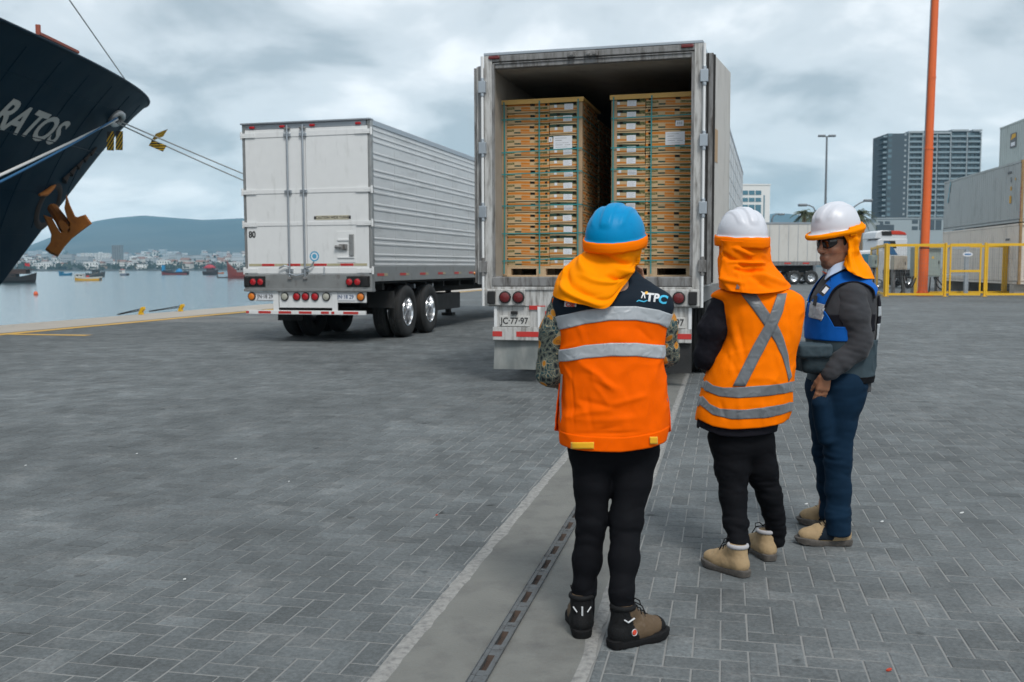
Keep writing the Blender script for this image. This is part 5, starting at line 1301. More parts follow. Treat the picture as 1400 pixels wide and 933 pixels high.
MAT['frond'] = M('frond', (0.07, 0.085, 0.04), 0.7, var=0.3); MAT['palm_trunk'] = M('palm_trunk', (0.16, 0.12, 0.08), 0.9, var=0.3)
def palm(px, py, Y, label, s_=1.0):
    c = U(px, 380, Y); c.z = 0; H = 1.41+(367-py)/1333*Y
    t = thing('palm_tree', label, 'palm tree', c, 0, None)
    mb = MB(); mb.tube([(0, 0, 0), (0.1, 0, H*0.5), (0, 0, H)], [0.3, 0.22, 0.2], 10); mb.build('trunk', MAT['palm_trunk'], t)
    cr_ = None
    for k in range(46):
        a = k*2.399; el = rr.uniform(-0.5, 1.25); Lf = rr.uniform(1.1, 1.5)*s_; mb = MB(); pts = []
        for i in range(7):
            u = i/6; e2 = el-1.5*u*u; pts.append(Vector((math.cos(a)*math.cos(el)*Lf*u, math.sin(a)*math.cos(el)*Lf*u, H+math.sin(el)*Lf*u-0.9*u*u*s_)))
        sd = Vector((-math.sin(a), math.cos(a), 0))
        for i in range(1, 7):
            for g in (-1, 1):
                for q in (0, 0.5):
                    p = pts[i-1].lerp(pts[i], q); tip = p + sd*g*0.28*s_*(1.15-i/7) + (pts[i]-pts[i-1])*0.9 + Vector((0, 0, -0.1)); mb.add([p, p+(pts[i]-pts[i-1])*0.35, tip], [(0, 1, 2)])
        mb.tube(pts, 0.018, 4); mb.build('frond', MAT['frond'], t)
palm(1097.5, 297, 100, 'left one of two palm trees beyond the distant trailer', 1.0)
palm(1109, 299, 104, 'right one of two palm trees beyond the distant trailer', 1.0)
palm(1174, 298, 100, 'palm tree rising just behind the man in profile', 1.25)
# orange pole
MAT['pole_orange'] = M('pole_orange', (0.72, 0.13, 0.025), 0.5, var=0.08, dirt=(0.45, 0.1, 0.04), dmin=0.55, dmax=0.9, ds=(2, 2, 0.3))
pb = G(1261, 404.5); H = 16.0
t = thing('light_mast', 'tall slim orange mast standing inside the yellow fence', 'mast', pb, 0)
t.rotation_euler = (0, R(0.85), 0)
def mast_sec(z0, z1, r0, r1, nm):
    mb = MB(); mb.cone((0, 0, z0), (0, 0, z1), r0, r1, 12); return mb.build(nm, MAT['pole_orange'], t, smooth=35)
mast_sec(0.03, 6.8, 0.215, 0.2, 'mast_section'); mast_sec(6.8, 10.0, 0.188, 0.178, 'mast_section'); mast_sec(10.0, 14.05, 0.176, 0.16, 'mast_section'); mast_sec(14.05, 16.0, 0.13, 0.12, 'mast_section')
mb = MB(); mb.cone((0, 0, 13.85), (0, 0, 14.1), 0.24, 0.24, 12); mb.build('flange', MAT['chassis'], t)
for z in (6.75, 9.98): mb = MB(); mb.cone((0, 0, z), (0, 0, z+0.08), 0.222 if z < 8 else 0.192, n=12); mb.build('joint_ring', MAT['pole_orange'], t)
mb = MB(); mb.box(-0.36, 0.36, -0.36, 0.36, 0.0, 0.05); mb.build('base_plate', MAT['pole_orange'], t)
for k in range(8):
    a = k*math.pi/4; mb = MB(); mb.prism([(0.19, 0.05), (0.34, 0.05), (0.19, 0.3)], lambda x, z, h, a=a: (x*math.cos(a)-h*math.sin(a), x*math.sin(a)+h*math.cos(a), z), -0.012, 0.012); mb.build('gusset', MAT['pole_orange'], t)
mb = MB(); mb.tube([(-0.23, -0.05, 2.2), (-0.22, -0.05, 9), (-0.2, -0.05, 15.8)], 0.025, 6); mb.build('conduit', MAT['pole_grey'], t)
mb = MB(); mb.lathe([(0.222, -0.03), (0.222, 0.03)], (0, 0, 2.22), (0, 0, 1), 12); mb.build('clamp_band', MAT['chassis'], t)
# yellow fence
FZ0, FZ1 = 0.1, 2.38
def fence_run(pts, label, name='yellow_fence', wires=True, gate=False):
    A = [Vector((p.x, p.y, 0)) for p in pts]; t = thing(name, label, 'gate' if gate else 'fence', A[0], 0)
    def L_(p): return p-A[0]
    for a, b in zip(A[:-1], A[1:]):
        d = (b-a).normalized(); ln = (b-a).length; ang = math.atan2(d.y, d.x); rot = Matrix.Rotation(ang, 3, 'Z')
        for z in ((FZ0, FZ1-0.05, 1.15) if gate else (FZ0, FZ1-0.05)):
            mb = MB(); mb.cbox(L_((a+b)/2)+Vector((0, 0, z)), (ln-0.13, 0.06, 0.1 if z < 2 else 0.12), rot); mb.build('rail', MAT['yellow'], t)
        for q in ((a, d*0.09), (b, -d*0.09)):
            mb = MB(); mb.cbox(L_(q[0])+q[1]+Vector((0, 0, (FZ0+FZ1)/2)), (0.06, 0.055, FZ1-FZ0), rot); mb.build('frame_upright', MAT['yellow'], t)
        if wires:
            mb = MB(); n = int(ln/0.1)
            for k in range(1, n):
                p = L_(a)+d*(ln*k/n); mb.cbox(p+Vector((0, 0, (FZ0+FZ1)/2)), (0.004, 0.004, FZ1-FZ0-0.1), rot)
            for z in np.arange(FZ0+0.2, FZ1-0.1, 0.2): mb.cbox(L_((a+b)/2)+Vector((0, 0, z)), (ln-0.15, 0.004, 0.004), rot)
            tag(mb.build('wire_mesh', MAT['pole_grey'], t), kind='stuff')
    for p in (A if not gate else []):
        mb = MB(); mb.cbox(L_(p)+Vector((0, 0, 1.21)), (0.085, 0.085, 2.42)); mb.cbox(L_(p)+Vector((0, 0, 0.012)), (0.22, 0.22, 0.02)); mb.build('post', MAT['yellow'], t, bevel=0.006)
    return t
f1, f2, f3, f4, f5 = G(1211, 405.5), G(1291.5, 405.7), G(1345.5, 405.7), G(1408, 405.5), G(1460, 405.5)
fr = [G(1211, 405.5)+Vector((-0.02, 0.12, 0)), G(1198.5, 402), G(1190, 398)]
fence_run([f1, f2], 'yellow mesh fence panel in front of the orange mast')
fence_run([f2+Vector((0.12, 0, 0)), f3-Vector((0.12, 0, 0))], 'yellow mesh gate leaf with a middle bar right of the orange mast', 'yellow_gate', gate=True)
fence_run([f3, f4, f5], 'yellow mesh fence panels in front of the stacked containers')
fence_run(fr, 'short yellow fence return running back at the left of the enclosure')
b1, b2, b3 = f2+Vector((-0.05, 3.2, 0)), f3+Vector((2.6, 3.4, 0)), f4+Vector((2, 3.3, 0))
fence_run([b1, b2, b3], 'rear yellow fence between the cabinets and the containers', wires=False)
# cabinets, boxes, pipe frame
MAT['cab_green'] = M('cabinet_green', (0.27, 0.32, 0.3), 0.5, var=0.08, dirt=(0.2, 0.22, 0.2), dmin=0.55, dmax=0.9, ds=(2, 2, 0.6))
MAT['cab_beige'] = M('cabinet_beige', (0.5, 0.46, 0.38), 0.55, var=0.1, dirt=(0.25, 0.2, 0.14), dmin=0.5, dmax=0.8, ds=(2, 2, 0.7))
def cabinet(name, px0, px1, pt_, pb_, Y, mat, label, legs_=True, feat=()):
    a, b = U(px0, 380, Y), U(px1, 380, Y); w = b.x-a.x; z0 = U(px0, pb_, Y).z; z1 = U(px0, pt_, Y).z
    t = thing(name, label, 'electrical cabinet', ((a.x+b.x)/2, Y, 0), 0)
    mb = MB(); mb.box(-w/2, w/2, 0, 0.5, z0, z1); bd = mb.build('cabinet_body', mat, t, bevel=0.015)
    mb = MB(); mb.box(-w/2+0.04, w/2-0.04, -0.015, -0.001, z0+0.05, z1-0.06); dr = mb.build('cabinet_door', mat, bd, bevel=0.006)
    mb = MB(); mb.box(w/2-0.12, w/2-0.09, -0.045, -0.016, (z0+z1)/2-0.1, (z0+z1)/2+0.05); mb.build('handle', MAT['chassis'], bd)
    if legs_:
        for x in (-w/2+0.06, w/2-0.06): mb = MB(); mb.box(x-0.04, x+0.04, 0.1, 0.4, 0.0, z0-0.001); mb.build('leg', MAT['grey_worn'], t)
    return t
cabinet('electrical_cabinet', 1249.5, 1267, 338, 378.5, 48.0, MAT['cab_green'], 'grey green electrical cabinet left behind the orange mast')
cc = cabinet('electrical_cabinet', 1266.6, 1285.5, 338, 378.5, 47.6, MAT['cab_green'], 'grey green electrical cabinet with warning mark right of the orange mast')
w0 = U(1276, 352, 47.55); mb = MB(); mb.add([(-0.07, 0, -0.06), (0.07, 0, -0.06), (0, 0, 0.07)], [(0, 1, 2)]); o = mb.build('warning_mark', MAT['yellow'], cc); o.location = (w0.x-cc.location.x, -0.02, w0.z)
cabinet('junction_box', 1222, 1240, 350, 369, 47.2, MAT['cab_beige'], 'worn beige junction box on a frame left of the orange mast')
cabinet('junction_box', 1191.5, 1199.5, 349, 366, 46.9, MAT['cab_green'], 'small grey junction box at the left end of the yellow fence')
mb = MB()
CBL = ['left cable under the beige junction box', 'second cable under the beige junction box', 'short cable dropping from the beige junction box', 'long cable under the marked green cabinet', 'cable dropping straight from the marked green cabinet', 'outer right cable under the marked green cabinet']
for cq, (pa, pm, pz) in enumerate((((1234, 370), (1240, 394), (1249, 378)), ((1236, 370), (1244, 393), (1252, 380)), ((1229, 370), (1233, 396), (1231, 399)), ((1277, 379), (1283, 393), (1290, 395)), ((1272, 379), (1271, 392), (1270, 400)), ((1279, 379), (1288, 390), (1293, 396)))):
    P_ = [U(x, y, 47.1) for x, y in (pa, pm, pz)]
    mb2 = MB(); A_ = np.array([tuple(p) for p in P_]); pts = [Vector(A_[0]*(1-u)**2 + (2*A_[1]-0.5*(A_[0]+A_[2]))*2*u*(1-u) + A_[2]*u*u) for u in np.linspace(0, 1, 12)]
    mb2.tube(pts, 0.03, 6); o = mb2.build('power_cable', MAT['black'], smooth=60); tag(o, 'black ' + CBL[cq], 'cable', 'cables below the cabinets')
t = thing('pipe_frame', 'grey pipe frame holding a blue and white oval sign behind the gate', 'frame', U(1320, 405, 47.0), 0); t.location.z = 0
zt = U(1320, 341, 47.0).z
mb = MB(); mb.box(-0.09, 0.09, -0.06, 0.06, 0, zt); mb.build('post', MAT['galv'], t); mb = MB(); mb.box(-0.85, 0.1, -0.061, 0.061, zt+0.001, zt+0.12); mb.build('top_bar', MAT['galv'], t); mb = MB(); zm = U(1320, 377, 47).z; mb.box(-1.2, -0.091, -0.04, 0.04, zm, zm+0.09); mb.build('middle_bar', MAT['galv'], t)
zs = U(1320, 348, 46.9).z
mb = MB(); mb.prism([(0.24*math.cos(a), 0.11*math.sin(a)) for a in np.linspace(0, 6.28, 21)[:-1]], lambda a, b, h: (a, h, zs+b), -0.1, -0.085); sg = mb.build('oval_sign', MAT['paper'], t)
mb = MB(); mb.box(-0.15, 0.15, -0.104, -0.1005, zs-0.035, zs+0.035); mb.build('sign_mark', M('sign_blue', (0.05, 0.2, 0.45), 0.5), sg)
# truck behind the fence
tk = thing('truck', 'white truck cab with a red and black roof fairing behind the yellow fence', 'truck', (U(1217, 395, 62).x, 62, 0), 0.0)
k6 = 62/1333
X6 = lambda px: (px-1217)*k6
Z6 = lambda py: 1.41+(366.5-py)*k6
cab = M('cab_white', (0.62, 0.65, 0.68), 0.35, var=0.05); redp = M('cab_red', (0.55, 0.05, 0.03), 0.35)
mb = MB(); prof = [(X6(1196), Z6(372)), (X6(1196), Z6(345)), (X6(1199), Z6(332)), (X6(1203), Z6(330)), (X6(1239), Z6(330)), (X6(1239), Z6(372))]
mb.prism(prof, lambda a, b, h: (a, h, b), 0, 2.4); mb.build('cab_body', cab, tk, bevel=0.05)
mb = MB(); prof = [(X6(1195), Z6(330)), (X6(1197), Z6(321)), (X6(1204), Z6(318.8)), (X6(1228), Z6(319.5)), (X6(1236), Z6(322)), (X6(1239), Z6(326)), (X6(1239), Z6(330))]
mb.prism(prof, lambda a, b, h: (a, h, b), 0.1, 2.3); mb.build('roof_fairing', cab, tk, bevel=0.05)
mb = MB(); mb.prism([(X6(1218), Z6(324.5)), (X6(1217), Z6(319.3)), (X6(1228), Z6(319.2)), (X6(1236), Z6(321.6)), (X6(1238.5), Z6(325))], lambda a, b, h: (a, h, b), 0.06, 2.33); mb.build('red_roof_edge', redp, tk, bevel=0.02)
mb = MB(); mb.prism([(X6(1205), Z6(325.5)), (X6(1204), Z6(320)), (X6(1216.5), Z6(319.6)), (X6(1218), Z6(325.5))], lambda a, b, h: (a, h, b), 0.05, 2.34); mb.build('black_roof_edge', MAT['black'], tk)
mb = MB(); mb.prism([(X6(1206), Z6(343)), (X6(1207), Z6(333)), (X6(1222), Z6(333)), (X6(1224), Z6(343))], lambda a, b, h: (a, h, b), -0.02, 0.1); mb.build('side_window', MAT['black'], tk)
mb = MB(); mb.prism([(X6(1206), Z6(334)), (X6(1216), Z6(352)), (X6(1226), Z6(352)), (X6(1214), Z6(334))], lambda a, b, h: (a, h, b), -0.025, -0.005); mb.build('blue_stripe', M('cab_blue', (0.03, 0.12, 0.25), 0.4), tk)
mb = MB(); mb.box(X6(1196), X6(1250), 0.1, 2.3, 0.6, Z6(372.5)); mb.build('chassis_frame', MAT['chassis'], tk)
for x in (1203, 1243):
    for y in (0.1, 2.2):
        w_ = link('tyre', TYRE, tk); w_.location = (X6(x), y+0.1, 0.525); w_.rotation_euler = (0, 0, -math.pi/2); link('rim', RIM, w_)
# pale van glimpsed left of the fence
tv = thing('van', 'pale blue and white van glimpsed left of the yellow fence', 'van', (U(1189, 395, 58).x, 58, 0), 0.0)
k7 = 58/1333
mb = MB(); mb.prism([(-0.9, 0.35), (-0.9, 1.5), (-0.6, 2.3), (0.75, 2.35), (0.8, 0.35)], lambda a, b, h: (a, h, b), 0, 1.9); mb.build('van_body', cab, tv, bevel=0.08)
mb = MB(); mb.prism([(-0.72, 1.5), (-0.5, 2.1), (0.5, 2.1), (0.5, 1.5)], lambda a, b, h: (a, h, b), -0.02, 0.05); mb.build('side_window', GLS, tv)
for x in (-0.5, 0.5): w_ = link('tyre', TYRE, tv); w_.location = (x, 0.1, 0.33); w_.scale = (0.8, 0.62, 0.62); w_.rotation_euler = (0, 0, -math.pi/2); link('rim', RIM, w_)
# container stacks
CY = 0.14
def container(name, s, l, z, Lg, col, label, ribs='fine', near=True):
    nx, ny = U(1391.5, 400, 46.0).x, 46.0
    p = Vector((nx + s*math.cos(CY) + l*math.sin(CY), ny - s*math.sin(CY) + l*math.cos(CY), z))
    t = thing(name, label, 'shipping container', p, -CY)
    m = M(name+'_paint_%d%d' % (int(s*10), int(z*10)), col, 0.6, var=0.05, vs=0.7, dirt=tuple(c*0.62 for c in col), dmin=0.5, dmax=0.85, ds=(0.8, 0.8, 0.25))
    W, H = 2.438, 2.89
    # side walls with shallow vertical corrugation
    for x0 in (0.03, W-0.03):
        sg = -1 if x0 < 1 else 1; prof = []; y = 0.12
        while y < Lg-0.14:
            prof += [(0, y), (0, y+0.17), (sg*0.018, y+0.2), (sg*0.018, y+0.27)]; y += 0.3
        prof.append((0, Lg-0.12)); mb = MB(); mb.grid([[(x0+a, b, 0.16), (x0+a, b, H-0.12)] for a, b in prof]); mb.build('side_wall', m, t)
    mb = MB(); mb.box(0.06, W-0.06, 0.12, Lg-0.12, H-0.06, H-0.02); mb.build('roof', m, t)
    mb = MB(); mb.box(0.08, W-0.08, 0.12, Lg-0.12, 0.12, 0.16); mb.build('floor', m, t)
    mb = MB(); mb.box(0.1, W-0.1, 0.08, 0.12, 0.16, H-0.12); en = mb.build('near_end', m, t)
    mb = MB(); mb.box(0.1, W-0.1, Lg-0.12, Lg-0.08, 0.16, H-0.12); mb.build('far_end', m, t)
    for x in (0.0, W-0.1):
        for y in (0.0, Lg-0.12):
            mb = MB(); mb.box(x, x+0.1, y, y+0.12, 0.121, H-0.121); mb.build('corner_post', MAT['corner_rust'] if y < 1 else m, t)
            for zc_ in (0, H-0.12): mb = MB(); mb.box(x-0.006, x+0.106, y-0.006, y+0.17, zc_, zc_+0.12); mb.build('corner_casting', MAT['corner_rust'] if y < 1 else m, t)
        for zc_ in (0.01, H-0.11): mb = MB(); mb.box(x+0.01, x+0.09, 0.171, Lg-0.171, zc_, zc_+0.1); mb.build('side_rail', m, t)
    for zc_ in (0.01, H-0.11): mb = MB(); mb.box(0.107, W-0.107, 0.01, 0.1, zc_, zc_+0.1); mb.build('end_rail', m, t)
    # refrigeration unit front
    mb = MB(); mb.box(0.3, W-0.3, 0.03, 0.079, 1.4, 2.5); mb.build('fan_panel', MAT['cab_green'], en); mb = MB(); mb.box(0.3, W-0.3, 0.03, 0.079, 0.35, 1.3); mb.build('unit_panel', MAT['grey_worn'], en)
    for x in (0.8, 1.6): mb = MB(); mb.lathe([(0.28, 0), (0.28, -0.02), (0.05, -0.02)], (x, 0.029, 1.95), (0, 1, 0), 16); mb.build('fan', MAT['black'], en)
    return t
MAT['corner_rust'] = M('corner_rust', (0.34, 0.22, 0.1), 0.8, var=0.3, vs=3, dirt=(0.16, 0.09, 0.05), dmin=0.45, dmax=0.7, ds=(2, 2, 1))
box1 = container('shipping_container', 0, 0, 0.5, 12.19, (0.68, 0.62, 0.55), 'cream reefer container with rusty corners at the bottom of the stack')
box2 = container('shipping_container', 0, 0, 3.43, 12.19, (0.4, 0.43, 0.43), 'grey ribbed container resting on the cream one')
box3 = container('shipping_container', 2.6, -1.2, 0.5, 12.19, (0.3, 0.33, 0.32), 'grey container at the bottom right behind the cream one')
box4 = container('shipping_container', 2.6, -1.2, 3.43, 12.19, (0.32, 0.35, 0.34), 'grey container second up in the rear right stack')
box5 = container('shipping_container', 2.6, -1.2, 6.36, 12.19, (0.42, 0.47, 0.46), 'pale grey container topmost at the right edge of the picture')
for y in (0.3, 11.2):
    for s_ in (0.0, 2.6): mb = MB(); mb.box(-0.1, 2.5, 0, 0.5, 0, 0.49); o = mb.build('support_block', MAT['coping']); p = Vector((U(1391.5, 400, 46.0).x + s_*math.cos(CY) + y*math.sin(CY), 46 - s_*math.sin(CY) + y*math.cos(CY), 0)); o.location = p; o.rotation_euler = (0, 0, -CY); tag(o, 'concrete block carrying the %s end of the %s container stack' % ('near' if y < 1 else 'far', 'front' if s_ == 0 else 'rear right'), 'block', 'concrete blocks under the containers')
# markings on the container sides (x just outside the wall)
MAT['mark_yellow'] = M('mark_yellow', (0.65, 0.36, 0.03), 0.6); MAT['mark_grey'] = M('mark_grey', (0.12, 0.13, 0.14), 0.6); MAT['mark_red'] = M('mark_red', (0.4, 0.05, 0.04), 0.6)
def mark(par, y0, y1, z0, z1, mt, nm='marking'): mb = MB(); mb.box(-0.014, -0.008, y0, y1, z0, z1); return mb.build(nm, MAT[mt], par)
mark(box2, 1.25, 1.5, 0.95, 1.3, 'mark_yellow'); mark(box2, 1.25, 1.4, 1.55, 1.75, 'mark_yellow'); mark(box2, 0.75, 0.85, 2.0, 2.12, 'mark_yellow'); mark(box2, 1.3, 1.4, 1.95, 2.2, 'mark_grey')
mark(box1, 1.4, 1.55, 1.45, 1.8, 'mark_yellow'); mark(box1, 1.4, 1.6, 0.95, 1.25, 'mark_yellow')
for k in range(9): mb = MB(); mb.box(-0.012, -0.0065, 0.02, 0.1, 0.25+k*0.16, 0.33+k*0.16); mb.build('warning_stripe', MAT['mark_red'], box2)
for par, z in ((box2, 2.38), (box1, 2.1)):
    for k in range(4): mark(par, 1.3+k*0.14, 1.4+k*0.14, z, z+0.1, 'mark_grey')
for k in range(4): mb = MB(); mb.box(-0.014, -0.008, 11.3-k*0.12, 11.45-k*0.12, 1.6+k*0.3, 1.9+k*0.3); mb.build('blue_scrawl', M('scrawl_blue', (0.2, 0.42, 0.5), 0.6), box2)
lg = mark(box5, 9.6, 10.5, 1.5, 2.3, 'mark_grey', 'emblem'); mb = MB(); mb.prism([(10.4, 1.95), (9.65, 2.05), (9.65, 2.25), (10.2, 2.25)], lambda a, b, h: (h, a, b), -0.02, -0.0145); mb.build('emblem_mark', MAT['mark_yellow'], lg)
mb = MB(); mb.box(-0.02, -0.0145, 9.75, 10.35, 1.6, 1.8); mb.build('emblem_bar', MAT['paper'], lg)
# quay-edge ladders lying folded
for q, (px, py, lab) in enumerate(((193, 430.5, 'black lattice arm with a yellow tip on the quay edge, nearer one'), (247, 426, 'black lattice arm with a yellow tip on the quay edge, farther one'))):
    c = G(px, py, 0.0)
    ax = (K(0, 1, 0)-K(0, 0, 0)).normalized()
    t = thing('quay_arm', lab, 'quay arm', c, -QY, 'lattice arms on the quay edge'); t.scale = (0.36, 0.36, 0.32)
    Lq = 2.2 if q == 0 else 3.2
    for y in (-0.12, 0.12):
        for dz in (0, 0.16): mb = MB(); mb.tube([(-Lq*0.75, -Lq*0.35+y, 0.03+dz*0.3), (0.05, y, 0.42+dz)], 0.03, 6); mb.build('arm_tube', MAT['black'], t)
    for k in range(8):
        u = k/7; x = -Lq*0.75*(1-u); yv = -Lq*0.35*(1-u); z = 0.05+0.42*u
        mb = MB(); mb.tube([(x, yv-0.12, z), (x+0.1, yv+0.12, z+0.14*u)], 0.02, 5); mb.build('brace', MAT['black'], t)
    mb = MB(); mb.prism([(-0.15, 0.25), (0.1, 0.2), (0.35, 0.55), (0.3, 0.75), (0.1, 0.72)], lambda a, b, h: (a, h, b), -0.16, 0.16); mb.prism([(-0.2, 0.0), (0.2, 0.0), (0.15, 0.24), (-0.15, 0.24)], lambda a, b, h: (a, h, b), -0.15, 0.15); mb.build('arm_tip', MAT['yellow'], t, bevel=0.02)
# ================================================================== people: implicit-surface bodies, lofted clothes
class SDF:
    def __init__(s, lo, hi, h):
        s.lo = np.array(lo, dtype=np.float32); s.h = h
        s.n = np.ceil((np.array(hi)-np.array(lo))/h).astype(int)+1
        s.F = np.full(s.n, 1e3, dtype=np.float32)
    def _blk(s, lo, hi):
        a = np.clip(np.floor((np.array(lo)-s.lo)/s.h).astype(int), 0, s.n-1); b = np.clip(np.ceil((np.array(hi)-s.lo)/s.h).astype(int)+1, 1, s.n)
        sl = tuple(slice(a[i], b[i]) for i in range(3))
        X = [s.lo[i]+s.h*np.arange(a[i], b[i], dtype=np.float32) for i in range(3)]
        return sl, X[0][:, None, None], X[1][None, :, None], X[2][None, None, :]
    def _mix(s, sl, d, k, sub=False):
        f = s.F[sl]
        if sub:
            h = np.clip(0.5-0.5*(f+d)/k, 0, 1); s.F[sl] = f*(1-h) - d*h + k*h*(1-h)
        else:
            h = np.clip(0.5+0.5*(f-d)/k, 0, 1); s.F[sl] = np.where(f > 100, d, f*(1-h)+d*h-k*h*(1-h))
    def cone(s, a, b, ra, rb, k=0.02, sub=False):
        a = np.array(a, dtype=np.float32); b = np.array(b, dtype=np.float32); m = max(ra, rb)+k+3*s.h
        sl, X, Y, Z = s._blk(np.minimum(a, b)-m, np.maximum(a, b)+m)
        if 0 in s.F[sl].shape: return
        ba = b-a; L2 = float(ba@ba)+1e-9
        t = np.clip(((X-a[0])*ba[0]+(Y-a[1])*ba[1]+(Z-a[2])*ba[2])/L2, 0, 1)
        d = np.sqrt((X-a[0]-t*ba[0])**2+(Y-a[1]-t*ba[1])**2+(Z-a[2]-t*ba[2])**2) - (ra+(rb-ra)*t)
        s._mix(sl, d, k, sub)
    def chain(s, pts, k=0.02):
        for (a, ra), (b, rb) in zip(pts[:-1], pts[1:]): s.cone(a, b, ra, rb, k)
    def ell(s, c, r, axes=None, k=0.02, sub=False):
        c = np.array(c, dtype=np.float32); m = max(r)+k+3*s.h
        sl, X, Y, Z = s._blk(c-m, c+m)
        if 0 in s.F[sl].shape: return
        if axes is None: A = np.eye(3)
        else: A = np.array(axes)
        q = [((X-c[0])*A[i][0]+(Y-c[1])*A[i][1]+(Z-c[2])*A[i][2])/r[i] for i in range(3)]
        k0 = np.sqrt(q[0]**2+q[1]**2+q[2]**2)
        q2 = [q[i]/r[i] for i in range(3)]
        k1 = np.sqrt(q2[0]**2+q2[1]**2+q2[2]**2)+1e-6
        s._mix(sl, k0*(k0-1)/k1, k, sub)
    def rbox(s, c, hs, rad, axes=None, k=0.01):
        c = np.array(c, dtype=np.float32); m = float(np.linalg.norm(hs))+rad+k+3*s.h
        sl, X, Y, Z = s._blk(c-m, c+m)
        A = np.eye(3) if axes is None else np.array(axes)
        q = [np.abs((X-c[0])*A[i][0]+(Y-c[1])*A[i][1]+(Z-c[2])*A[i][2])-(hs[i]-rad) for i in range(3)]
        d = np.sqrt(sum(np.maximum(x, 0)**2 for x in q)) + np.minimum(np.maximum(np.maximum(q[0], q[1]), q[2]), 0) - rad
        s._mix(sl, d, k)
    def cut_z(s, z, above=True):
        Z = s.lo[2]+s.h*np.arange(s.n[2], dtype=np.float32)
        s.F = np.maximum(s.F, ((Z-z) if above else (z-Z))[None, None, :])
    def nets(s):
        F = np.minimum(s.F, 1.0); I = F < 0
        C = np.zeros(np.array(F.shape)-1, dtype=np.int8)
        for i in (0, 1):
            for j in (0, 1):
                for k in (0, 1): C += I[i:F.shape[0]-1+i, j:F.shape[1]-1+j, k:F.shape[2]-1+k]
        act = np.argwhere((C > 0) & (C < 8)); idx = np.full(C.shape, -1, dtype=np.int32); idx[tuple(act.T)] = np.arange(len(act))
        cor = np.array([(i, j, k) for i in (0, 1) for j in (0, 1) for k in (0, 1)])
        val = np.stack([F[tuple((act+c).T)] for c in cor], 1)
        acc = np.zeros((len(act), 3)); cnt = np.zeros(len(act))
        for a in range(8):
            for b in range(a+1, 8):
                if np.abs(cor[a]-cor[b]).sum() != 1: continue
                fa, fb = val[:, a], val[:, b]; x = (fa < 0) != (fb < 0)
                t = np.where(x, fa/np.where(x, fa-fb, 1), 0)
                acc += np.where(x[:, None], cor[a]+(cor[b]-cor[a])*t[:, None], 0); cnt += x
        V = s.lo + s.h*(act + acc/cnt[:, None])
        faces = []
        for ax in range(3):
            u, v = (ax+1) % 3, (ax+2) % 3
            lo = [slice(None)]*3; hi = [slice(None)]*3; lo[ax] = slice(0, -1); hi[ax] = slice(1, None)
            x = I[tuple(lo)] != I[tuple(hi)]
            e = np.argwhere(x); ok = (e[:, u] > 0) & (e[:, v] > 0) & (e[:, u] < C.shape[u]) & (e[:, v] < C.shape[v]); e = e[ok]
            ins = I[tuple(e.T)]
            def cell(du, dv):
                c = e.copy(); c[:, u] += du; c[:, v] += dv; return idx[tuple(c.T)]
            q = np.stack([cell(-1, -1), cell(0, -1), cell(0, 0), cell(-1, 0)], 1)
            q[~ins] = q[~ins][:, ::-1]; faces.append(q)
        return V, np.concatenate(faces)
def ridge(p, f):
    w = 0.35*mnoise.noise((p[0]*3, p[1]*3, p[2]*3+7)); m = min(1, max(0, 0.45+1.3*mnoise.noise((p[0]*4+9, p[1]*4, p[2]*4))))
    return m*((max(0, 1-3.4*abs(mnoise.noise((p[0]*f+w*4, p[1]*f, p[2]*f*0.8+w*3)))))**2 + 0.5*(max(0, 1-3.4*abs(mnoise.noise((p[0]*f*2+w*6, p[1]*f*2, p[2]*f*1.7)))))**2)
def np_mesh(name, V, Fc, mat, parent, disp=None, smooth_it=1, attr=None):
    me = bpy.data.meshes.new(name); V = np.array(V)
    if smooth_it:                    # light Laplacian pass to remove grid steps
        e = np.concatenate([Fc[:, [0, 1]], Fc[:, [1, 2]], Fc[:, [2, 3]], Fc[:, [3, 0]]])
        for _ in range(smooth_it):
            S = np.zeros_like(V); n = np.zeros(len(V)); np.add.at(S, e[:, 0], V[e[:, 1]]); np.add.at(S, e[:, 1], V[e[:, 0]]); np.add.at(n, e[:, 0], 1); np.add.at(n, e[:, 1], 1)
            V = 0.5*V + 0.5*S/np.maximum(n, 1)[:, None]
    O = np.array(parent_origin(parent))
    me.from_pydata((V-O).tolist(), [], Fc.tolist())
    if disp:
        nr = np.zeros(len(V)*3); me.vertices.foreach_get('normal', nr); nr = nr.reshape(-1, 3)
        d = np.array([disp(p) for p in V]); W = V + nr*d[:, None] - O
        me.vertices.foreach_set('co', W.ravel())
    me.materials.append(mat)
    me.polygons.foreach_set('use_smooth', [True]*len(me.polygons))
    if attr is not None:
        at = me.attributes.new('tint', 'FLOAT_COLOR', 'POINT'); at.data.foreach_set('color', np.array([attr(p) for p in V]).ravel())
    me.update()
    return link(name, me, parent)
def parent_origin(p):
    o = Vector((0, 0, 0))
    while p is not None: o += p.location; p = p.parent
    return o
def grid_mesh(name, P, mat, parent, closeu=False, thick=0.0, smooth=True):
    """P[u][v] world points -> child mesh"""
    O = parent_origin(parent); mb = MB(); mb.grid([[Vector(q)-O for q in row] for row in P], closeu)
    me = mb.mesh(name, mat); me.polygons.foreach_set('use_smooth', [smooth]*len(me.polygons))
    o = link(name, me, parent)
    if thick:
        m = o.modifiers.new('cloth', 'SOLIDIFY'); m.thickness = thick; m.offset = 0
    return o
def child_mb(mb, name, mat, parent, smooth=None, bevel=0):
    O = parent_origin(parent); mb.v = [tuple(Vector(p)-O) for p in mb.v]
    return mb.build(name, mat, parent, smooth, bevel)
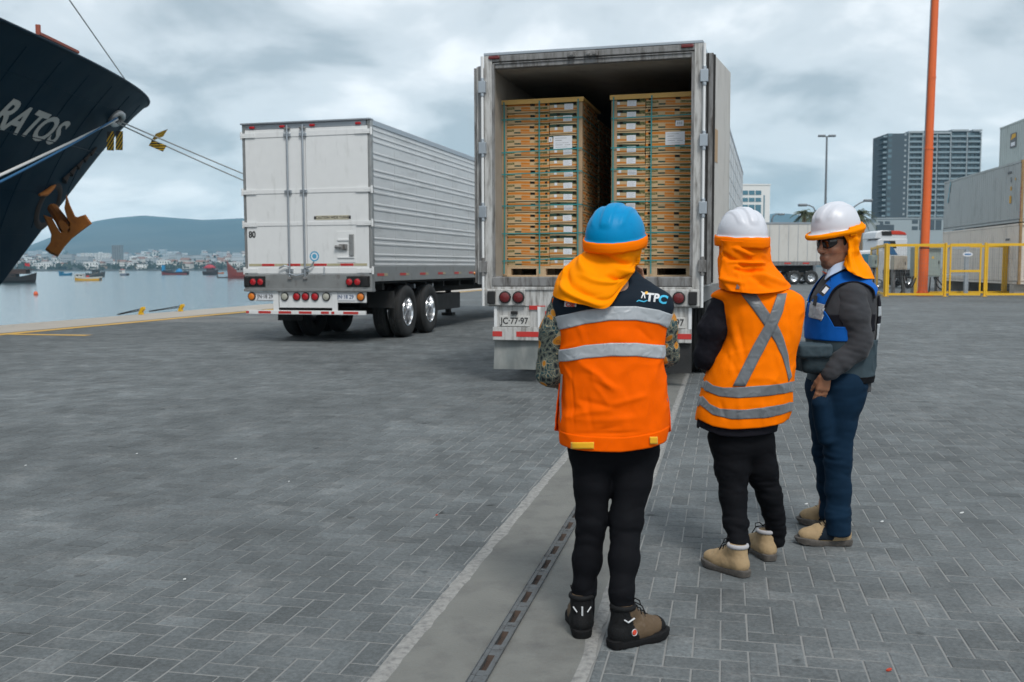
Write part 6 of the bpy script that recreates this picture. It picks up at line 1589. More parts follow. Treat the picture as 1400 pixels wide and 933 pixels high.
def smooth_interp(x, xs, ys):
    """monotone-ish cubic through (xs,ys)"""
    xs = np.array(xs, float); ys = np.array(ys, float)
    m = np.gradient(ys, xs)
    i = int(np.clip(np.searchsorted(xs, x)-1, 0, len(xs)-2)); h = xs[i+1]-xs[i]; t = min(1, max(0, (x-xs[i])/h))
    return ((2*t**3-3*t*t+1)*ys[i] + (t**3-2*t*t+t)*h*m[i] + (-2*t**3+3*t*t)*ys[i+1] + (t**3-t*t)*h*m[i+1])
class Loft:
    """garment round an upright body: rows (py, xl, xr, ry, yc, n) measured on the photograph at depth yc"""
    def __init__(s, rows, amp=0.004, freq=7, creases=()):
        R_ = []
        for (py, xl, xr, ry, yc, n) in rows:
            a, b = U(xl, py, yc), U(xr, py, yc); R_.append(((a.z+b.z)/2, (a.x+b.x)/2, yc, (b.x-a.x)/2, ry, n))
        R_.sort(); s.R = np.array(R_); s.amp = amp; s.freq = freq; s.cr = []
        s.zmin, s.zmax = s.R[0][0], s.R[-1][0]
        for c in creases:
            (x0, y0, x1, y1, wd, dp) = c
            p, q = s.front(x0, y0), s.front(x1, y1); s.cr.append((p.x, p.z, q.x, q.z, wd, dp))
    def ring(s, z):
        z = min(max(z, s.zmin), s.zmax)
        return [smooth_interp(z, s.R[:, 0], s.R[:, k]) for k in range(1, 6)]
    def pt(s, z, th, off=0.0, wrinkle=True):
        xc, yc, rx, ry, n = s.ring(z); c, si = math.cos(th), math.sin(th); e = 2.0/n
        x = rx*math.copysign(abs(c)**e, c); y = ry*math.copysign(abs(si)**e, si)
        nx, ny = x/(rx*rx), y/(ry*ry); l = math.hypot(nx, ny) or 1; nx /= l; ny /= l
        P = Vector((xc+x, yc+y, z)); d = off
        if wrinkle:
            d += s.amp*(fbm((P.x, P.y*0.8, P.z*0.75), s.freq, 3)) + s.amp*1.6*ridge(P, 4.6)
            if y < 0.02:
                for (x0, z0, x1, z1, wd, dp) in s.cr:
                    ax, az = x1-x0, z1-z0; L2 = ax*ax+az*az; t = ((P.x-x0)*ax+(P.z-z0)*az)/L2
                    tt = min(1, max(0, t)); dd = math.hypot(P.x-x0-tt*ax, P.z-z0-tt*az)
                    fade = 1-abs(2*tt-1)**3
                    d += dp*math.exp(-(dd/wd)**2)*fade
        return P + Vector((nx*d, ny*d, 0))
    def u_of(s, px, py):
        xc, yc, rx, ry, n = s.ring(U(px, py, s.R[len(s.R)//2][2]).z); Y = yc-ry
        for _ in range(6):
            p = U(px, py, Y); xc, yc, rx, ry, n = s.ring(p.z); u = min(0.995, max(-0.995, (p.x-xc)/rx))
            Y = yc - ry*(1-abs(u)**n)**(1/n)
        return u, p.z, n
    def front(s, px, py, off=0.0):
        u, z, n = s.u_of(px, py); th = -math.acos(math.copysign(abs(u)**(n/2), u))
        return s.pt(z, th, off) if s.cr is not None and hasattr(s, 'cr') else s.pt(z, th, off)
    def zfun(s, pts):
        """pts: (px,py) along an edge -> z as a function of the side coordinate u in [-1,1]"""
        q = sorted((s.u_of(x, y)[0], s.u_of(x, y)[1]) for x, y in pts)
        us = [a for a, b in q]; zs = [b for a, b in q]
        return lambda u: float(np.interp(u, us, zs))
    def patch(s, zlo, zhi, th0=0.0, th1=2*math.pi, off=0.0, nu=120, nv=40, wrinkle=True):
        """zlo/zhi: numbers or functions of u"""
        rows = []
        for i in range(nu+1):
            th = th0+(th1-th0)*i/nu
            n = 2.3; c = math.cos(th); u = math.copysign(abs(c)**(2/n), c)
            a = zlo(u) if callable(zlo) else zlo; b = zhi(u) if callable(zhi) else zhi
            rows.append([s.pt(a+(b-a)*j/nv, th, off, wrinkle) for j in range(nv+1)])
        return rows
def catmull(cp, nu, nv):
    A = np.array(cp, float)
    def interp(A, n):
        k = len(A); out = []
        for i in range(n+1):
            t = i/n*(k-1); j = min(int(t), k-2); f = t-j
            p0, p1, p2, p3 = A[max(j-1, 0)], A[j], A[j+1], A[min(j+2, k-1)]
            out.append(0.5*((2*p1)+(p2-p0)*f+(2*p0-5*p1+4*p2-p3)*f*f+(3*p1-p0-3*p2+p3)*f**3))
        return np.array(out)
    B = interp(A, nu); return np.swapaxes(interp(np.swapaxes(B, 0, 1), nv), 0, 1)
def cloth_from_px(name, cp, mat, parent, amp=0.004, freq=9, nu=60, nv=80, thick=0.003, folds=()):
    W = [[tuple(U(*q)) for q in row] for row in cp]
    S = catmull(W, nu, nv)
    P = []
    for i in range(nu+1):
        row = []
        for j in range(nv+1):
            p = S[i][j]
            a = S[min(i+1, nu)][j]-S[max(i-1, 0)][j]; b = S[i][min(j+1, nv)]-S[i][max(j-1, 0)]
            n = np.cross(b, a); l = np.linalg.norm(n); n = n/l if l > 1e-9 else n
            if n[1] > 0 and abs(n[1]) > 0.3: n = -n
            d = amp*fbm(p, freq, 3)
            d = d*1.2 + amp*2.0*ridge(p, 5.2)
            for (u0, v0, u1, v1, wd, dp) in folds:
                ax, az = u1-u0, v1-v0; u, v = i/nu, j/nv; t = min(1, max(0, ((u-u0)*ax+(v-v0)*az)/(ax*ax+az*az)))
                dd = math.hypot(u-u0-t*ax, v-v0-t*az); d += 1.7*dp*math.exp(-(dd/(wd*0.8))**2)*(1-abs(2*t-1)**4)
            row.append(p+n*d)
        P.append(row)
    return grid_mesh(name, P, mat, parent, thick=thick)

# ---------------------------------------------------------------- cloth and skin materials
def fabric(name, col, rough=0.8, var=0.06, weave=900, bump=0.12, sheen=0.2, wr=5, wrb=0.355, spec=0.12):
    m, t, b = newmat(name); L = t.links.new
    co = node(t, 'ShaderNodeTexCoord')
    n = node(t, 'ShaderNodeTexNoise'); n.inputs['Scale'].default_value = 9; n.inputs['Detail'].default_value = 5; L(co.outputs['Object'], n.inputs['Vector'])
    mx = node(t, 'ShaderNodeMix', data_type='RGBA'); mx.inputs[6].default_value = c4([c*(1-var) for c in col]); mx.inputs[7].default_value = c4([c*(1+var) for c in col]); L(n.outputs[0], mx.inputs[0]); L(mx.outputs[2], b.inputs['Base Color'])
    n2 = node(t, 'ShaderNodeTexNoise'); n2.inputs['Scale'].default_value = weave; n2.inputs['Detail'].default_value = 2; L(co.outputs['Object'], n2.inputs['Vector'])
    n3 = node(t, 'ShaderNodeTexNoise'); n3.inputs['Scale'].default_value = wr; n3.noise_type = 'RIDGED_MULTIFRACTAL'; n3.normalize = True; n3.inputs['Detail'].default_value = 3; n3.inputs['Distortion'].default_value = 0.6; n3.inputs['Roughness'].default_value = 0.35; L(co.outputs['Object'], n3.inputs['Vector'])
    b1 = node(t, 'ShaderNodeBump'); b1.inputs['Strength'].default_value = wrb; b1.inputs['Distance'].default_value = 0.02; L(n3.outputs[0], b1.inputs['Height'])
    b2 = node(t, 'ShaderNodeBump'); b2.inputs['Strength'].default_value = bump; b2.inputs['Distance'].default_value = 0.001; L(n2.outputs[0], b2.inputs['Height']); L(b1.outputs[0], b2.inputs['Normal']); L(b2.outputs[0], b.inputs['Normal'])
    b.inputs['Roughness'].default_value = rough; b.inputs['Sheen Weight'].default_value = sheen; b.inputs['Specular IOR Level'].default_value = spec
    return m
MAT['vest_orange'] = fabric('vest_orange', (0.9, 0.115, 0.0), 0.75, sheen=0.0, spec=0.05)
MAT['vest_orange2'] = fabric('vest_orange2', (0.95, 0.185, 0.0), 0.75, sheen=0.0, spec=0.05)
MAT['flap_orange'] = fabric('flap_orange', (0.97, 0.275, 0.0), 0.75, wrb=0.35, sheen=0.0, spec=0.05)
MAT['flap_orange2'] = fabric('flap_orange2', (0.97, 0.19, 0.0), 0.75, wrb=0.35, sheen=0.0, spec=0.05)
MAT['navy'] = fabric('navy', (0.014, 0.021, 0.031), 0.75, sheen=0.0, spec=0.05)
MAT['reflect'] = fabric('reflect', (0.36, 0.39, 0.42), 0.38, var=0.1, wr=30, wrb=0.3, spec=0.6)
MAT['reflect_dark'] = fabric('reflect_dark', (0.13, 0.145, 0.16), 0.4, var=0.15, wr=26, wrb=0.3, spec=0.5)
MAT['yellow_tab'] = fabric('yellow_tab', (0.8, 0.42, 0.02), 0.6)
MAT['black_cloth'] = fabric('black_cloth', (0.006, 0.0065, 0.0085), 0.78, sheen=0.0, spec=0.08, wrb=0.4, wr=6)
MAT['jacket_black'] = fabric('jacket_black', (0.0095, 0.0095, 0.014), 0.75, sheen=0.0, spec=0.1, wrb=0.35, wr=10)
MAT['denim'] = fabric('denim', (0.0045, 0.019, 0.042), 0.85, var=0.4, sheen=0.0, wrb=0.5, wr=7)
MAT['fleece'] = fabric('fleece', (0.042, 0.044, 0.05), 0.95, sheen=0.1, wrb=0.35, wr=7, bump=0.3)
MAT['vest_blue'] = fabric('vest_blue', (0.004, 0.095, 0.4), 0.65, sheen=0.0)
MAT['vest_slate'] = fabric('vest_slate', (0.045, 0.068, 0.083), 0.6, sheen=0.0)
MAT['shirt_blue'] = fabric('shirt_blue', (0.42, 0.52, 0.68), 0.7)
MAT['red_lining'] = fabric('red_lining', (0.85, 0.1, 0.02), 0.7)
def paisley():
    m, t, b = newmat('paisley'); L = t.links.new
    co = node(t, 'ShaderNodeTexCoord')
    nz = node(t, 'ShaderNodeTexNoise'); nz.inputs['Scale'].default_value = 14; nz.inputs['Detail'].default_value = 1; L(co.outputs['Object'], nz.inputs['Vector'])
    vm = node(t, 'ShaderNodeVectorMath', operation='SCALE'); vm.inputs['Scale'].default_value = 0.045; L(nz.outputs['Color'], vm.inputs[0])
    va = node(t, 'ShaderNodeVectorMath', operation='ADD'); L(co.outputs['Object'], va.inputs[0]); L(vm.outputs[0], va.inputs[1])
    v1 = node(t, 'ShaderNodeTexVoronoi'); v1.inputs['Scale'].default_value = 21; L(va.outputs[0], v1.inputs['Vector'])
    def ramp(src, stops):
        r = node(t, 'ShaderNodeValToRGB'); r.color_ramp.interpolation = 'CONSTANT'; el = r.color_ramp.elements
        el[0].position, el[0].color = stops[0][0], c4(stops[0][1]); el[1].position, el[1].color = stops[1][0], c4(stops[1][1])
        for p, c in stops[2:]: q = el.new(p); q.color = c4(c)
        L(src, r.inputs[0]); return r.outputs[0]
    OR, CRM, TEAL, DK = (0.5, 0.2, 0.02), (0.33, 0.28, 0.18), (0.02, 0.06, 0.07), (0.012, 0.022, 0.028)
    c1 = ramp(v1.outputs['Distance'], [(0, OR), (0.13, (0.3, 0.1, 0.02)), (0.18, OR), (0.36, CRM), (0.41, DK)])
    # scroll lines between the motifs
    v2 = node(t, 'ShaderNodeTexVoronoi'); v2.feature = 'DISTANCE_TO_EDGE'; v2.inputs['Scale'].default_value = 48; L(va.outputs[0], v2.inputs['Vector'])
    c2 = ramp(v2.outputs['Distance'], [(0, CRM), (0.028, TEAL), (0.17, CRM), (0.2, DK)])
    gt = node(t, 'ShaderNodeMath', operation='GREATER_THAN'); L(v1.outputs['Distance'], gt.inputs[0]); gt.inputs[1].default_value = 0.41
    # only some cells carry an orange motif
    sc_ = node(t, 'ShaderNodeSeparateColor'); L(v1.outputs['Color'], sc_.inputs[0]); g2 = node(t, 'ShaderNodeMath', operation='GREATER_THAN'); L(sc_.outputs[0], g2.inputs[0]); g2.inputs[1].default_value = 0.72
    mxm = node(t, 'ShaderNodeMath', operation='MAXIMUM'); L(gt.outputs[0], mxm.inputs[0]); L(g2.outputs[0], mxm.inputs[1])
    mx = node(t, 'ShaderNodeMix', data_type='RGBA'); L(mxm.outputs[0], mx.inputs[0]); L(c1, mx.inputs[6]); L(c2, mx.inputs[7]); L(mx.outputs[2], b.inputs['Base Color'])
    b.inputs['Roughness'].default_value = 0.75; b.inputs['Specular IOR Level'].default_value = 0.25
    return m
MAT['paisley'] = paisley()
def skin_mat(name, col):
    m, t, b = newmat(name); L = t.links.new
    at = node(t, 'ShaderNodeAttribute', attribute_name='tint')
    co = node(t, 'ShaderNodeTexCoord'); n = node(t, 'ShaderNodeTexNoise'); n.inputs['Scale'].default_value = 60; n.inputs['Detail'].default_value = 4; L(co.outputs['Object'], n.inputs['Vector'])
    mr = node(t, 'ShaderNodeMapRange'); mr.inputs[3].default_value = 0.85; mr.inputs[4].default_value = 1.15; L(n.outputs[0], mr.inputs[0])
    sc_ = node(t, 'ShaderNodeVectorMath', operation='SCALE'); L(at.outputs['Color'], sc_.inputs[0]); L(mr.outputs[0], sc_.inputs['Scale']); L(sc_.outputs[0], b.inputs['Base Color'])
    b.inputs['Roughness'].default_value = 0.5; b.inputs['Subsurface Weight'].default_value = 0.12; b.inputs['Subsurface Radius'].default_value = (0.02, 0.008, 0.004); b.inputs['Subsurface Scale'].default_value = 0.3
    bp = node(t, 'ShaderNodeBump'); bp.inputs['Strength'].default_value = 0.15; bp.inputs['Distance'].default_value = 0.002; L(n.outputs[0], bp.inputs['Height']); L(bp.outputs[0], b.inputs['Normal'])
    return m
MAT['skin'] = skin_mat('skin', None)
MAT['hair'] = M('hair', (0.008, 0.007, 0.007), 0.6, var=0.3)
MAT['helmet_blue'] = M('helmet_blue', (0.0, 0.235, 0.5), 0.42, var=0.05, spec=0.12, rvar=0.08, dirt=(0.003, 0.17, 0.42), dmin=0.55, dmax=0.9, ds=(14, 14, 14))
MAT['helmet_white'] = M('helmet_white', (0.6, 0.62, 0.68), 0.36, var=0.03, spec=0.5, rvar=0.08, dirt=(0.5, 0.51, 0.53), dmin=0.6, dmax=0.9, ds=(14, 14, 14))
MAT['boot_black'] = M('boot_black', (0.008, 0.0085, 0.0095), 0.7, spec=0.2, var=0.3, vs=40, bump=0.3, bs=200)
MAT['boot_brown'] = M('boot_brown', (0.1, 0.065, 0.035), 0.75, var=0.2, vs=30, bump=0.2, bs=200, dirt=(0.16, 0.13, 0.1), dmin=0.55, dmax=0.8, ds=(12, 12, 12))
MAT['boot_tan'] = M('boot_tan', (0.36, 0.255, 0.14), 0.8, var=0.15, vs=30, bump=0.2, bs=250, dirt=(0.24, 0.18, 0.11), dmin=0.55, dmax=0.85, ds=(14, 14, 14))
MAT['sole_grey'] = M('sole_grey', (0.075, 0.068, 0.062), 0.8, var=0.25, vs=40, dirt=(0.16, 0.14, 0.12), dmin=0.5, dmax=0.8, ds=(20, 20, 20))
MAT['sole_black'] = M('sole_black', (0.008, 0.008, 0.009), 0.75, spec=0.2, var=0.3, vs=40)
MAT['lining_grey'] = fabric('lining_grey', (0.4, 0.4, 0.42), 0.85)
MAT['lens_dark'] = M('lens_dark', (0.012, 0.01, 0.01), 0.06, var=0.1, spec=0.7, rvar=0.02)
MAT['logo_white'] = M('logo_white', (0.62, 0.64, 0.66), 0.6, var=0.05)
MAT['logo_cyan'] = M('logo_cyan', (0.04, 0.42, 0.66), 0.6, var=0.05)
MAT['logo_yellow'] = M('logo_yellow', (0.8, 0.42, 0.03), 0.6, var=0.05)
MAT['logo_red'] = M('logo_red', (0.62, 0.06, 0.03), 0.6, var=0.05)

SKIN = (0.17, 0.075, 0.04, 1)
def helmet(parent, c, yaw, tilt, mat, a=0.113, b=0.142, h=0.128, roll=0.0, rear=0.02):
    """hard hat shell with three crown ridges and a lip; local +Y is the wearer's front"""
    hp = thing_part('hard_hat', parent)
    nphi, nth = 96, 40; P = []
    rot = Matrix.Rotation(yaw, 3, 'Z') @ Matrix.Rotation(tilt, 3, 'X') @ Matrix.Rotation(roll, 3, 'Y')
    for i in range(nphi):
        ph = 2*math.pi*i/nphi; row = []
        sx, cy = math.sin(ph), math.cos(ph)
        drop = rear*(0.5-0.5*cy)
        for j in range(nth+1):
            if j < 5:
                k = [(1.075, -0.014), (1.08, -0.009), (1.06, -0.004), (1.012, 0.0), (1.0, 0.006)][j]
                x, y, z = a*sx*k[0], b*cy*k[0], k[1]-drop
                # short peak at the front
                y += 0.028*max(0, cy)**3*(1 if j < 3 else 0.2)
            else:
                th = (j-4)/(nth-4)*math.pi/2; ct = math.cos(th)**0.86; st = math.sin(th)
                x, y = a*ct*sx, b*ct*cy; z = 0.006 - drop*math.cos(th)**2 + (h-0.006)*st
                r = 0.0
                if st > 0.35:
                    f = min(1, (st-0.35)/0.22); f = f*f*(3-2*f)
                    for cx_, wd, hh in ((0, 0.024, 0.007), (-0.058, 0.012, 0.0038), (0.058, 0.012, 0.0038)):
                        q = abs(x-cx_)/wd; r += hh*f*(1 if q < 0.7 else max(0, 1-(q-0.7)/0.3))
                n = Vector((x/a**2, y/b**2, z/h**2)).normalized(); x += n.x*r; y += n.y*r; z += n.z*r
            row.append(Vector(c) + rot @ Vector((x, y, z)))
        P.append(row)
    O = parent_origin(parent); mb = MB(); mb.grid([[q-O for q in r] for r in P], True)
    me = mb.mesh('hard_hat', mat); me.polygons.foreach_set('use_smooth', [True]*len(me.polygons))
    o = link('hard_hat', me, parent); m = o.modifiers.new('shell', 'SOLIDIFY'); m.thickness = 0.003; m.offset = -1
    return o, rot
def thing_part(n, p): return None
def rim_band(parent, c, rot, mat, a=0.113, b=0.142, rear=0.02, dz=-0.02, r=0.013, ph0=0.0, ph1=2*math.pi, grow=1.09, flat=1.6, peak=0.028, name='brim_band'):
    pts = []; n = 80; rows = []
    for i in range(n+1):
        ph = ph0+(ph1-ph0)*i/n; sx, cy = math.sin(ph), math.cos(ph)
        p = Vector((a*sx*grow, b*cy*grow + peak*max(0, cy)**3, dz - rear*(0.5-0.5*cy)))
        nrm = Vector((sx/a, cy/b, 0)).normalized(); row = []
        for k in range(10):
            t = 2*math.pi*k/10; w = 1+0.18*mnoise.noise((p.x*30, p.y*30, t))
            row.append(Vector(c) + rot @ (p + nrm*(r*0.55*math.cos(t)*w) + Vector((0, 0, r*flat*math.sin(t)*w))))
        row.append(row[0]); rows.append(row)
    return grid_mesh(name, rows, mat, parent)

def shoe(parent, heel, ang, L=0.29, up='boot_tan', sole='sole_grey', toe=None, collar=None, shaft=0.1, wd=1.0, hcol=None, name='boot', patch=None, toe_len=0.07):
    """boot: heel point on the ground, ang = direction of the toe (radians from +X)"""
    ca, sa = math.cos(ang), math.sin(ang); heel = Vector(heel)
    def W(x, y, z): return Vector((heel.x + x*ca - y*sa, heel.y + x*sa + y*ca, heel.z + z))
    k = L/0.29
    ax = np.array([(ca, sa, 0), (-sa, ca, 0), (0, 0, 1)])
    s = SDF((heel.x-0.36, heel.y-0.36, -0.01), (heel.x+0.36, heel.y+0.36, 0.24), 0.005)
    s.chain([(W(0.045*k, 0, 0.047), 0.041*wd), (W(0.11*k, 0, 0.05), 0.041*wd), (W(0.18*k, 0.002, 0.046), 0.043*wd), (W(0.235*k, 0.004, 0.042), 0.034*wd)], 0.03)
    s.ell(W(0.222*k, 0.003, 0.047), (0.054*k, 0.043*wd, 0.031), ax, 0.02)
    s.chain([(W(0.05*k, 0, 0.06), 0.040*wd), (W(0.062*k, 0, 0.06+shaft), 0.045*wd)], 0.03)
    s.chain([(W(0.09*k, 0, 0.06+shaft*0.8), 0.03), (W(0.165*k, 0, 0.072), 0.026)], 0.03)
    s.cut_z(0.06+shaft+0.012)
    s.cut_z(0.02, False)
    V, F = s.nets()
    root = link(name, bpy.data.meshes.new('tmp'), parent)
    bpy.data.objects.remove(root)
    upper = np_mesh(name, V, F, MAT[up], parent, disp=lambda p: 0.0016*fbm(p, 45, 2))
    # sole outline
    out = []
    for i in range(40):
        t = 2*math.pi*i/40; c, si = math.cos(t), math.sin(t)
        x = 0.143*k + 0.15*k*math.copysign(abs(c)**0.45, c); u = x/(0.29*k)
        half = (0.042 + 0.016*math.exp(-((u-0.72)/0.22)**2) - 0.006*math.exp(-((u-0.42)/0.14)**2))*wd*1.06
        out.append((x, half*math.copysign(abs(si)**0.6, si)))
    mb = MB(); O = parent_origin(upper.parent)
    rows = []
    for z, g in ((0.0, 0.96), (0.004, 1.0), (0.012, 1.0), (0.017, 1.015), (0.027, 1.01), (0.031, 0.95)):
        row = []
        for (x, y) in out:
            zz = z
            u = x/(0.29*k)
            if z < 0.01: zz = z + 0.012*max(0, (u-0.86)/0.14)**2*(1 if z < 0.01 else 0.5) + (0.004 if int(u*17) % 2 else 0) + (0.006 if 0.33 < u < 0.45 else 0)
            else: zz = z + 0.008*max(0, (u-0.8)/0.2) + 0.006*math.cos((u-0.1)*9)*(1 if z > 0.02 else 0)
            row.append(W((x-0.143*k)*g+0.143*k, y*g, zz))
        rows.append(row)
    mb.grid([[rows[j][i] for j in range(len(rows))] for i in range(40)], True)
    n0 = len(mb.v); mb.add([W(0.143*k, 0, 0.006)] + rows[0], [(0, i+1, (i+1) % 40+1) for i in range(40)])
    mb.add([W(0.143*k, 0, 0.031)] + rows[-1], [(0, i+1, (i+1) % 40+1) for i in range(40)])
    child_mb(mb, 'sole', MAT[sole], upper, smooth=35)
    def over(name_, cnd, mat, off=0.0016):
        """thin overlay cut out of the upper's own surface"""
        Vn = V; keep = [q for q in F.tolist() if all(cnd(*loc_(Vn[i])) for i in q)]
        if not keep: return
        ids = sorted({i for q in keep for i in q}); mp = {a: b for b, a in enumerate(ids)}
        cen = np.array(W(0.12*k, 0, 0.05))
        me = bpy.data.meshes.new(name_); O_ = np.array(parent_origin(upper))
        co = np.zeros(len(upper.data.vertices)*3); upper.data.vertices.foreach_get('co', co); co = co.reshape(-1, 3)
        nr = np.zeros(len(co)*3); upper.data.vertices.foreach_get('normal', nr); nr = nr.reshape(-1, 3)
        me.from_pydata((co[ids]+nr[ids]*off).tolist(), [], [[mp[i] for i in q] for q in keep]); me.materials.append(mat); me.polygons.foreach_set('use_smooth', [True]*len(keep))
        o = link(name_, me, upper); md = o.modifiers.new('edge', 'SOLIDIFY'); md.thickness = 0.002; md.offset = -1
    def loc_(p):
        d = (p[0]-heel.x, p[1]-heel.y); return (d[0]*ca+d[1]*sa)/k, -d[0]*sa+d[1]*ca, p[2]
    if toe: over('toe_cap', lambda x, y, z: x > 0.29-toe_len+ (z-0.03)*0.5, MAT[toe])
    if hcol: over('heel_counter', lambda x, y, z: x < 0.1+(0.06-z)*0.5 and z < 0.15, MAT[hcol])
    if patch: over('side_patch', patch[0], patch[1])
    if collar:
        mb = MB()
        c = W(0.062*k, 0, 0.06+shaft+0.006)
        mb.lathe([(0.045*wd+r_*math.cos(t), r_*math.sin(t)*1.3) for r_, t in [(0.008, q*0.785) for q in range(8)]], c, (0, 0, 1), 24, closed=True)
        child_mb(mb, 'collar', MAT[collar], upper, smooth=60)
    # laces
    mb = MB()
    for q in range(5):
        t = q/4; x = (0.105+0.075*t)*k; z = 0.06+shaft*0.8+0.028 + (0.098-(0.06+shaft*0.8+0.028))*t
        mb.tube([W(x-0.006, -0.026, z-0.012), W(x+0.004, -0.008, z+0.002), W(x+0.004, 0.008, z+0.002), W(x-0.006, 0.026, z-0.012)], 0.0028, 6)
    z = 0.06+shaft*0.8+0.03; x = 0.112*k
    for sg in (-1, 1):
        mb.tube([W(x, 0, z+0.003), W(x-0.005, sg*0.02, z+0.02), W(x, sg*0.04, z+0.016), W(x+0.01, sg*0.035, z-0.004), W(x+0.004, sg*0.012, z)], 0.0026, 6)
        mb.tube([W(x, 0, z+0.003), W(x+0.02, sg*0.03, z-0.01), W(x+0.028, sg*0.045, z-0.04)], 0.0026, 6)
    child_mb(mb, 'laces', MAT['boot_black'], upper); 
    return upper, W

def legs(parent, L, Rr, mat, name, hipc, amp, zt, h=0.006, freq=26, extra=()):
    """L, Rr: lists of (point, radius) from hip to ankle"""
    pts = [p for p, r in L+Rr]+[hipc]
    lo = [min(p[i] for p in pts)-0.2 for i in range(3)]; hi = [max(p[i] for p in pts)+0.2 for i in range(3)]
    s = SDF(lo, hi, h)
    s.chain(L, 0.03); s2 = SDF(lo, hi, h); s2.chain(Rr, 0.03); s.cut_z(L[-1][0][2]-0.012, False); s2.cut_z(Rr[-1][0][2]-0.012, False)
    k = 0.012; f, d = s.F, s2.F; hh = np.clip(0.5+0.5*(f-d)/k, 0, 1); s.F = np.where(f > 100, d, np.where(d > 100, f, f*(1-hh)+d*hh-k*hh*(1-hh)))
    s.cone(L[0][0], Rr[0][0], L[0][1]*0.97, Rr[0][1]*0.97, 0.05)
    s.cone(hipc, (L[0][0]+Rr[0][0])/2, L[0][1]*1.05, L[0][1], 0.05)
    for q in extra: s.cone(*q, 0.03)
    s.cut_z(zt)
    V, F = s.nets()
    # open the hem a little: drop the lowest cap
    def disp(p):
        a = amp(p[2]); q = mnoise.noise((p[0]*9, p[1]*9, p[2]*freq + 2.2*mnoise.noise((p[0]*6, p[1]*6, p[2]*6))))
        q2 = mnoise.noise((p[0]*16+5, p[1]*16, p[2]*freq*1.9))
        return a*(1.0*q - 0.5*abs(q) + 0.45*q2) + 0.002*fbm(p, 7, 2)
    return np_mesh(name, V, F, mat, parent, disp, smooth_it=2)
def hand(s, wrist, d, side, palm_n, curl=0.5, k=0.006, sc_=1.0, th=1.0):
    """palm + four unequal bent fingers + thumb into SDF s; d finger direction, side = thumb side"""
    wrist = np.array(wrist); d = np.array(d)/np.linalg.norm(d); side = np.array(side)-d*np.dot(side, d); side = side/np.linalg.norm(side); n = np.array(palm_n, float); n = n-d*np.dot(n, d)-side*np.dot(n, side); n /= np.linalg.norm(n)
    for t in (-0.03, -0.01, 0.01, 0.028): s.cone(wrist+side*t*0.6*sc_, wrist+(d*0.085+side*t)*sc_, 0.016*sc_, 0.012*sc_, 0.014)
    for q, (off, ln) in enumerate(((0.029, 0.072), (0.010, 0.08), (-0.01, 0.075), (-0.028, 0.06))):
        p = wrist+(d*0.088+side*off)*sc_; a = curl*(0.5+0.06*q)
        for seg, f in ((0.45, 1), (0.32, 2.1), (0.23, 3.0)):
            v = d*math.cos(a*f)+n*math.sin(a*f); p2 = p+v*ln*seg*sc_
            s.cone(p, p2, 0.0088*sc_, 0.0078*sc_, k); p = p2
    p = wrist+(d*0.02+side*0.03)*sc_
    for v, ln, r in ((d*0.6+side*0.75*th+n*0.25, 0.04, 0.0125), (d*0.85+side*0.35*th+n*0.35, 0.034, 0.0105), (d*0.95+side*0.05+n*0.4, 0.026, 0.009)):
        p2 = p+v/np.linalg.norm(v)*ln*sc_; s.cone(p, p2, r*sc_, r*0.88*sc_, 0.01); p = p2
V3 = lambda x, y, Y: np.array(U(x, y, Y))
def head_sdf(s, c, fw, up=(0, 0, 1), k=1.0):
    """face, ears, neck root; c centre between the ears, fw facing direction"""
    fw = np.array(fw, float); fw /= np.linalg.norm(fw); up = np.array(up, float); up = up-fw*np.dot(up, fw); up /= np.linalg.norm(up); lf = np.cross(up, fw)
    A = np.array([fw, lf, up]); c = np.array(c)
    P = lambda x, y, z: c + k*(fw*x+lf*y+up*z)
    s.ell(P(-0.012, 0, 0.03), (0.098*k, 0.077*k, 0.1*k), A, 0.02)
    s.ell(P(0.026, 0, -0.042), (0.066*k, 0.058*k, 0.085*k), A, 0.03)
    s.ell(P(0.072, 0, -0.104), (0.022*k, 0.024*k, 0.02*k), A, 0.025)
    for g in (-1, 1):
        s.cone(P(0.0, g*0.05, -0.06), P(0.065, g*0.018, -0.102), 0.017*k, 0.015*k, 0.025)
        s.ell(P(0.06, g*0.042, -0.022), (0.024*k, 0.02*k, 0.018*k), A, 0.025)
        s.cone(P(0.087, g*0.012, 0.026), P(0.072, g*0.045, 0.022), 0.011*k, 0.01*k, 0.012)
        s.ell(P(0.083, g*0.031, 0.004), (0.012*k, 0.015*k, 0.010*k), A, 0.012, sub=True)
        s.ell(P(0.076, g*0.031, 0.003), (0.0125*k, 0.0135*k, 0.0115*k), A, 0.004)
        s.ell(P(0.103, g*0.0135, -0.034), (0.011*k, 0.0085*k, 0.0075*k), A, 0.007)
        s.ell(P(-0.008, g*0.079, -0.012), (0.02*k, 0.008*k, 0.032*k), np.array([fw*0.97+up*0.2, lf*1.0, up*0.97-fw*0.2]), 0.006)
        s.ell(P(-0.004, g*0.086, -0.010), (0.009*k, 0.005*k, 0.016*k), A, 0.005, sub=True)
    s.cone(P(0.09, 0, 0.014), P(0.114, 0, -0.028), 0.0085*k, 0.0125*k, 0.012)
    s.ell(P(0.088, 0, -0.066), (0.014*k, 0.028*k, 0.02*k), A, 0.015)
    s.cone(P(0.0965, -0.016, -0.0645), P(0.0965, 0.016, -0.0645), 0.0055*k, 0.0055*k, 0.006)
    s.cone(P(0.096, -0.013, -0.0765), P(0.096, 0.013, -0.0765), 0.0065*k, 0.0065*k, 0.006)
    s.cone(P(0.107, -0.022, -0.0705), P(0.107, 0.022, -0.0705), 0.0035*k, 0.0035*k, 0.004, sub=True)
    return P
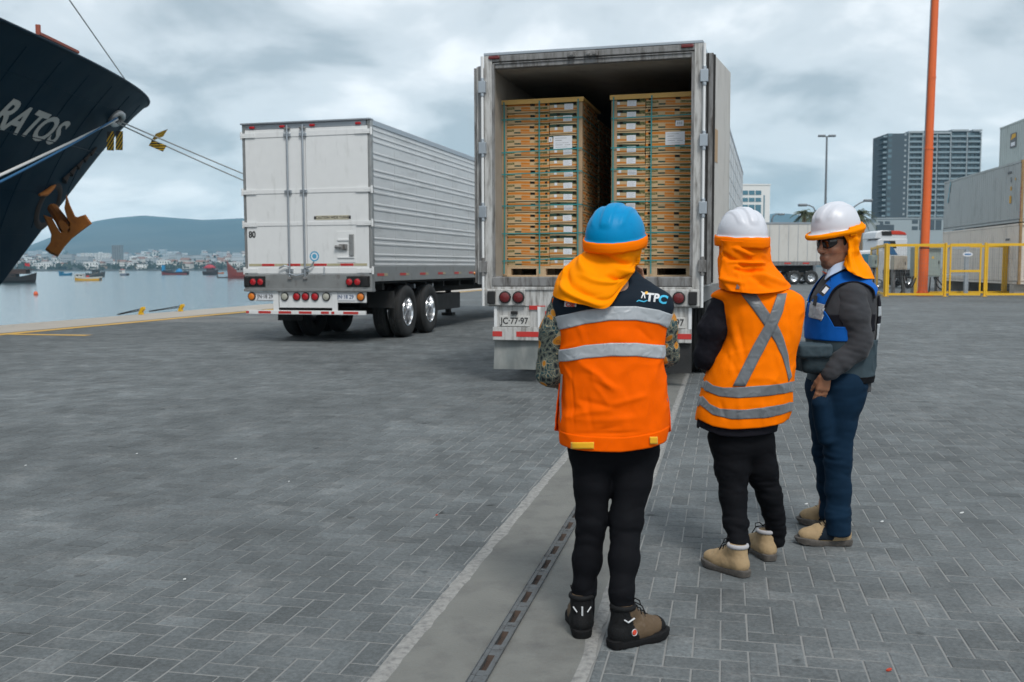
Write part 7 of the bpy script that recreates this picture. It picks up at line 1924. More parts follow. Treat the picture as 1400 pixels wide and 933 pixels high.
# ---------------------------------------------------------------- person 1: blue helmet, orange vest with dark yoke
Y1 = 3.72
p1 = thing('person', 'person in blue hard hat and orange vest with dark shoulder yoke, back to the viewer', 'person', (0.36, 3.66, 0.0), 0, 'people in hard hats')
s = SDF((0.05, 3.35, 0.0), (0.75, 4.25, 1.68), 0.006)
nk = V3(838, 372, 3.74); hip = V3(838, 600, 3.74)
s.chain([(V3(838, 570, 3.74), 0.1), (V3(838, 480, 3.74), 0.12), (V3(838, 415, 3.73), 0.115), (V3(840, 378, 3.735), 0.055)], 0.05)
hc = V3(846, 328, 3.73)
s.chain([(nk, 0.052), (hc+np.array((0, 0, -0.05)), 0.05)], 0.03)
head_sdf(s, hc, (0.42, 0.9, 0.02), k=0.94)
sl_, el_, wl1 = V3(774, 420, 3.73), V3(753, 512, 3.76), V3(815, 492, 4.0)
sr_, er_, wr1 = V3(896, 420, 3.73), V3(907, 484, 3.80), V3(873, 405, 3.90)
s.chain([(sl_, 0.05), (el_, 0.04), (wl1, 0.028)], 0.02); s.chain([(sr_, 0.05), (er_, 0.04), (wr1, 0.028)], 0.02)
hand(s, wl1, (0.75, 0.1, 0.65), (-0.3, -0.2, 0.9), (0.3, -0.9, 0.2), 0.6)
hand(s, wr1, (-0.1, -0.15, 0.95), (-0.9, 0.3, 0), (-0.35, -0.85, -0.2), 0.3, sc_=0.8)
for (hx, hy), (kx, ky), (ax_, ay), yk, ya in (((812, 610), (808, 720), (798, 828), 3.71, 3.69), ((866, 610), (855, 712), (850, 838), 3.68, 3.56)):
    s.chain([(V3(hx, hy, 3.74), 0.065), (V3(kx, ky, yk), 0.036), (V3(ax_, ay, ya), 0.028)], 0.03)
s.cone(V3(798, 830, 3.69), V3(798, 845, 3.69), 0.03, 0.03, 0.02); s.cone(V3(850, 838, 3.56), V3(850, 858, 3.58), 0.035, 0.03, 0.02)
V, F = s.nets()
np_mesh('body', V, F, MAT['skin'], p1, smooth_it=1, attr=lambda p: (0.42, 0.22, 0.14, 1))
# trousers
L_ = [(V3(810, 612, 3.74), 0.086), (V3(810, 660, 3.725), 0.071), (V3(808, 715, 3.71), 0.058), (V3(803, 765, 3.70), 0.054), (V3(799, 805, 3.69), 0.042), (V3(798, 840, 3.69), 0.040)]
R_ = [(V3(868, 612, 3.74), 0.087), (V3(863, 660, 3.72), 0.074), (V3(856, 712, 3.68), 0.06), (V3(853, 765, 3.62), 0.055), (V3(850, 808, 3.575), 0.044), (V3(850, 846, 3.56), 0.041)]
def amp1(z):
    return 0.0022 + 0.0035*math.exp(-((z-0.15)/0.05)**2) + 0.0035*math.exp(-((z-0.42)/0.07)**2)
legs(p1, L_, R_, MAT['black_cloth'], 'trousers', V3(839, 590, 3.74), amp1, 0.80)
# vest
yc = Y1
rows = [(368, 824, 866, .055, yc+.03, 2.0), (375, 812, 872, .068, yc+.028, 2.0), (382, 799, 880, .08, yc+.024, 2.0), (388, 786, 888, .09, yc+.02, 2.1), (396, 772, 900, .1, yc+.01, 2.2), (404, 760, 912, .112, yc, 2.3), (415, 756, 918, .122, yc, 2.3), (430, 759, 916, .128, yc, 2.3),
        (450, 763, 910, .132, yc, 2.3), (470, 766, 907, .134, yc, 2.3), (492, 769, 905, .136, yc, 2.3), (520, 769, 909, .142, yc, 2.3), (550, 767, 912, .146, yc, 2.3), (580, 765, 913, .148, yc, 2.3), (600, 766, 909, .146, yc, 2.3), (626, 770, 902, .142, yc, 2.3)]
cre = [(800, 512, 850, 535, .010, .004), (785, 545, 850, 560, .012, -.005), (790, 575, 880, 570, .012, .004), (800, 530, 812, 600, .008, -.003), (885, 500, 895, 590, .012, -.004), (782, 505, 786, 590, .004, -.004), (783, 592, 880, 590, .005, -.004), (790, 440, 800, 470, .01, .004), (870, 445, 895, 470, .01, -.004), (840, 495, 830, 590, .03, .006), (850, 448, 846, 470, .02, .004), (775, 520, 778, 600, .008, .004), (830, 555, 885, 540, .01, .004), (810, 590, 850, 582, .008, -.003)]
V1 = Loft(rows, amp=0.007, freq=7.5, creases=cre)
hem = V1.zfun([(762, 606), (770, 609), (800, 616), (850, 618), (890, 612), (908, 604)])
b1t = [(757, 434), (766, 432), (800, 424), (835, 419), (870, 419), (900, 424), (916, 430)]
b1b = [(757, 454), (766, 451), (800, 443), (835, 438), (870, 438), (900, 443), (916, 449)]
b2t = [(760, 479), (768, 478), (800, 472), (835, 469), (870, 469), (905, 472), (912, 473)]
b2b = [(760, 496), (768, 494), (800, 490), (835, 487), (870, 487), (905, 490), (912, 491)]
zf = {k: V1.zfun(v) for k, v in (('b1t', b1t), ('b1b', b1b), ('b2t', b2t), ('b2b', b2b))}
vest = grid_mesh('vest', V1.patch(hem, lambda u: zf['b1t'](u)-0.01, nu=180, nv=90), MAT['vest_orange'], p1, closeu=False, thick=0.004)
# hem binding, side panels and tabs
grid_mesh('hem_band', V1.patch(hem, lambda u: hem(u)+0.055, off=0.0015, nu=180, nv=10), MAT['vest_orange'], vest, thick=0.003)
yk = grid_mesh('yoke', V1.patch(lambda u: zf['b1t'](u)-0.015, V1.zmax, nu=160, nv=40), MAT['navy'], vest, thick=0.004)
grid_mesh('reflective_band', V1.patch(zf['b1b'], zf['b1t'], off=0.004, nu=180, nv=10), MAT['reflect'], vest, thick=0.002)
grid_mesh('reflective_band', V1.patch(zf['b2b'], zf['b2t'], off=0.004, nu=180, nv=10), MAT['reflect'], vest, thick=0.002)
def px_patch(Lf, poly_rows, off):
    return [[Lf.front(x, y, off) for x, y in row] for row in poly_rows]
def quad_rows(x0, x1, y0, y1, nx=8, ny=4, f=lambda x: 0):
    return [[(x0+(x1-x0)*i/nx, y0+(y1-y0)*j/ny+f(x0+(x1-x0)*i/nx)) for j in range(ny+1)] for i in range(nx+1)]
grid_mesh('hem_tab', px_patch(V1, quad_rows(784, 813, 604, 613), 0.009), MAT['yellow_tab'], vest, thick=0.003)
grid_mesh('hem_tab', px_patch(V1, quad_rows(887, 897, 597, 607), 0.009), MAT['yellow_tab'], vest, thick=0.003)
# orange piping at the armholes
for pts in ([(757, 408), (756.5, 418), (758.5, 430), (761, 442), (764, 455)], [(911, 404), (917, 412), (917, 422), (914.5, 434), (911.5, 446), (908, 458)]):
    mb = MB(); mb.tube([U(x, y, Y1-0.012) for x, y in pts], 0.0055, 8); child_mb(mb, 'piping', MAT['vest_orange'], vest, smooth=60)
# side zips and flared front panel ends
for pts in ([(768, 512), (766, 545), (767, 575), (770, 595)], [(912, 545), (910, 570), (907, 590)]):
    mb = MB(); mb.tube([U(x, y, Y1-0.05) for x, y in pts], 0.004, 6); child_mb(mb, 'side_zip', MAT['reflect_dark'], vest)
cp = [[(766, 520, Y1), (768, 520, Y1+.05)], [(761, 560, Y1+.0), (765, 560, Y1+.06)], [(758, 589, Y1+.01), (764, 590, Y1+.07)]]
cloth_from_px('front_panel', cp, MAT['vest_orange'], vest, amp=.002, nu=10, nv=6)
cp = [[(912, 530, Y1), (910, 530, Y1+.05)], [(916, 565, Y1+.0), (912, 565, Y1+.06)], [(917, 590, Y1+.01), (912, 592, Y1+.07)]]
cloth_from_px('front_panel', cp, MAT['vest_orange'], vest, amp=.002, nu=10, nv=6)
# emblem and letters on the yoke, laid on the cloth
def decal(name, me2d, cx, cy, scale, Lf, off, mat, parent, rot=0.0):
    me = bpy.data.meshes.new(name); O = parent_origin(parent); c, si = math.cos(rot), math.sin(rot)
    bm = bmesh.new(); bm.from_mesh(me2d); bmesh.ops.triangulate(bm, faces=bm.faces); bmesh.ops.subdivide_edges(bm, edges=[e for e in bm.edges if e.calc_length() > 0.15], cuts=1); bm.to_mesh(me2d); bm.free()
    vs = []
    for v in me2d.vertices:
        x, y = v.co.x*c - v.co.y*si, v.co.x*si + v.co.y*c
        vs.append(Lf.front(cx+x*scale, cy-y*scale, off + v.co.z) - O)
    me.from_pydata([tuple(v) for v in vs], [], [tuple(p.vertices) for p in me2d.polygons]); me.materials.append(mat)
    return link(name, me, parent)
decal('logo_letters', text_mesh('TP', 1.0, 0.035, 0.0004), 891, 407.5, 15.5, V1, 0.004, MAT['logo_white'], yk, rot=-0.1)
decal('logo_letter', text_mesh('C', 1.0, 0.04, 0.0004), 904.5, 410, 15.5, V1, 0.004, MAT['logo_cyan'], yk, rot=-0.25)
def poly_me(pts):
    me = bpy.data.meshes.new('p'); me.from_pydata([(x, y, 0) for x, y in pts], [], [tuple(range(len(pts)))]); return me
fig = [(-3, -4), (-1.5, 2), (-4, 5), (-3.2, 5.6), (-0.6, 3.6), (0, 4.4), (0.6, 3.6), (3.2, 5.6), (4, 5), (1.5, 2), (3, -4), (1.6, -4), (0.3, 0.5), (-0.3, 0.5), (-1.6, -4)]
decal('logo_figure', poly_me(fig), 879, 404, 1.0, V1, 0.0045, MAT['logo_white'], yk, rot=-0.05)
decal('logo_wave', poly_me([(-8, -1.2), (-5, 0.8), (-2, -0.2), (2, -1.6), (5, -0.6), (8, -0.4), (5, -2.4), (2, -3.2), (-2, -2), (-5, -1), (-8, -2.6)]), 877.5, 410.5, 0.95, V1, 0.0045, MAT['logo_cyan'], yk, rot=0.05)
decal('logo_dot', poly_me([(2*math.cos(a), 2*math.sin(a)) for a in np.linspace(0, 6.28, 13)[:-1]]), 882.3, 400.4, 1.0, V1, 0.0045, MAT['logo_yellow'], yk)
decal('badge', poly_me([(-7, -3.5), (7, -3), (7, 5), (-7, 5)]), 781, 416, 1.1, V1, 0.004, MAT['logo_white'], yk, rot=-0.05)
decal('badge_letters', text_mesh('CSE', 1.0, 0.04, 0.0003), 781, 417, 7, V1, 0.005, MAT['logo_red'], yk, rot=-0.05)
# patterned sleeves
for nm, ch in (('l', [(V3(771, 417, 3.735), 0.055), (V3(761, 455, 3.74), 0.062), (V3(754, 508, 3.76), 0.056), (V3(772, 515, 3.86), 0.05), (V3(805, 498, 3.99), 0.038)]), ('r', [(V3(898, 417, 3.735), 0.055), (V3(905, 448, 3.75), 0.056), (V3(909, 483, 3.79), 0.052), (V3(897, 455, 3.87), 0.046), (V3(876, 414, 3.90), 0.034)])):
    pts = np.array([p for p, r in ch]); s = SDF(pts.min(0)-0.1, pts.max(0)+0.1, 0.005); s.chain(ch, 0.03)
    V, F = s.nets()
    np_mesh('sleeve', V, F, MAT['paisley'], p1, disp=lambda p: 0.005*mnoise.noise((p[0]*14, p[1]*14, p[2]*26)) + 0.003*fbm(p, 30, 2), smooth_it=2)
# neck shade hanging from the helmet, and helmet
HC = Vector(V3(841, 321, 3.71))
hat, rot = helmet(p1, HC, R(-24), R(9), MAT['helmet_blue'], a=0.110, b=0.134, h=0.112, roll=R(2), rear=0.014)
rim_band(p1, HC, rot, MAT['flap_orange2'], a=0.110, b=0.134, rear=0.014, dz=-0.020, r=0.0075, flat=2.7, grow=1.06)
cp = [[(804, 330, 3.80), (802, 328, 3.725), (807, 331, 3.645), (826, 335, 3.60), (850, 335, 3.585), (870, 330, 3.625), (880, 324, 3.70), (876, 326, 3.79)],
      [(801, 340, 3.82), (799, 344, 3.73), (806, 351, 3.655), (826, 357, 3.615), (848, 361, 3.605), (866, 358, 3.64), (875, 348, 3.715), (873, 342, 3.80)],
      [(792, 356, 3.83), (780, 359, 3.73), (786, 372, 3.63), (812, 381, 3.59), (838, 382, 3.58), (856, 374, 3.605), (869, 362, 3.67), (870, 356, 3.78)],
      [(778, 368, 3.84), (763, 379, 3.73), (772, 395, 3.60), (800, 403, 3.568), (830, 402, 3.562), (848, 388, 3.59), (864, 371, 3.65), (869, 364, 3.76)],
      [(768, 382, 3.85), (756, 402, 3.72), (770, 411, 3.59), (798, 417, 3.562), (828, 422, 3.555), (846, 400, 3.585), (862, 378, 3.64), (868, 369, 3.75)]]
fl = [(0.25, 0.1, 0.5, 0.42, .05, .009), (0.3, 0.55, 0.62, 0.85, .05, .010), (0.42, 0.5, 0.7, 0.8, .04, -.010), (0.55, 0.15, 0.8, 0.5, .06, -.008), (0.7, 0.2, 0.95, 0.55, .06, .008), (0.15, 0.35, 0.3, 0.7, .05, -.007), (0.5, 0.3, 0.6, 0.75, .04, .006), (0.2, 0.75, 0.6, 0.95, .05, -.006), (0.8, 0.45, 0.92, 0.75, .04, -.004)]
cloth_from_px('neck_shade', cp, MAT['flap_orange'], p1, amp=0.004, freq=9, folds=fl)
# shoes
o, W1 = shoe(p1, G(835, 887), R(33), 0.268, 'boot_brown', 'sole_black', toe='boot_black', hcol='boot_black', collar='boot_black', shaft=0.085, wd=0.95)
mb = MB(); c = W1(0.075, -0.0455, 0.06); mb.lathe([(0, 0.004), (0.009, 0.003), (0.0105, 0)], c, (math.sin(R(33)), -math.cos(R(33)), 0), 16); child_mb(mb, 'badge', MAT['logo_red'], o)
mb = MB(); mb.lathe([(0.0105, 0), (0.0125, 0.003), (0.0135, 0)], c, (math.sin(R(33)), -math.cos(R(33)), 0), 16); child_mb(mb, 'badge_ring', MAT['logo_white'], o)
mb = MB(); mb.tube([W1(0.03, -0.042, 0.115), W1(0.045, -0.047, 0.104), W1(0.075, -0.046, 0.114)], 0.003, 6); child_mb(mb, 'reflective_mark', MAT['logo_white'], o)
o, W1 = shoe(p1, G(796, 874), R(89), 0.268, 'boot_brown', 'sole_black', toe='boot_black', hcol='boot_black', collar='boot_black', shaft=0.085, wd=0.95)
mb = MB(); mb.tube([W1(0.004, 0, 0.09), W1(0.002, 0, 0.125)], 0.0035, 6); mb.tube([W1(0.012, 0.028, 0.112), W1(0.006, 0.02, 0.103), W1(0.012, 0.034, 0.122)], 0.0025, 6); mb.tube([W1(0.012, -0.028, 0.112), W1(0.006, -0.02, 0.103), W1(0.012, -0.034, 0.122)], 0.0025, 6); child_mb(mb, 'reflective_mark', MAT['logo_white'], o)
# ---------------------------------------------------------------- person 2: white helmet, orange vest with grey X
Y2 = 4.58
p2 = thing('person', 'person in white hard hat and orange vest with grey X straps, standing in the middle', 'person', (1.08, 4.5, 0.0), 0, 'people in hard hats')
s = SDF((0.72, 4.1, 0.0), (1.5, 5.1, 1.7), 0.006)
s.chain([(V3(1014, 575, 4.58), 0.12), (V3(1022, 490, 4.58), 0.11), (V3(1031, 425, 4.58), 0.115), (V3(1024, 395, 4.58), 0.055)], 0.05)
hc = V3(1016, 332, 4.59)
s.chain([(V3(1022, 392, 4.58), 0.05), (hc+np.array((0, 0, -0.05)), 0.05)], 0.03)
head_sdf(s, hc, (-0.25, 0.97, 0.0), k=0.94)
A_ = [(V3(988, 417, 4.58), 0.05), (V3(966, 488, 4.60), 0.04), (V3(985, 492, 4.86), 0.028)]
B_ = [(V3(1077, 420, 4.58), 0.05), (V3(1073, 478, 4.68), 0.04), (V3(1045, 480, 4.87), 0.028)]
s.chain(A_, 0.02); s.chain(B_, 0.02)
hand(s, A_[-1][0], (0.75, 0.65, 0.05), (0.1, 0.1, 0.98), (0.6, -0.7, 0), 0.6); hand(s, B_[-1][0], (-0.75, 0.65, 0.05), (-0.1, 0.1, 0.98), (-0.6, -0.7, 0), 0.6)
s.chain([(V3(998, 600, 4.58), 0.075), (V3(1004, 680, 4.53), 0.04), (V3(1008, 752, 4.42), 0.03), (V3(1006, 765, 4.42), 0.03)], 0.03)
s.chain([(V3(1032, 600, 4.58), 0.075), (V3(1053, 672, 4.6), 0.038), (V3(1060, 733, 4.64), 0.03), (V3(1060, 742, 4.66), 0.03)], 0.03)
V, F = s.nets(); np_mesh('body', V, F, MAT['skin'], p2, smooth_it=1, attr=lambda p: (0.3, 0.15, 0.09, 1))
L_ = [(V3(999, 600, 4.57), 0.096), (V3(1001, 640, 4.55), 0.078), (V3(1003, 682, 4.52), 0.061), (V3(1006, 715, 4.48), 0.055), (V3(1010, 745, 4.43), 0.046), (V3(1010, 762, 4.42), 0.043)]
R_ = [(V3(1030, 600, 4.59), 0.092), (V3(1040, 640, 4.59), 0.076), (V3(1052, 676, 4.6), 0.056), (V3(1058, 705, 4.62), 0.050), (V3(1061, 728, 4.64), 0.044), (V3(1061, 744, 4.64), 0.042)]
def amp2(z): return 0.0025 + 0.006*math.exp(-((z-0.17)/0.08)**2) + 0.004*math.exp(-((z-0.4)/0.06)**2)
legs(p2, L_, R_, MAT['black_cloth'], 'trousers', V3(1013, 585, 4.58), amp2, 0.72, freq=30)
yc = Y2
rows = [(391, 1002, 1050, .055, yc+.01, 2.0), (396, 986, 1076, .08, yc, 2.1), (402, 975, 1089, .1, yc, 2.2), (412, 980, 1095, .118, yc, 2.3), (425, 984, 1096, .126, yc, 2.3), (440, 988, 1095, .13, yc, 2.3), (460, 990, 1092, .134, yc, 2.3), (475, 985, 1087, .138, yc, 2.3),
        (495, 973, 1083, .142, yc, 2.3), (515, 965, 1082, .146, yc, 2.3), (535, 960, 1080, .15, yc, 2.3), (555, 955, 1078, .152, yc, 2.3), (575, 952, 1074, .152, yc, 2.3), (595, 953, 1069, .15, yc, 2.3)]
cre = [(1000, 430, 1015, 500, .012, .006), (1010, 440, 1022, 515, .009, -.005), (990, 480, 1010, 515, .012, -.005), (1060, 480, 1070, 520, .010, .004), (1000, 478, 1000, 515, .008, .004), (1040, 545, 1045, 585, .01, .005), (1062, 530, 1060, 580, .008, -.005), (985, 545, 992, 575, .01, -.006), (1010, 540, 1014, 585, .012, .005), (1030, 405, 1045, 425, .012, -.004), (1075, 410, 1080, 470, .012, -.005)]
V2 = Loft(rows, amp=0.0065, freq=7.5, creases=cre)
hem2 = V2.zfun([(948, 572), (953, 575), (975, 583), (1000, 587), (1040, 585), (1069, 579), (1076, 574)])
v2 = grid_mesh('vest', V2.patch(hem2, V2.zmax, nu=180, nv=100), MAT['vest_orange2'], p2, thick=0.004)
bt = V2.zfun([(958, 520), (962, 522), (975, 527), (990, 530), (1030, 528), (1080, 522), (1086, 521)]); bb = V2.zfun([(955, 531), (963, 533.5), (985, 542), (1010, 544), (1050, 541), (1078, 536), (1084, 535)])
grid_mesh('reflective_band', V2.patch(bb, bt, off=0.004, nu=180, nv=10), MAT['reflect_dark'], v2, thick=0.002)
bt2 = V2.zfun([(950, 541), (955, 543), (970, 552), (985, 559), (1020, 560), (1050, 556), (1078, 550), (1083, 549)]); bb2 = V2.zfun([(948, 553), (954, 556), (975, 567), (1000, 573), (1050, 571), (1077, 563), (1082, 561)])
grid_mesh('reflective_band', V2.patch(bb2, bt2, off=0.004, nu=180, nv=10), MAT['reflect_dark'], v2, thick=0.002)
def strap(Lf, left, right, off, mat, parent, n=26, m=6):
    """left,right: px polylines of the strap's two edges"""
    def at(pl, t):
        k = t*(len(pl)-1); i = min(int(k), len(pl)-2); f = k-i; return (pl[i][0]*(1-f)+pl[i+1][0]*f, pl[i][1]*(1-f)+pl[i+1][1]*f)
    rows = []
    for i in range(n+1):
        a, b = at(left, i/n), at(right, i/n)
        rows.append([Lf.front(a[0]+(b[0]-a[0])*j/m, a[1]+(b[1]-a[1])*j/m, off) for j in range(m+1)])
    return grid_mesh('reflective_strap', rows, mat, parent, thick=0.002)
strap(V2, [(1012, 401), (1030, 424), (1046, 447), (1060, 468), (1070, 492), (1077, 522)], [(1033, 401), (1044, 418), (1060, 440), (1070, 460), (1077, 485), (1081, 515)], 0.004, MAT['reflect_dark'], v2)
strap(V2, [(1062, 402), (1054, 425), (1044, 447), (1030, 472), (1015, 502), (1002, 528)], [(1075, 401), (1070, 425), (1059, 450), (1046, 475), (1032, 502), (1019, 528)], 0.0075, MAT['reflect_dark'], v2)
jk = V2.zfun([(945, 583), (953, 586), (985, 596), (1010, 598), (1056, 592), (1066, 588)])
rws = [(560, 958, 1066, .135, yc, 2.3), (575, 955, 1062, .137, yc, 2.3), (590, 954, 1059, .137, yc, 2.3), (605, 956, 1057, .136, yc, 2.3)]
VJ = Loft(rws, amp=.004, freq=8)
jz = VJ.zfun([(945, 583), (953, 586), (985, 596), (1010, 598), (1056, 592), (1066, 588)])
grid_mesh('jacket_hem', VJ.patch(jz, VJ.zmax, nu=140, nv=16), MAT['jacket_black'], p2, thick=0.004)
for nm, ch in (('l', [(V3(987, 416, 4.575), 0.056), (V3(975, 450, 4.58), 0.066), (V3(966, 488, 4.60), 0.058), (V3(974, 500, 4.72), 0.05), (V3(986, 492, 4.86), 0.038)]), ('r', [(V3(1073, 420, 4.60), 0.056), (V3(1077, 450, 4.62), 0.056), (V3(1073, 478, 4.68), 0.05), (V3(1058, 485, 4.78), 0.046), (V3(1046, 482, 4.87), 0.038)])):
    pts = np.array([p for p, r in ch]); s = SDF(pts.min(0)-0.1, pts.max(0)+0.1, 0.005); s.chain(ch, 0.03); V, F = s.nets()
    np_mesh('sleeve', V, F, MAT['jacket_black'], p2, disp=lambda p: 0.006*mnoise.noise((p[0]*12, p[1]*12, p[2]*24)) + 0.003*fbm(p, 26, 2), smooth_it=2)
mb = MB(); mb.tube([V2.pt(U(1000, y, Y2).z, -math.pi*0.985, 0.003) for y in range(404, 500, 4)], 0.0045, 8); child_mb(mb, 'piping', MAT['vest_orange2'], v2, smooth=60)
HC = Vector(V3(1015, 321, 4.58))
hat, rot = helmet(p2, HC, R(13), R(3), MAT['helmet_white'], a=0.110, b=0.136, h=0.122, rear=0.01)
rim_band(p2, HC, rot, MAT['flap_orange2'], a=0.110, b=0.136, rear=0.01, dz=-0.026, r=0.0075, flat=3.4, grow=1.07)
cp = [[(983, 328, 4.68), (982, 328, 4.58), (988, 329, 4.49), (1005, 330, 4.455), (1026, 330, 4.45), (1042, 329, 4.49), (1050, 328, 4.58), (1048, 328, 4.68)],
      [(984, 338, 4.69), (983, 340, 4.58), (990, 342, 4.49), (1006, 344, 4.46), (1026, 344, 4.46), (1043, 341, 4.49), (1052, 338, 4.58), (1050, 338, 4.69)],
      [(983, 358, 4.68), (981, 360, 4.58), (988, 362, 4.49), (1005, 362, 4.46), (1026, 362, 4.465), (1044, 361, 4.49), (1055, 360, 4.58), (1054, 360, 4.68)],
      [(984, 378, 4.68), (982, 380, 4.57), (990, 383, 4.47), (1008, 384, 4.44), (1030, 384, 4.44), (1052, 381, 4.465), (1069, 378, 4.56), (1068, 376, 4.66)],
      [(985, 391, 4.68), (984, 394, 4.57), (994, 397, 4.465), (1012, 400, 4.435), (1034, 402, 4.43), (1060, 400, 4.455), (1079, 395, 4.55), (1079, 390, 4.66)]]
fl = [(0.3, 0.25, 0.55, 0.55, .05, -.010), (0.45, 0.35, 0.5, 0.75, .035, .010), (0.58, 0.4, 0.62, 0.72, .035, -.012), (0.3, 0.15, 0.75, 0.3, .05, .007), (0.6, 0.6, 0.9, 0.85, .05, .008), (0.65, 0.55, 0.95, 0.7, .04, -.007), (0.7, 0.15, 0.8, 0.5, .05, .006), (0.15, 0.4, 0.35, 0.6, .05, .006)]
ns = cloth_from_px('neck_shade', cp, MAT['flap_orange2'], p2, amp=0.005, freq=9, folds=fl)
mb = MB()
for q in (0, 1):
    a, b = U(1009+q*2.5, 387, 4.432), U(1007+q*2.5, 395, 4.428); mb.tube([a, b], 0.0035, 6)
child_mb(mb, 'sewn_tag', MAT['reflect_dark'], ns)
shoe(p2, G(1021, 790), R(124), 0.265, 'boot_tan', 'sole_grey', collar='lining_grey', shaft=0.07, wd=0.95)
shoe(p2, G(1054, 768), R(98), 0.265, 'boot_tan', 'sole_grey', collar='lining_grey', shaft=0.07, wd=0.95)
# ---------------------------------------------------------------- person 3: profile, white helmet, blue and slate vest
Y3 = 4.98
p3 = thing('person', 'man in white hard hat, dark glasses and blue and grey vest, hand in jeans pocket', 'person', (1.62, 5.0, 0.0), 0, 'people in hard hats')
s = SDF((1.26, 4.5, 0.0), (2.02, 5.45, 1.74), 0.0045)
hc = V3(1143, 333, 4.97)
FW = (-0.88, -0.46, -0.10)
HP = head_sdf(s, hc, FW, k=0.98)
s.chain([(V3(1150, 385, 4.98), 0.062), (V3(1151, 360, 4.975), 0.055), (hc+np.array((0.015, 0, -0.03)), 0.055)], 0.03)
s.chain([(V3(1148, 525, 4.98), 0.115), (V3(1148, 470, 4.98), 0.115), (V3(1152, 415, 4.98), 0.115), (V3(1152, 388, 4.98), 0.06)], 0.05)
s.cone(V3(1158, 408, 4.86), V3(1156, 408, 5.10), 0.04, 0.04, 0.04)
el3, wr3 = V3(1176, 474, 4.80), V3(1129, 512, 4.775)
s.chain([(V3(1162, 408, 4.83), 0.03), (el3, 0.036), (wr3, 0.026)], 0.02)
hand(s, wr3, (-0.14, 0.18, -0.97), (-0.95, -0.1, 0.1), (0.25, 0.93, 0.2), 0.25, sc_=0.88, th=0.2)
ef, wf = V3(1165, 474, 5.18), V3(1125, 512, 5.12)
s.chain([(V3(1156, 408, 5.12), 0.03), (ef, 0.036), (wf, 0.026)], 0.02); hand(s, wf, (-0.25, -0.2, -0.94), (-0.93, 0.1, 0.3), (0.15, -0.97, 0.05), 0.5, sc_=0.92)
s.chain([(V3(1148, 540, 4.90), 0.085), (V3(1146, 625, 4.88), 0.05), (V3(1146, 712, 4.85), 0.034), (V3(1144, 722, 4.85), 0.03)], 0.03)
s.chain([(V3(1138, 540, 5.06), 0.08), (V3(1132, 620, 5.1), 0.05), (V3(1130, 690, 5.2), 0.034), (V3(1129, 700, 5.2), 0.03)], 0.03)
V, F = s.nets()
fwv = np.array(FW)/np.linalg.norm(FW); lfv = np.cross((0, 0, 1), fwv); lfv /= np.linalg.norm(lfv); upv = np.cross(fwv, lfv)
def tint3(p):
    q = p-hc; x, y, z = q@fwv/0.98, q@lfv/0.98, q@upv/0.98
    base = np.array((0.36, 0.18, 0.108))
    if p[2] < 1.3: base = np.array((0.33, 0.155, 0.085))
    def g(v, c, w): return math.exp(-((v-c)/w)**2)
    beard = 0.75*g(z, -0.105, 0.022)*g(y, 0, 0.035)*(x > 0.03) + 0.55*g(z, -0.054, 0.007)*g(y, 0, 0.026)*(x > 0.075)
    beard += 0.28*(1 if -0.12 < z < -0.045 else 0)*(x > -0.01)*min(1, abs(y)/0.03)
    n = 0.5+0.5*mnoise.noise((p[0]*120, p[1]*120, p[2]*120)); beard = min(0.88, beard*(0.8+0.4*n))
    lips = g(z, -0.071, 0.008)*g(y, 0, 0.018)*(x > 0.085)
    c = base*(1-beard)+np.array((0.02, 0.016, 0.015))*beard
    c = c*(1-0.5*lips)+np.array((0.17, 0.05, 0.04))*0.5*lips
    return (c[0], c[1], c[2], 1)
np_mesh('body', V, F, MAT['skin'], p3, smooth_it=1, attr=tint3)
# hair cap round the back and sides
s = SDF(hc-0.16, hc+0.16, 0.004)
AX = np.array([fwv, lfv, upv])
s.ell(hc+fwv*-0.014+upv*0.02, (0.095, 0.079, 0.095), AX, 0.01)
for g in (-1, 1): s.cone(hc+fwv*0.012+lfv*g*0.066+upv*0.035, hc+fwv*0.010+lfv*g*0.071+upv*0.0, 0.010, 0.006, 0.01); s.ell(hc+fwv*-0.03+lfv*g*0.055+upv*-0.02, (0.025, 0.024, 0.04), AX, 0.02)
cutp = hc+fwv*0.022; X = np.stack(np.meshgrid(*[s.lo[i]+s.h*np.arange(s.n[i]) for i in range(3)], indexing='ij'), -1)-cutp
s.F = np.maximum(s.F, (X@fwv)).astype(np.float32); s.F = np.maximum(s.F, -(X@upv+0.075)-0.6*(X@fwv+0.09)).astype(np.float32)
V, F = s.nets(); np_mesh('hair', V, F, MAT['hair'], p3, disp=lambda p: 0.002*fbm(p, 60, 2), smooth_it=1)
# wrap-round safety glasses
gl = None
gp = lambda a, z, r=1.0, dx=0.0: hc + fwv*(0.03+(0.068*math.cos(a)+dx)*r) + lfv*(0.068*math.sin(a)*r) + upv*(z + 0.004)
frame = MB(); 
arc = [gp(a, 0.026, 1.03) for a in np.linspace(-1.25, 1.25, 25)]
tp = [hc+fwv*-0.012+lfv*-0.079+upv*0.018] + arc + [hc+fwv*-0.012+lfv*0.079+upv*0.018]
frame.tube([Vector(p) for p in tp], 0.0042, 8)
gl = child_mb(frame, 'safety_glasses', MAT['black'], p3, smooth=60)
for sg in (-1, 1):
    rows = []
    for i in range(25):
        t = i/24; a = sg*(0.09+1.08*t); row = []
        top = 0.025; bot = -0.020 + 0.014*abs(2*t-0.75)**2 + (0.012 if t < 0.04 else 0)
        for j in range(9): row.append(gp(a, bot+(top-bot)*j/8, 1.02+0.03*math.sin(j/8*math.pi)))
        rows.append(row)
    ln = grid_mesh('lens', rows, MAT['lens_dark'], gl, thick=0.0025)
    mb = MB(); mb.tube([Vector(r[0]) for r in rows], 0.0022, 6); child_mb(mb, 'lens_rim', MAT['black'], gl)
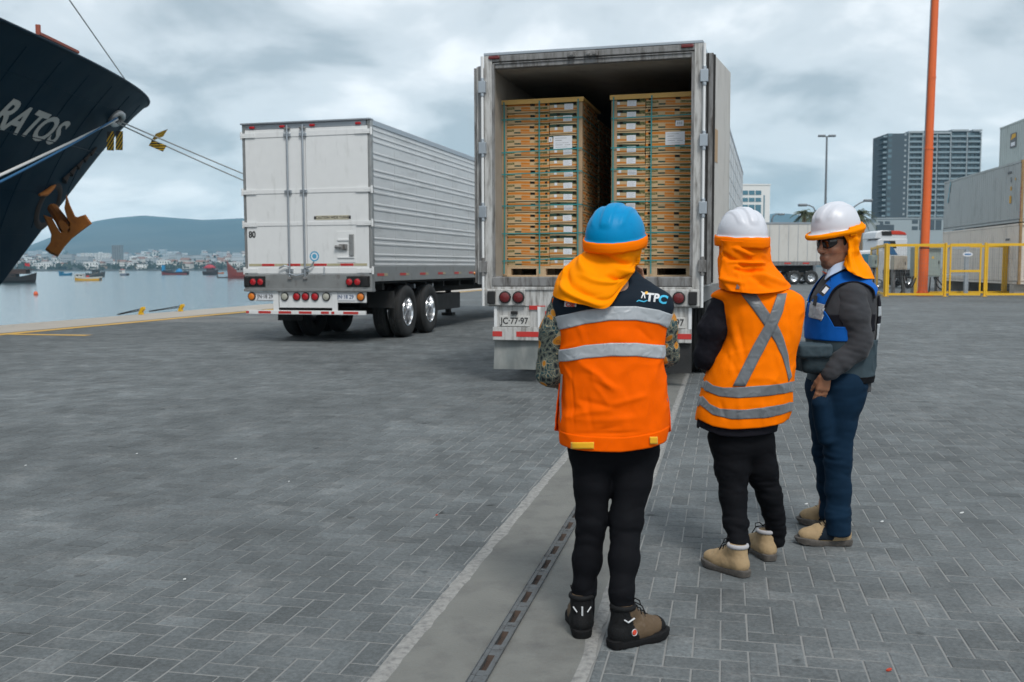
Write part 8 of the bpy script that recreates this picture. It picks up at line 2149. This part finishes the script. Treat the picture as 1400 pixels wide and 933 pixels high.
# jeans
L_ = [(V3(1151, 528, 4.90), 0.117), (V3(1149, 552, 4.895), 0.102), (V3(1147, 580, 4.89), 0.082), (V3(1145, 625, 4.88), 0.066), (V3(1146, 670, 4.865), 0.060), (V3(1146, 705, 4.85), 0.058), (V3(1146, 728, 4.845), 0.062)]
R_ = [(V3(1134, 530, 5.05), 0.114), (V3(1132, 570, 5.06), 0.09), (V3(1130, 620, 5.09), 0.069), (V3(1134, 665, 5.14), 0.059), (V3(1136, 695, 5.18), 0.056), (V3(1135, 706, 5.19), 0.057)]
def amp3(z): return 0.003 + 0.007*math.exp(-((z-0.16)/0.08)**2) + 0.006*math.exp(-((z-0.42)/0.08)**2)
PKT = (V3(1121, 552, 4.81), V3(1128, 600, 4.84))
legs(p3, L_, R_, MAT['denim'], 'jeans', V3(1144, 515, 4.98), amp3, 0.9, freq=24, extra=[(PKT[0], PKT[1], 0.044, 0.04)])
# side seam and pocket stitching
MAT['stitch'] = M('stitch', (0.16, 0.14, 0.12), 0.7)
# sweater torso
yc = Y3
rows = [(366, 1136, 1166, .055, yc, 2.0), (375, 1131, 1176, .085, yc, 2.1), (383, 1126, 1184, .13, yc, 2.2), (392, 1121, 1190, .165, yc, 2.3), (403, 1115, 1194, .18, yc, 2.3), (418, 1110, 1195, .188, yc, 2.4), (438, 1108, 1194, .19, yc, 2.4), (460, 1108, 1192, .186, yc, 2.4), (480, 1109, 1190, .18, yc, 2.4), (500, 1110, 1188, .175, yc, 2.4), (520, 1110, 1186, .17, yc, 2.4), (532, 1110, 1185, .168, yc, 2.4)]
VT = Loft(rows, amp=.005, freq=8)
sw = grid_mesh('sweater', VT.patch(VT.zmin, VT.zmax, nu=140, nv=80), MAT['fleece'], p3, thick=0.003)
# near sleeve and far sleeve
for ch in ([(V3(1164, 406, 4.85), 0.078), (V3(1167, 432, 4.82), 0.076), (V3(1175, 465, 4.805), 0.061), (V3(1170, 478, 4.80), 0.056), (V3(1150, 495, 4.785), 0.047), (V3(1136, 506, 4.775), 0.040), (V3(1131, 511, 4.772), 0.036)], [(V3(1156, 402, 5.13), 0.058), (V3(1162, 440, 5.16), 0.062), (V3(1165, 474, 5.18), 0.055), (V3(1145, 494, 5.15), 0.048), (V3(1128, 510, 5.12), 0.04)]):
    pts = np.array([p for p, r in ch]); s = SDF(pts.min(0)-0.1, pts.max(0)+0.1, 0.0045); s.chain(ch, 0.03); V, F = s.nets()
    np_mesh('sleeve', V, F, MAT['fleece'], sw, disp=lambda p: 0.0042*mnoise.noise((p[0]*22+p[2]*10, p[1]*12, p[2]*42)) + 0.0015*fbm(p, 24, 2), smooth_it=2)
# vest: slate lower part, blue chest, silver and black bands over the back
PI = math.pi
z_at = lambda py, px=1110: VT.u_of(px, py)[1]
def zc(py): return U(1150, py, Y3).z
vst = grid_mesh('vest', VT.patch(lambda u: zc(519), lambda u: zc(462), off=0.008, nu=140, nv=40), MAT['vest_slate'], p3, thick=0.004)
grid_mesh('hem_band', VT.patch(lambda u: zc(519.5), lambda u: zc(511), th0=-PI*0.62, th1=-PI*0.08, off=0.012, nu=50, nv=8), MAT['black_cloth'], vst, thick=0.003)
# blue chest pocket wraps the front (-X side)
def blue_top(th):
    d = abs(((th-(-PI)+PI) % (2*PI))-PI)          # angle from the front
    return zc(444) + (zc(414)-zc(444))*max(0, 1-(d/1.05)**3)
def band_rows(th0, th1, zlo, zhi, off, nu=60, nv=14):
    rows = []
    for i in range(nu+1):
        th = th0+(th1-th0)*i/nu; a = zlo(th) if callable(zlo) else zlo; b = zhi(th) if callable(zhi) else zhi
        rows.append([VT.pt(a+(b-a)*j/nv, th, off) for j in range(nv+1)])
    return rows
grid_mesh('blue_panel', band_rows(-PI-1.75, -PI+1.75, zc(463), blue_top, 0.012, 80, 20), MAT['vest_blue'], vst, thick=0.005)
grid_mesh('mesh_side', band_rows(-PI+0.5, -PI*0.30, zc(450), zc(428), 0.007, 50, 12), MAT['jacket_black'], vst, thick=0.003)
for a, b, mt, nm in ((463, 441, 'reflect', 'reflective_band'), (441, 431, 'jacket_black', 'black_band'), (431, 418, 'reflect', 'reflective_band'), (418, 404, 'jacket_black', 'black_band')):
    grid_mesh(nm, band_rows(-0.75, 1.6, zc(a), zc(b), 0.009, 50, 10), MAT[mt], vst, thick=0.004)
# shoulder strap on each side: blue over the shoulder, silver below
def strap_rows(Lf, left, right, off, n=36, m=8):
    A = catmull([[(x0+(x1-x0)*j/3, y0+(y1-y0)*j/3) for j in range(4)] for (x0, y0), (x1, y1) in zip(left, right)], n, m)
    return [[Lf.front(q[0], q[1], off) for q in row] for row in A]
lo_e = [(1192, 408), (1190, 397), (1180, 389), (1166, 386), (1152, 389), (1142, 397), (1135, 409), (1130, 421)]
up_e = [(1196, 396), (1193, 384), (1180, 376), (1164, 372), (1148, 373), (1133, 382), (1122, 397), (1113, 414)]
lo_s = [(1131, 419.5), (1128, 428), (1124, 439)]; up_s = [(1114, 412.5), (1110, 422), (1108, 433)]
mir = lambda rows: [[Vector((p.x, 2*Y3-p.y, p.z)) for p in r] for r in rows]
for far in (0, 1):
    m_ = mir if far else (lambda r: r)
    st = grid_mesh('shoulder_strap', m_(strap_rows(VT, up_e, lo_e, 0.014)), MAT['vest_blue'], vst, thick=0.005)
    grid_mesh('strap_end', m_(strap_rows(VT, up_s, lo_s, 0.016, 12)), MAT['reflect'], st, thick=0.005)
    mb = MB(); mb.tube([r[0] for r in m_([[Lf_] for Lf_ in [VT.front(x, y, 0.014) for x, y in [tuple(q) for q in catmull([[l_, l_] for l_ in lo_e], 30, 1)[:, 0]]]])], 0.006, 8); child_mb(mb, 'strap_trim', MAT['jacket_black'], st, smooth=60)
mb = MB(); mb.cbox(U(1127, 397, 4.792), (0.03, 0.012, 0.055), Matrix.Rotation(R(38), 3, 'Y'), 0); mb.cbox(U(1128.2, 397, 4.785), (0.018, 0.004, 0.034), Matrix.Rotation(R(38), 3, 'Y'), 1); child_mb(mb, 'name_badge', [MAT['ink'], MAT['paper']], vst)
mb = MB(); mb.cbox(U(1114.5, 411, 4.9), (0.012, 0.02, 0.05), Matrix.Rotation(R(8), 3, 'Y')); child_mb(mb, 'radio_antenna', MAT['black'], vst)
MAT['pouch_slate'] = fabric('pouch_slate', (0.022, 0.035, 0.043), 0.6, sheen=0.0)
s = SDF(V3(1110, 487, 4.84)-0.16, V3(1110, 487, 4.84)+0.16, 0.0045)
s.rbox(V3(1110, 491, 4.84), (0.07, 0.085, 0.064), 0.028); s.rbox(V3(1114, 502, 4.86), (0.05, 0.07, 0.03), 0.02)
V, F = s.nets(); pch = np_mesh('pouch', V, F, MAT['pouch_slate'], vst, disp=lambda p: 0.005*fbm(p, 16, 3), smooth_it=1)
s = SDF(V3(1110, 487, 4.82)-0.18, V3(1110, 487, 4.82)+0.18, 0.004); s.rbox(V3(1108, 478, 4.83), (0.082, 0.1, 0.033), 0.016)
V, F = s.nets(); np_mesh('pouch_flap', V, F, MAT['vest_slate'], pch, disp=lambda p: 0.006*fbm(p, 14, 3), smooth_it=1)
mb = MB(); mb.tube([U(1087, 487, 4.78), U(1098, 490, 4.76), U(1112, 488, 4.757), U(1124, 486, 4.765)], 0.0045, 6); child_mb(mb, 'pouch_zip', MAT['black'], pch)
# shirt collar
cpc = [[(1128, 383, 4.90), (1131, 376, 4.92), (1131, 369, 4.95)], [(1134, 378, 4.885), (1137, 370, 4.905), (1139, 362, 4.92)], [(1146, 372, 4.885), (1149, 364, 4.90), (1150, 357, 4.915)], [(1158, 366, 4.90), (1160, 358, 4.91), (1161, 352, 4.92)], [(1168, 362, 4.96), (1168, 354, 4.965), (1167, 350, 4.97)]]
cloth_from_px('shirt_collar', cpc, MAT['shirt_blue'], p3, amp=.001, nu=30, nv=12, thick=0.003)
cpc = [[(1128, 383, 4.92), (1131, 376, 4.94), (1131, 369, 4.96)], [(1129, 378, 5.02), (1133, 370, 5.01), (1136, 362, 5.0)], [(1142, 372, 5.08), (1146, 364, 5.06), (1148, 357, 5.05)], [(1160, 366, 5.06), (1161, 358, 5.05), (1162, 352, 5.04)], [(1168, 362, 4.98), (1168, 354, 4.98), (1167, 350, 4.98)]]
cloth_from_px('shirt_collar', cpc, MAT['shirt_blue'], p3, amp=.001, nu=30, nv=12, thick=0.003)
cpc = [[(1124, 371, 5.02), (1132, 374, 4.97)], [(1129, 376, 5.02), (1133, 377, 4.97)], [(1131, 381, 5.0), (1134, 381, 4.97)]]
cloth_from_px('flap_lining', cpc, MAT['red_lining'], p3, amp=.001, nu=8, nv=8)
# helmet, band, neck shade
HC = Vector(V3(1143, 313, 4.97))
yaw3 = math.atan2(FW[1], FW[0]) - PI/2
hat, rot = helmet(p3, HC, yaw3, R(-12), MAT['helmet_white'], a=0.116, b=0.126, h=0.130, rear=0.0)
rim_band(p3, HC, rot, MAT['flap_orange'], a=0.116, b=0.126, rear=0.0, dz=-0.013, r=0.014, flat=0.95, grow=1.12, peak=0.03, name='brim_band')
rim_band(p3, HC, rot, MAT['flap_orange'], a=0.116, b=0.126, rear=0.0, dz=-0.014, r=0.012, flat=2.1, grow=1.07, peak=0.0, ph0=R(75), ph1=R(285), name='band_skirt')
mb = MB(); mb.cbox(U(1139, 317, 4.853), (0.03, 0.005, 0.006), Matrix.Rotation(R(-6), 3, 'Y')); child_mb(mb, 'hat_slot', MAT['paper'], hat)
cp = [[(1150, 319, 4.855), (1159, 314, 4.85), (1170, 308, 4.88), (1177, 304, 4.97), (1174, 304, 5.05), (1162, 310, 5.09)],
      [(1157, 328, 4.872), (1162, 326, 4.865), (1171, 322, 4.885), (1177, 319, 4.97), (1174, 320, 5.05), (1162, 326, 5.085)],
      [(1160, 342, 4.89), (1164, 342, 4.87), (1170, 342, 4.89), (1174, 341, 4.97), (1172, 342, 5.05), (1162, 344, 5.08)],
      [(1155, 356, 4.885), (1161, 357, 4.855), (1172, 358, 4.875), (1180, 355, 4.96), (1177, 357, 5.06), (1164, 358, 5.09)],
      [(1154, 361, 4.885), (1160, 369, 4.815), (1177, 376, 4.825), (1189, 371, 4.95), (1186, 370, 5.08), (1167, 368, 5.13)],
      [(1154, 362, 4.885), (1161, 371, 4.81), (1180, 380, 4.815), (1194, 382, 4.95), (1190, 380, 5.09), (1170, 374, 5.14)]]
fl = [(0.2, 0.1, 0.75, 0.25, .05, .006), (0.3, 0.3, 0.95, 0.5, .05, -.006), (0.4, 0.15, 0.9, 0.3, .04, .006), (0.1, 0.3, 0.5, 0.45, .05, .005), (0.15, 0.1, 0.25, 0.5, .03, -.004)]
cloth_from_px('neck_shade', cp, MAT['flap_orange'], p3, amp=0.004, freq=10, folds=fl)
# boots with a dark curved side patch
pt = (lambda x, y, z: abs(y) > 0.02 and 0.10+0.5*(0.09-z) - 0.03 < x < 0.185 - 0.55*(z-0.03) and z > 0.03, MAT['navy'])
for hl, an in ((G(1163, 745), R(172)), (G(1160, 718), R(172))):
    o, W1 = shoe(p3, hl, an, 0.272, 'boot_tan', 'sole_grey', toe='sole_grey', shaft=0.06, wd=1.0, patch=pt, toe_len=0.028)
# ================================================================== sea air: one closed even volume round everything
hz = bpy.data.materials.new('haze_air'); hz.use_nodes = True; t = hz.node_tree; t.nodes.clear()
o_ = t.nodes.new('ShaderNodeOutputMaterial'); v_ = t.nodes.new('ShaderNodeVolumePrincipled'); v_.inputs['Color'].default_value = (0.4, 0.75, 0.99, 1); v_.inputs['Density'].default_value = 0.00013; v_.inputs['Anisotropy'].default_value = 0.0
t.links.new(v_.outputs[0], o_.inputs['Volume'])
mb = MB(); mb.box(-4200, 4200, -420, 5400, -6.5, 310)
hb = mb.build('haze', hz); tag(hb, kind='stuff')
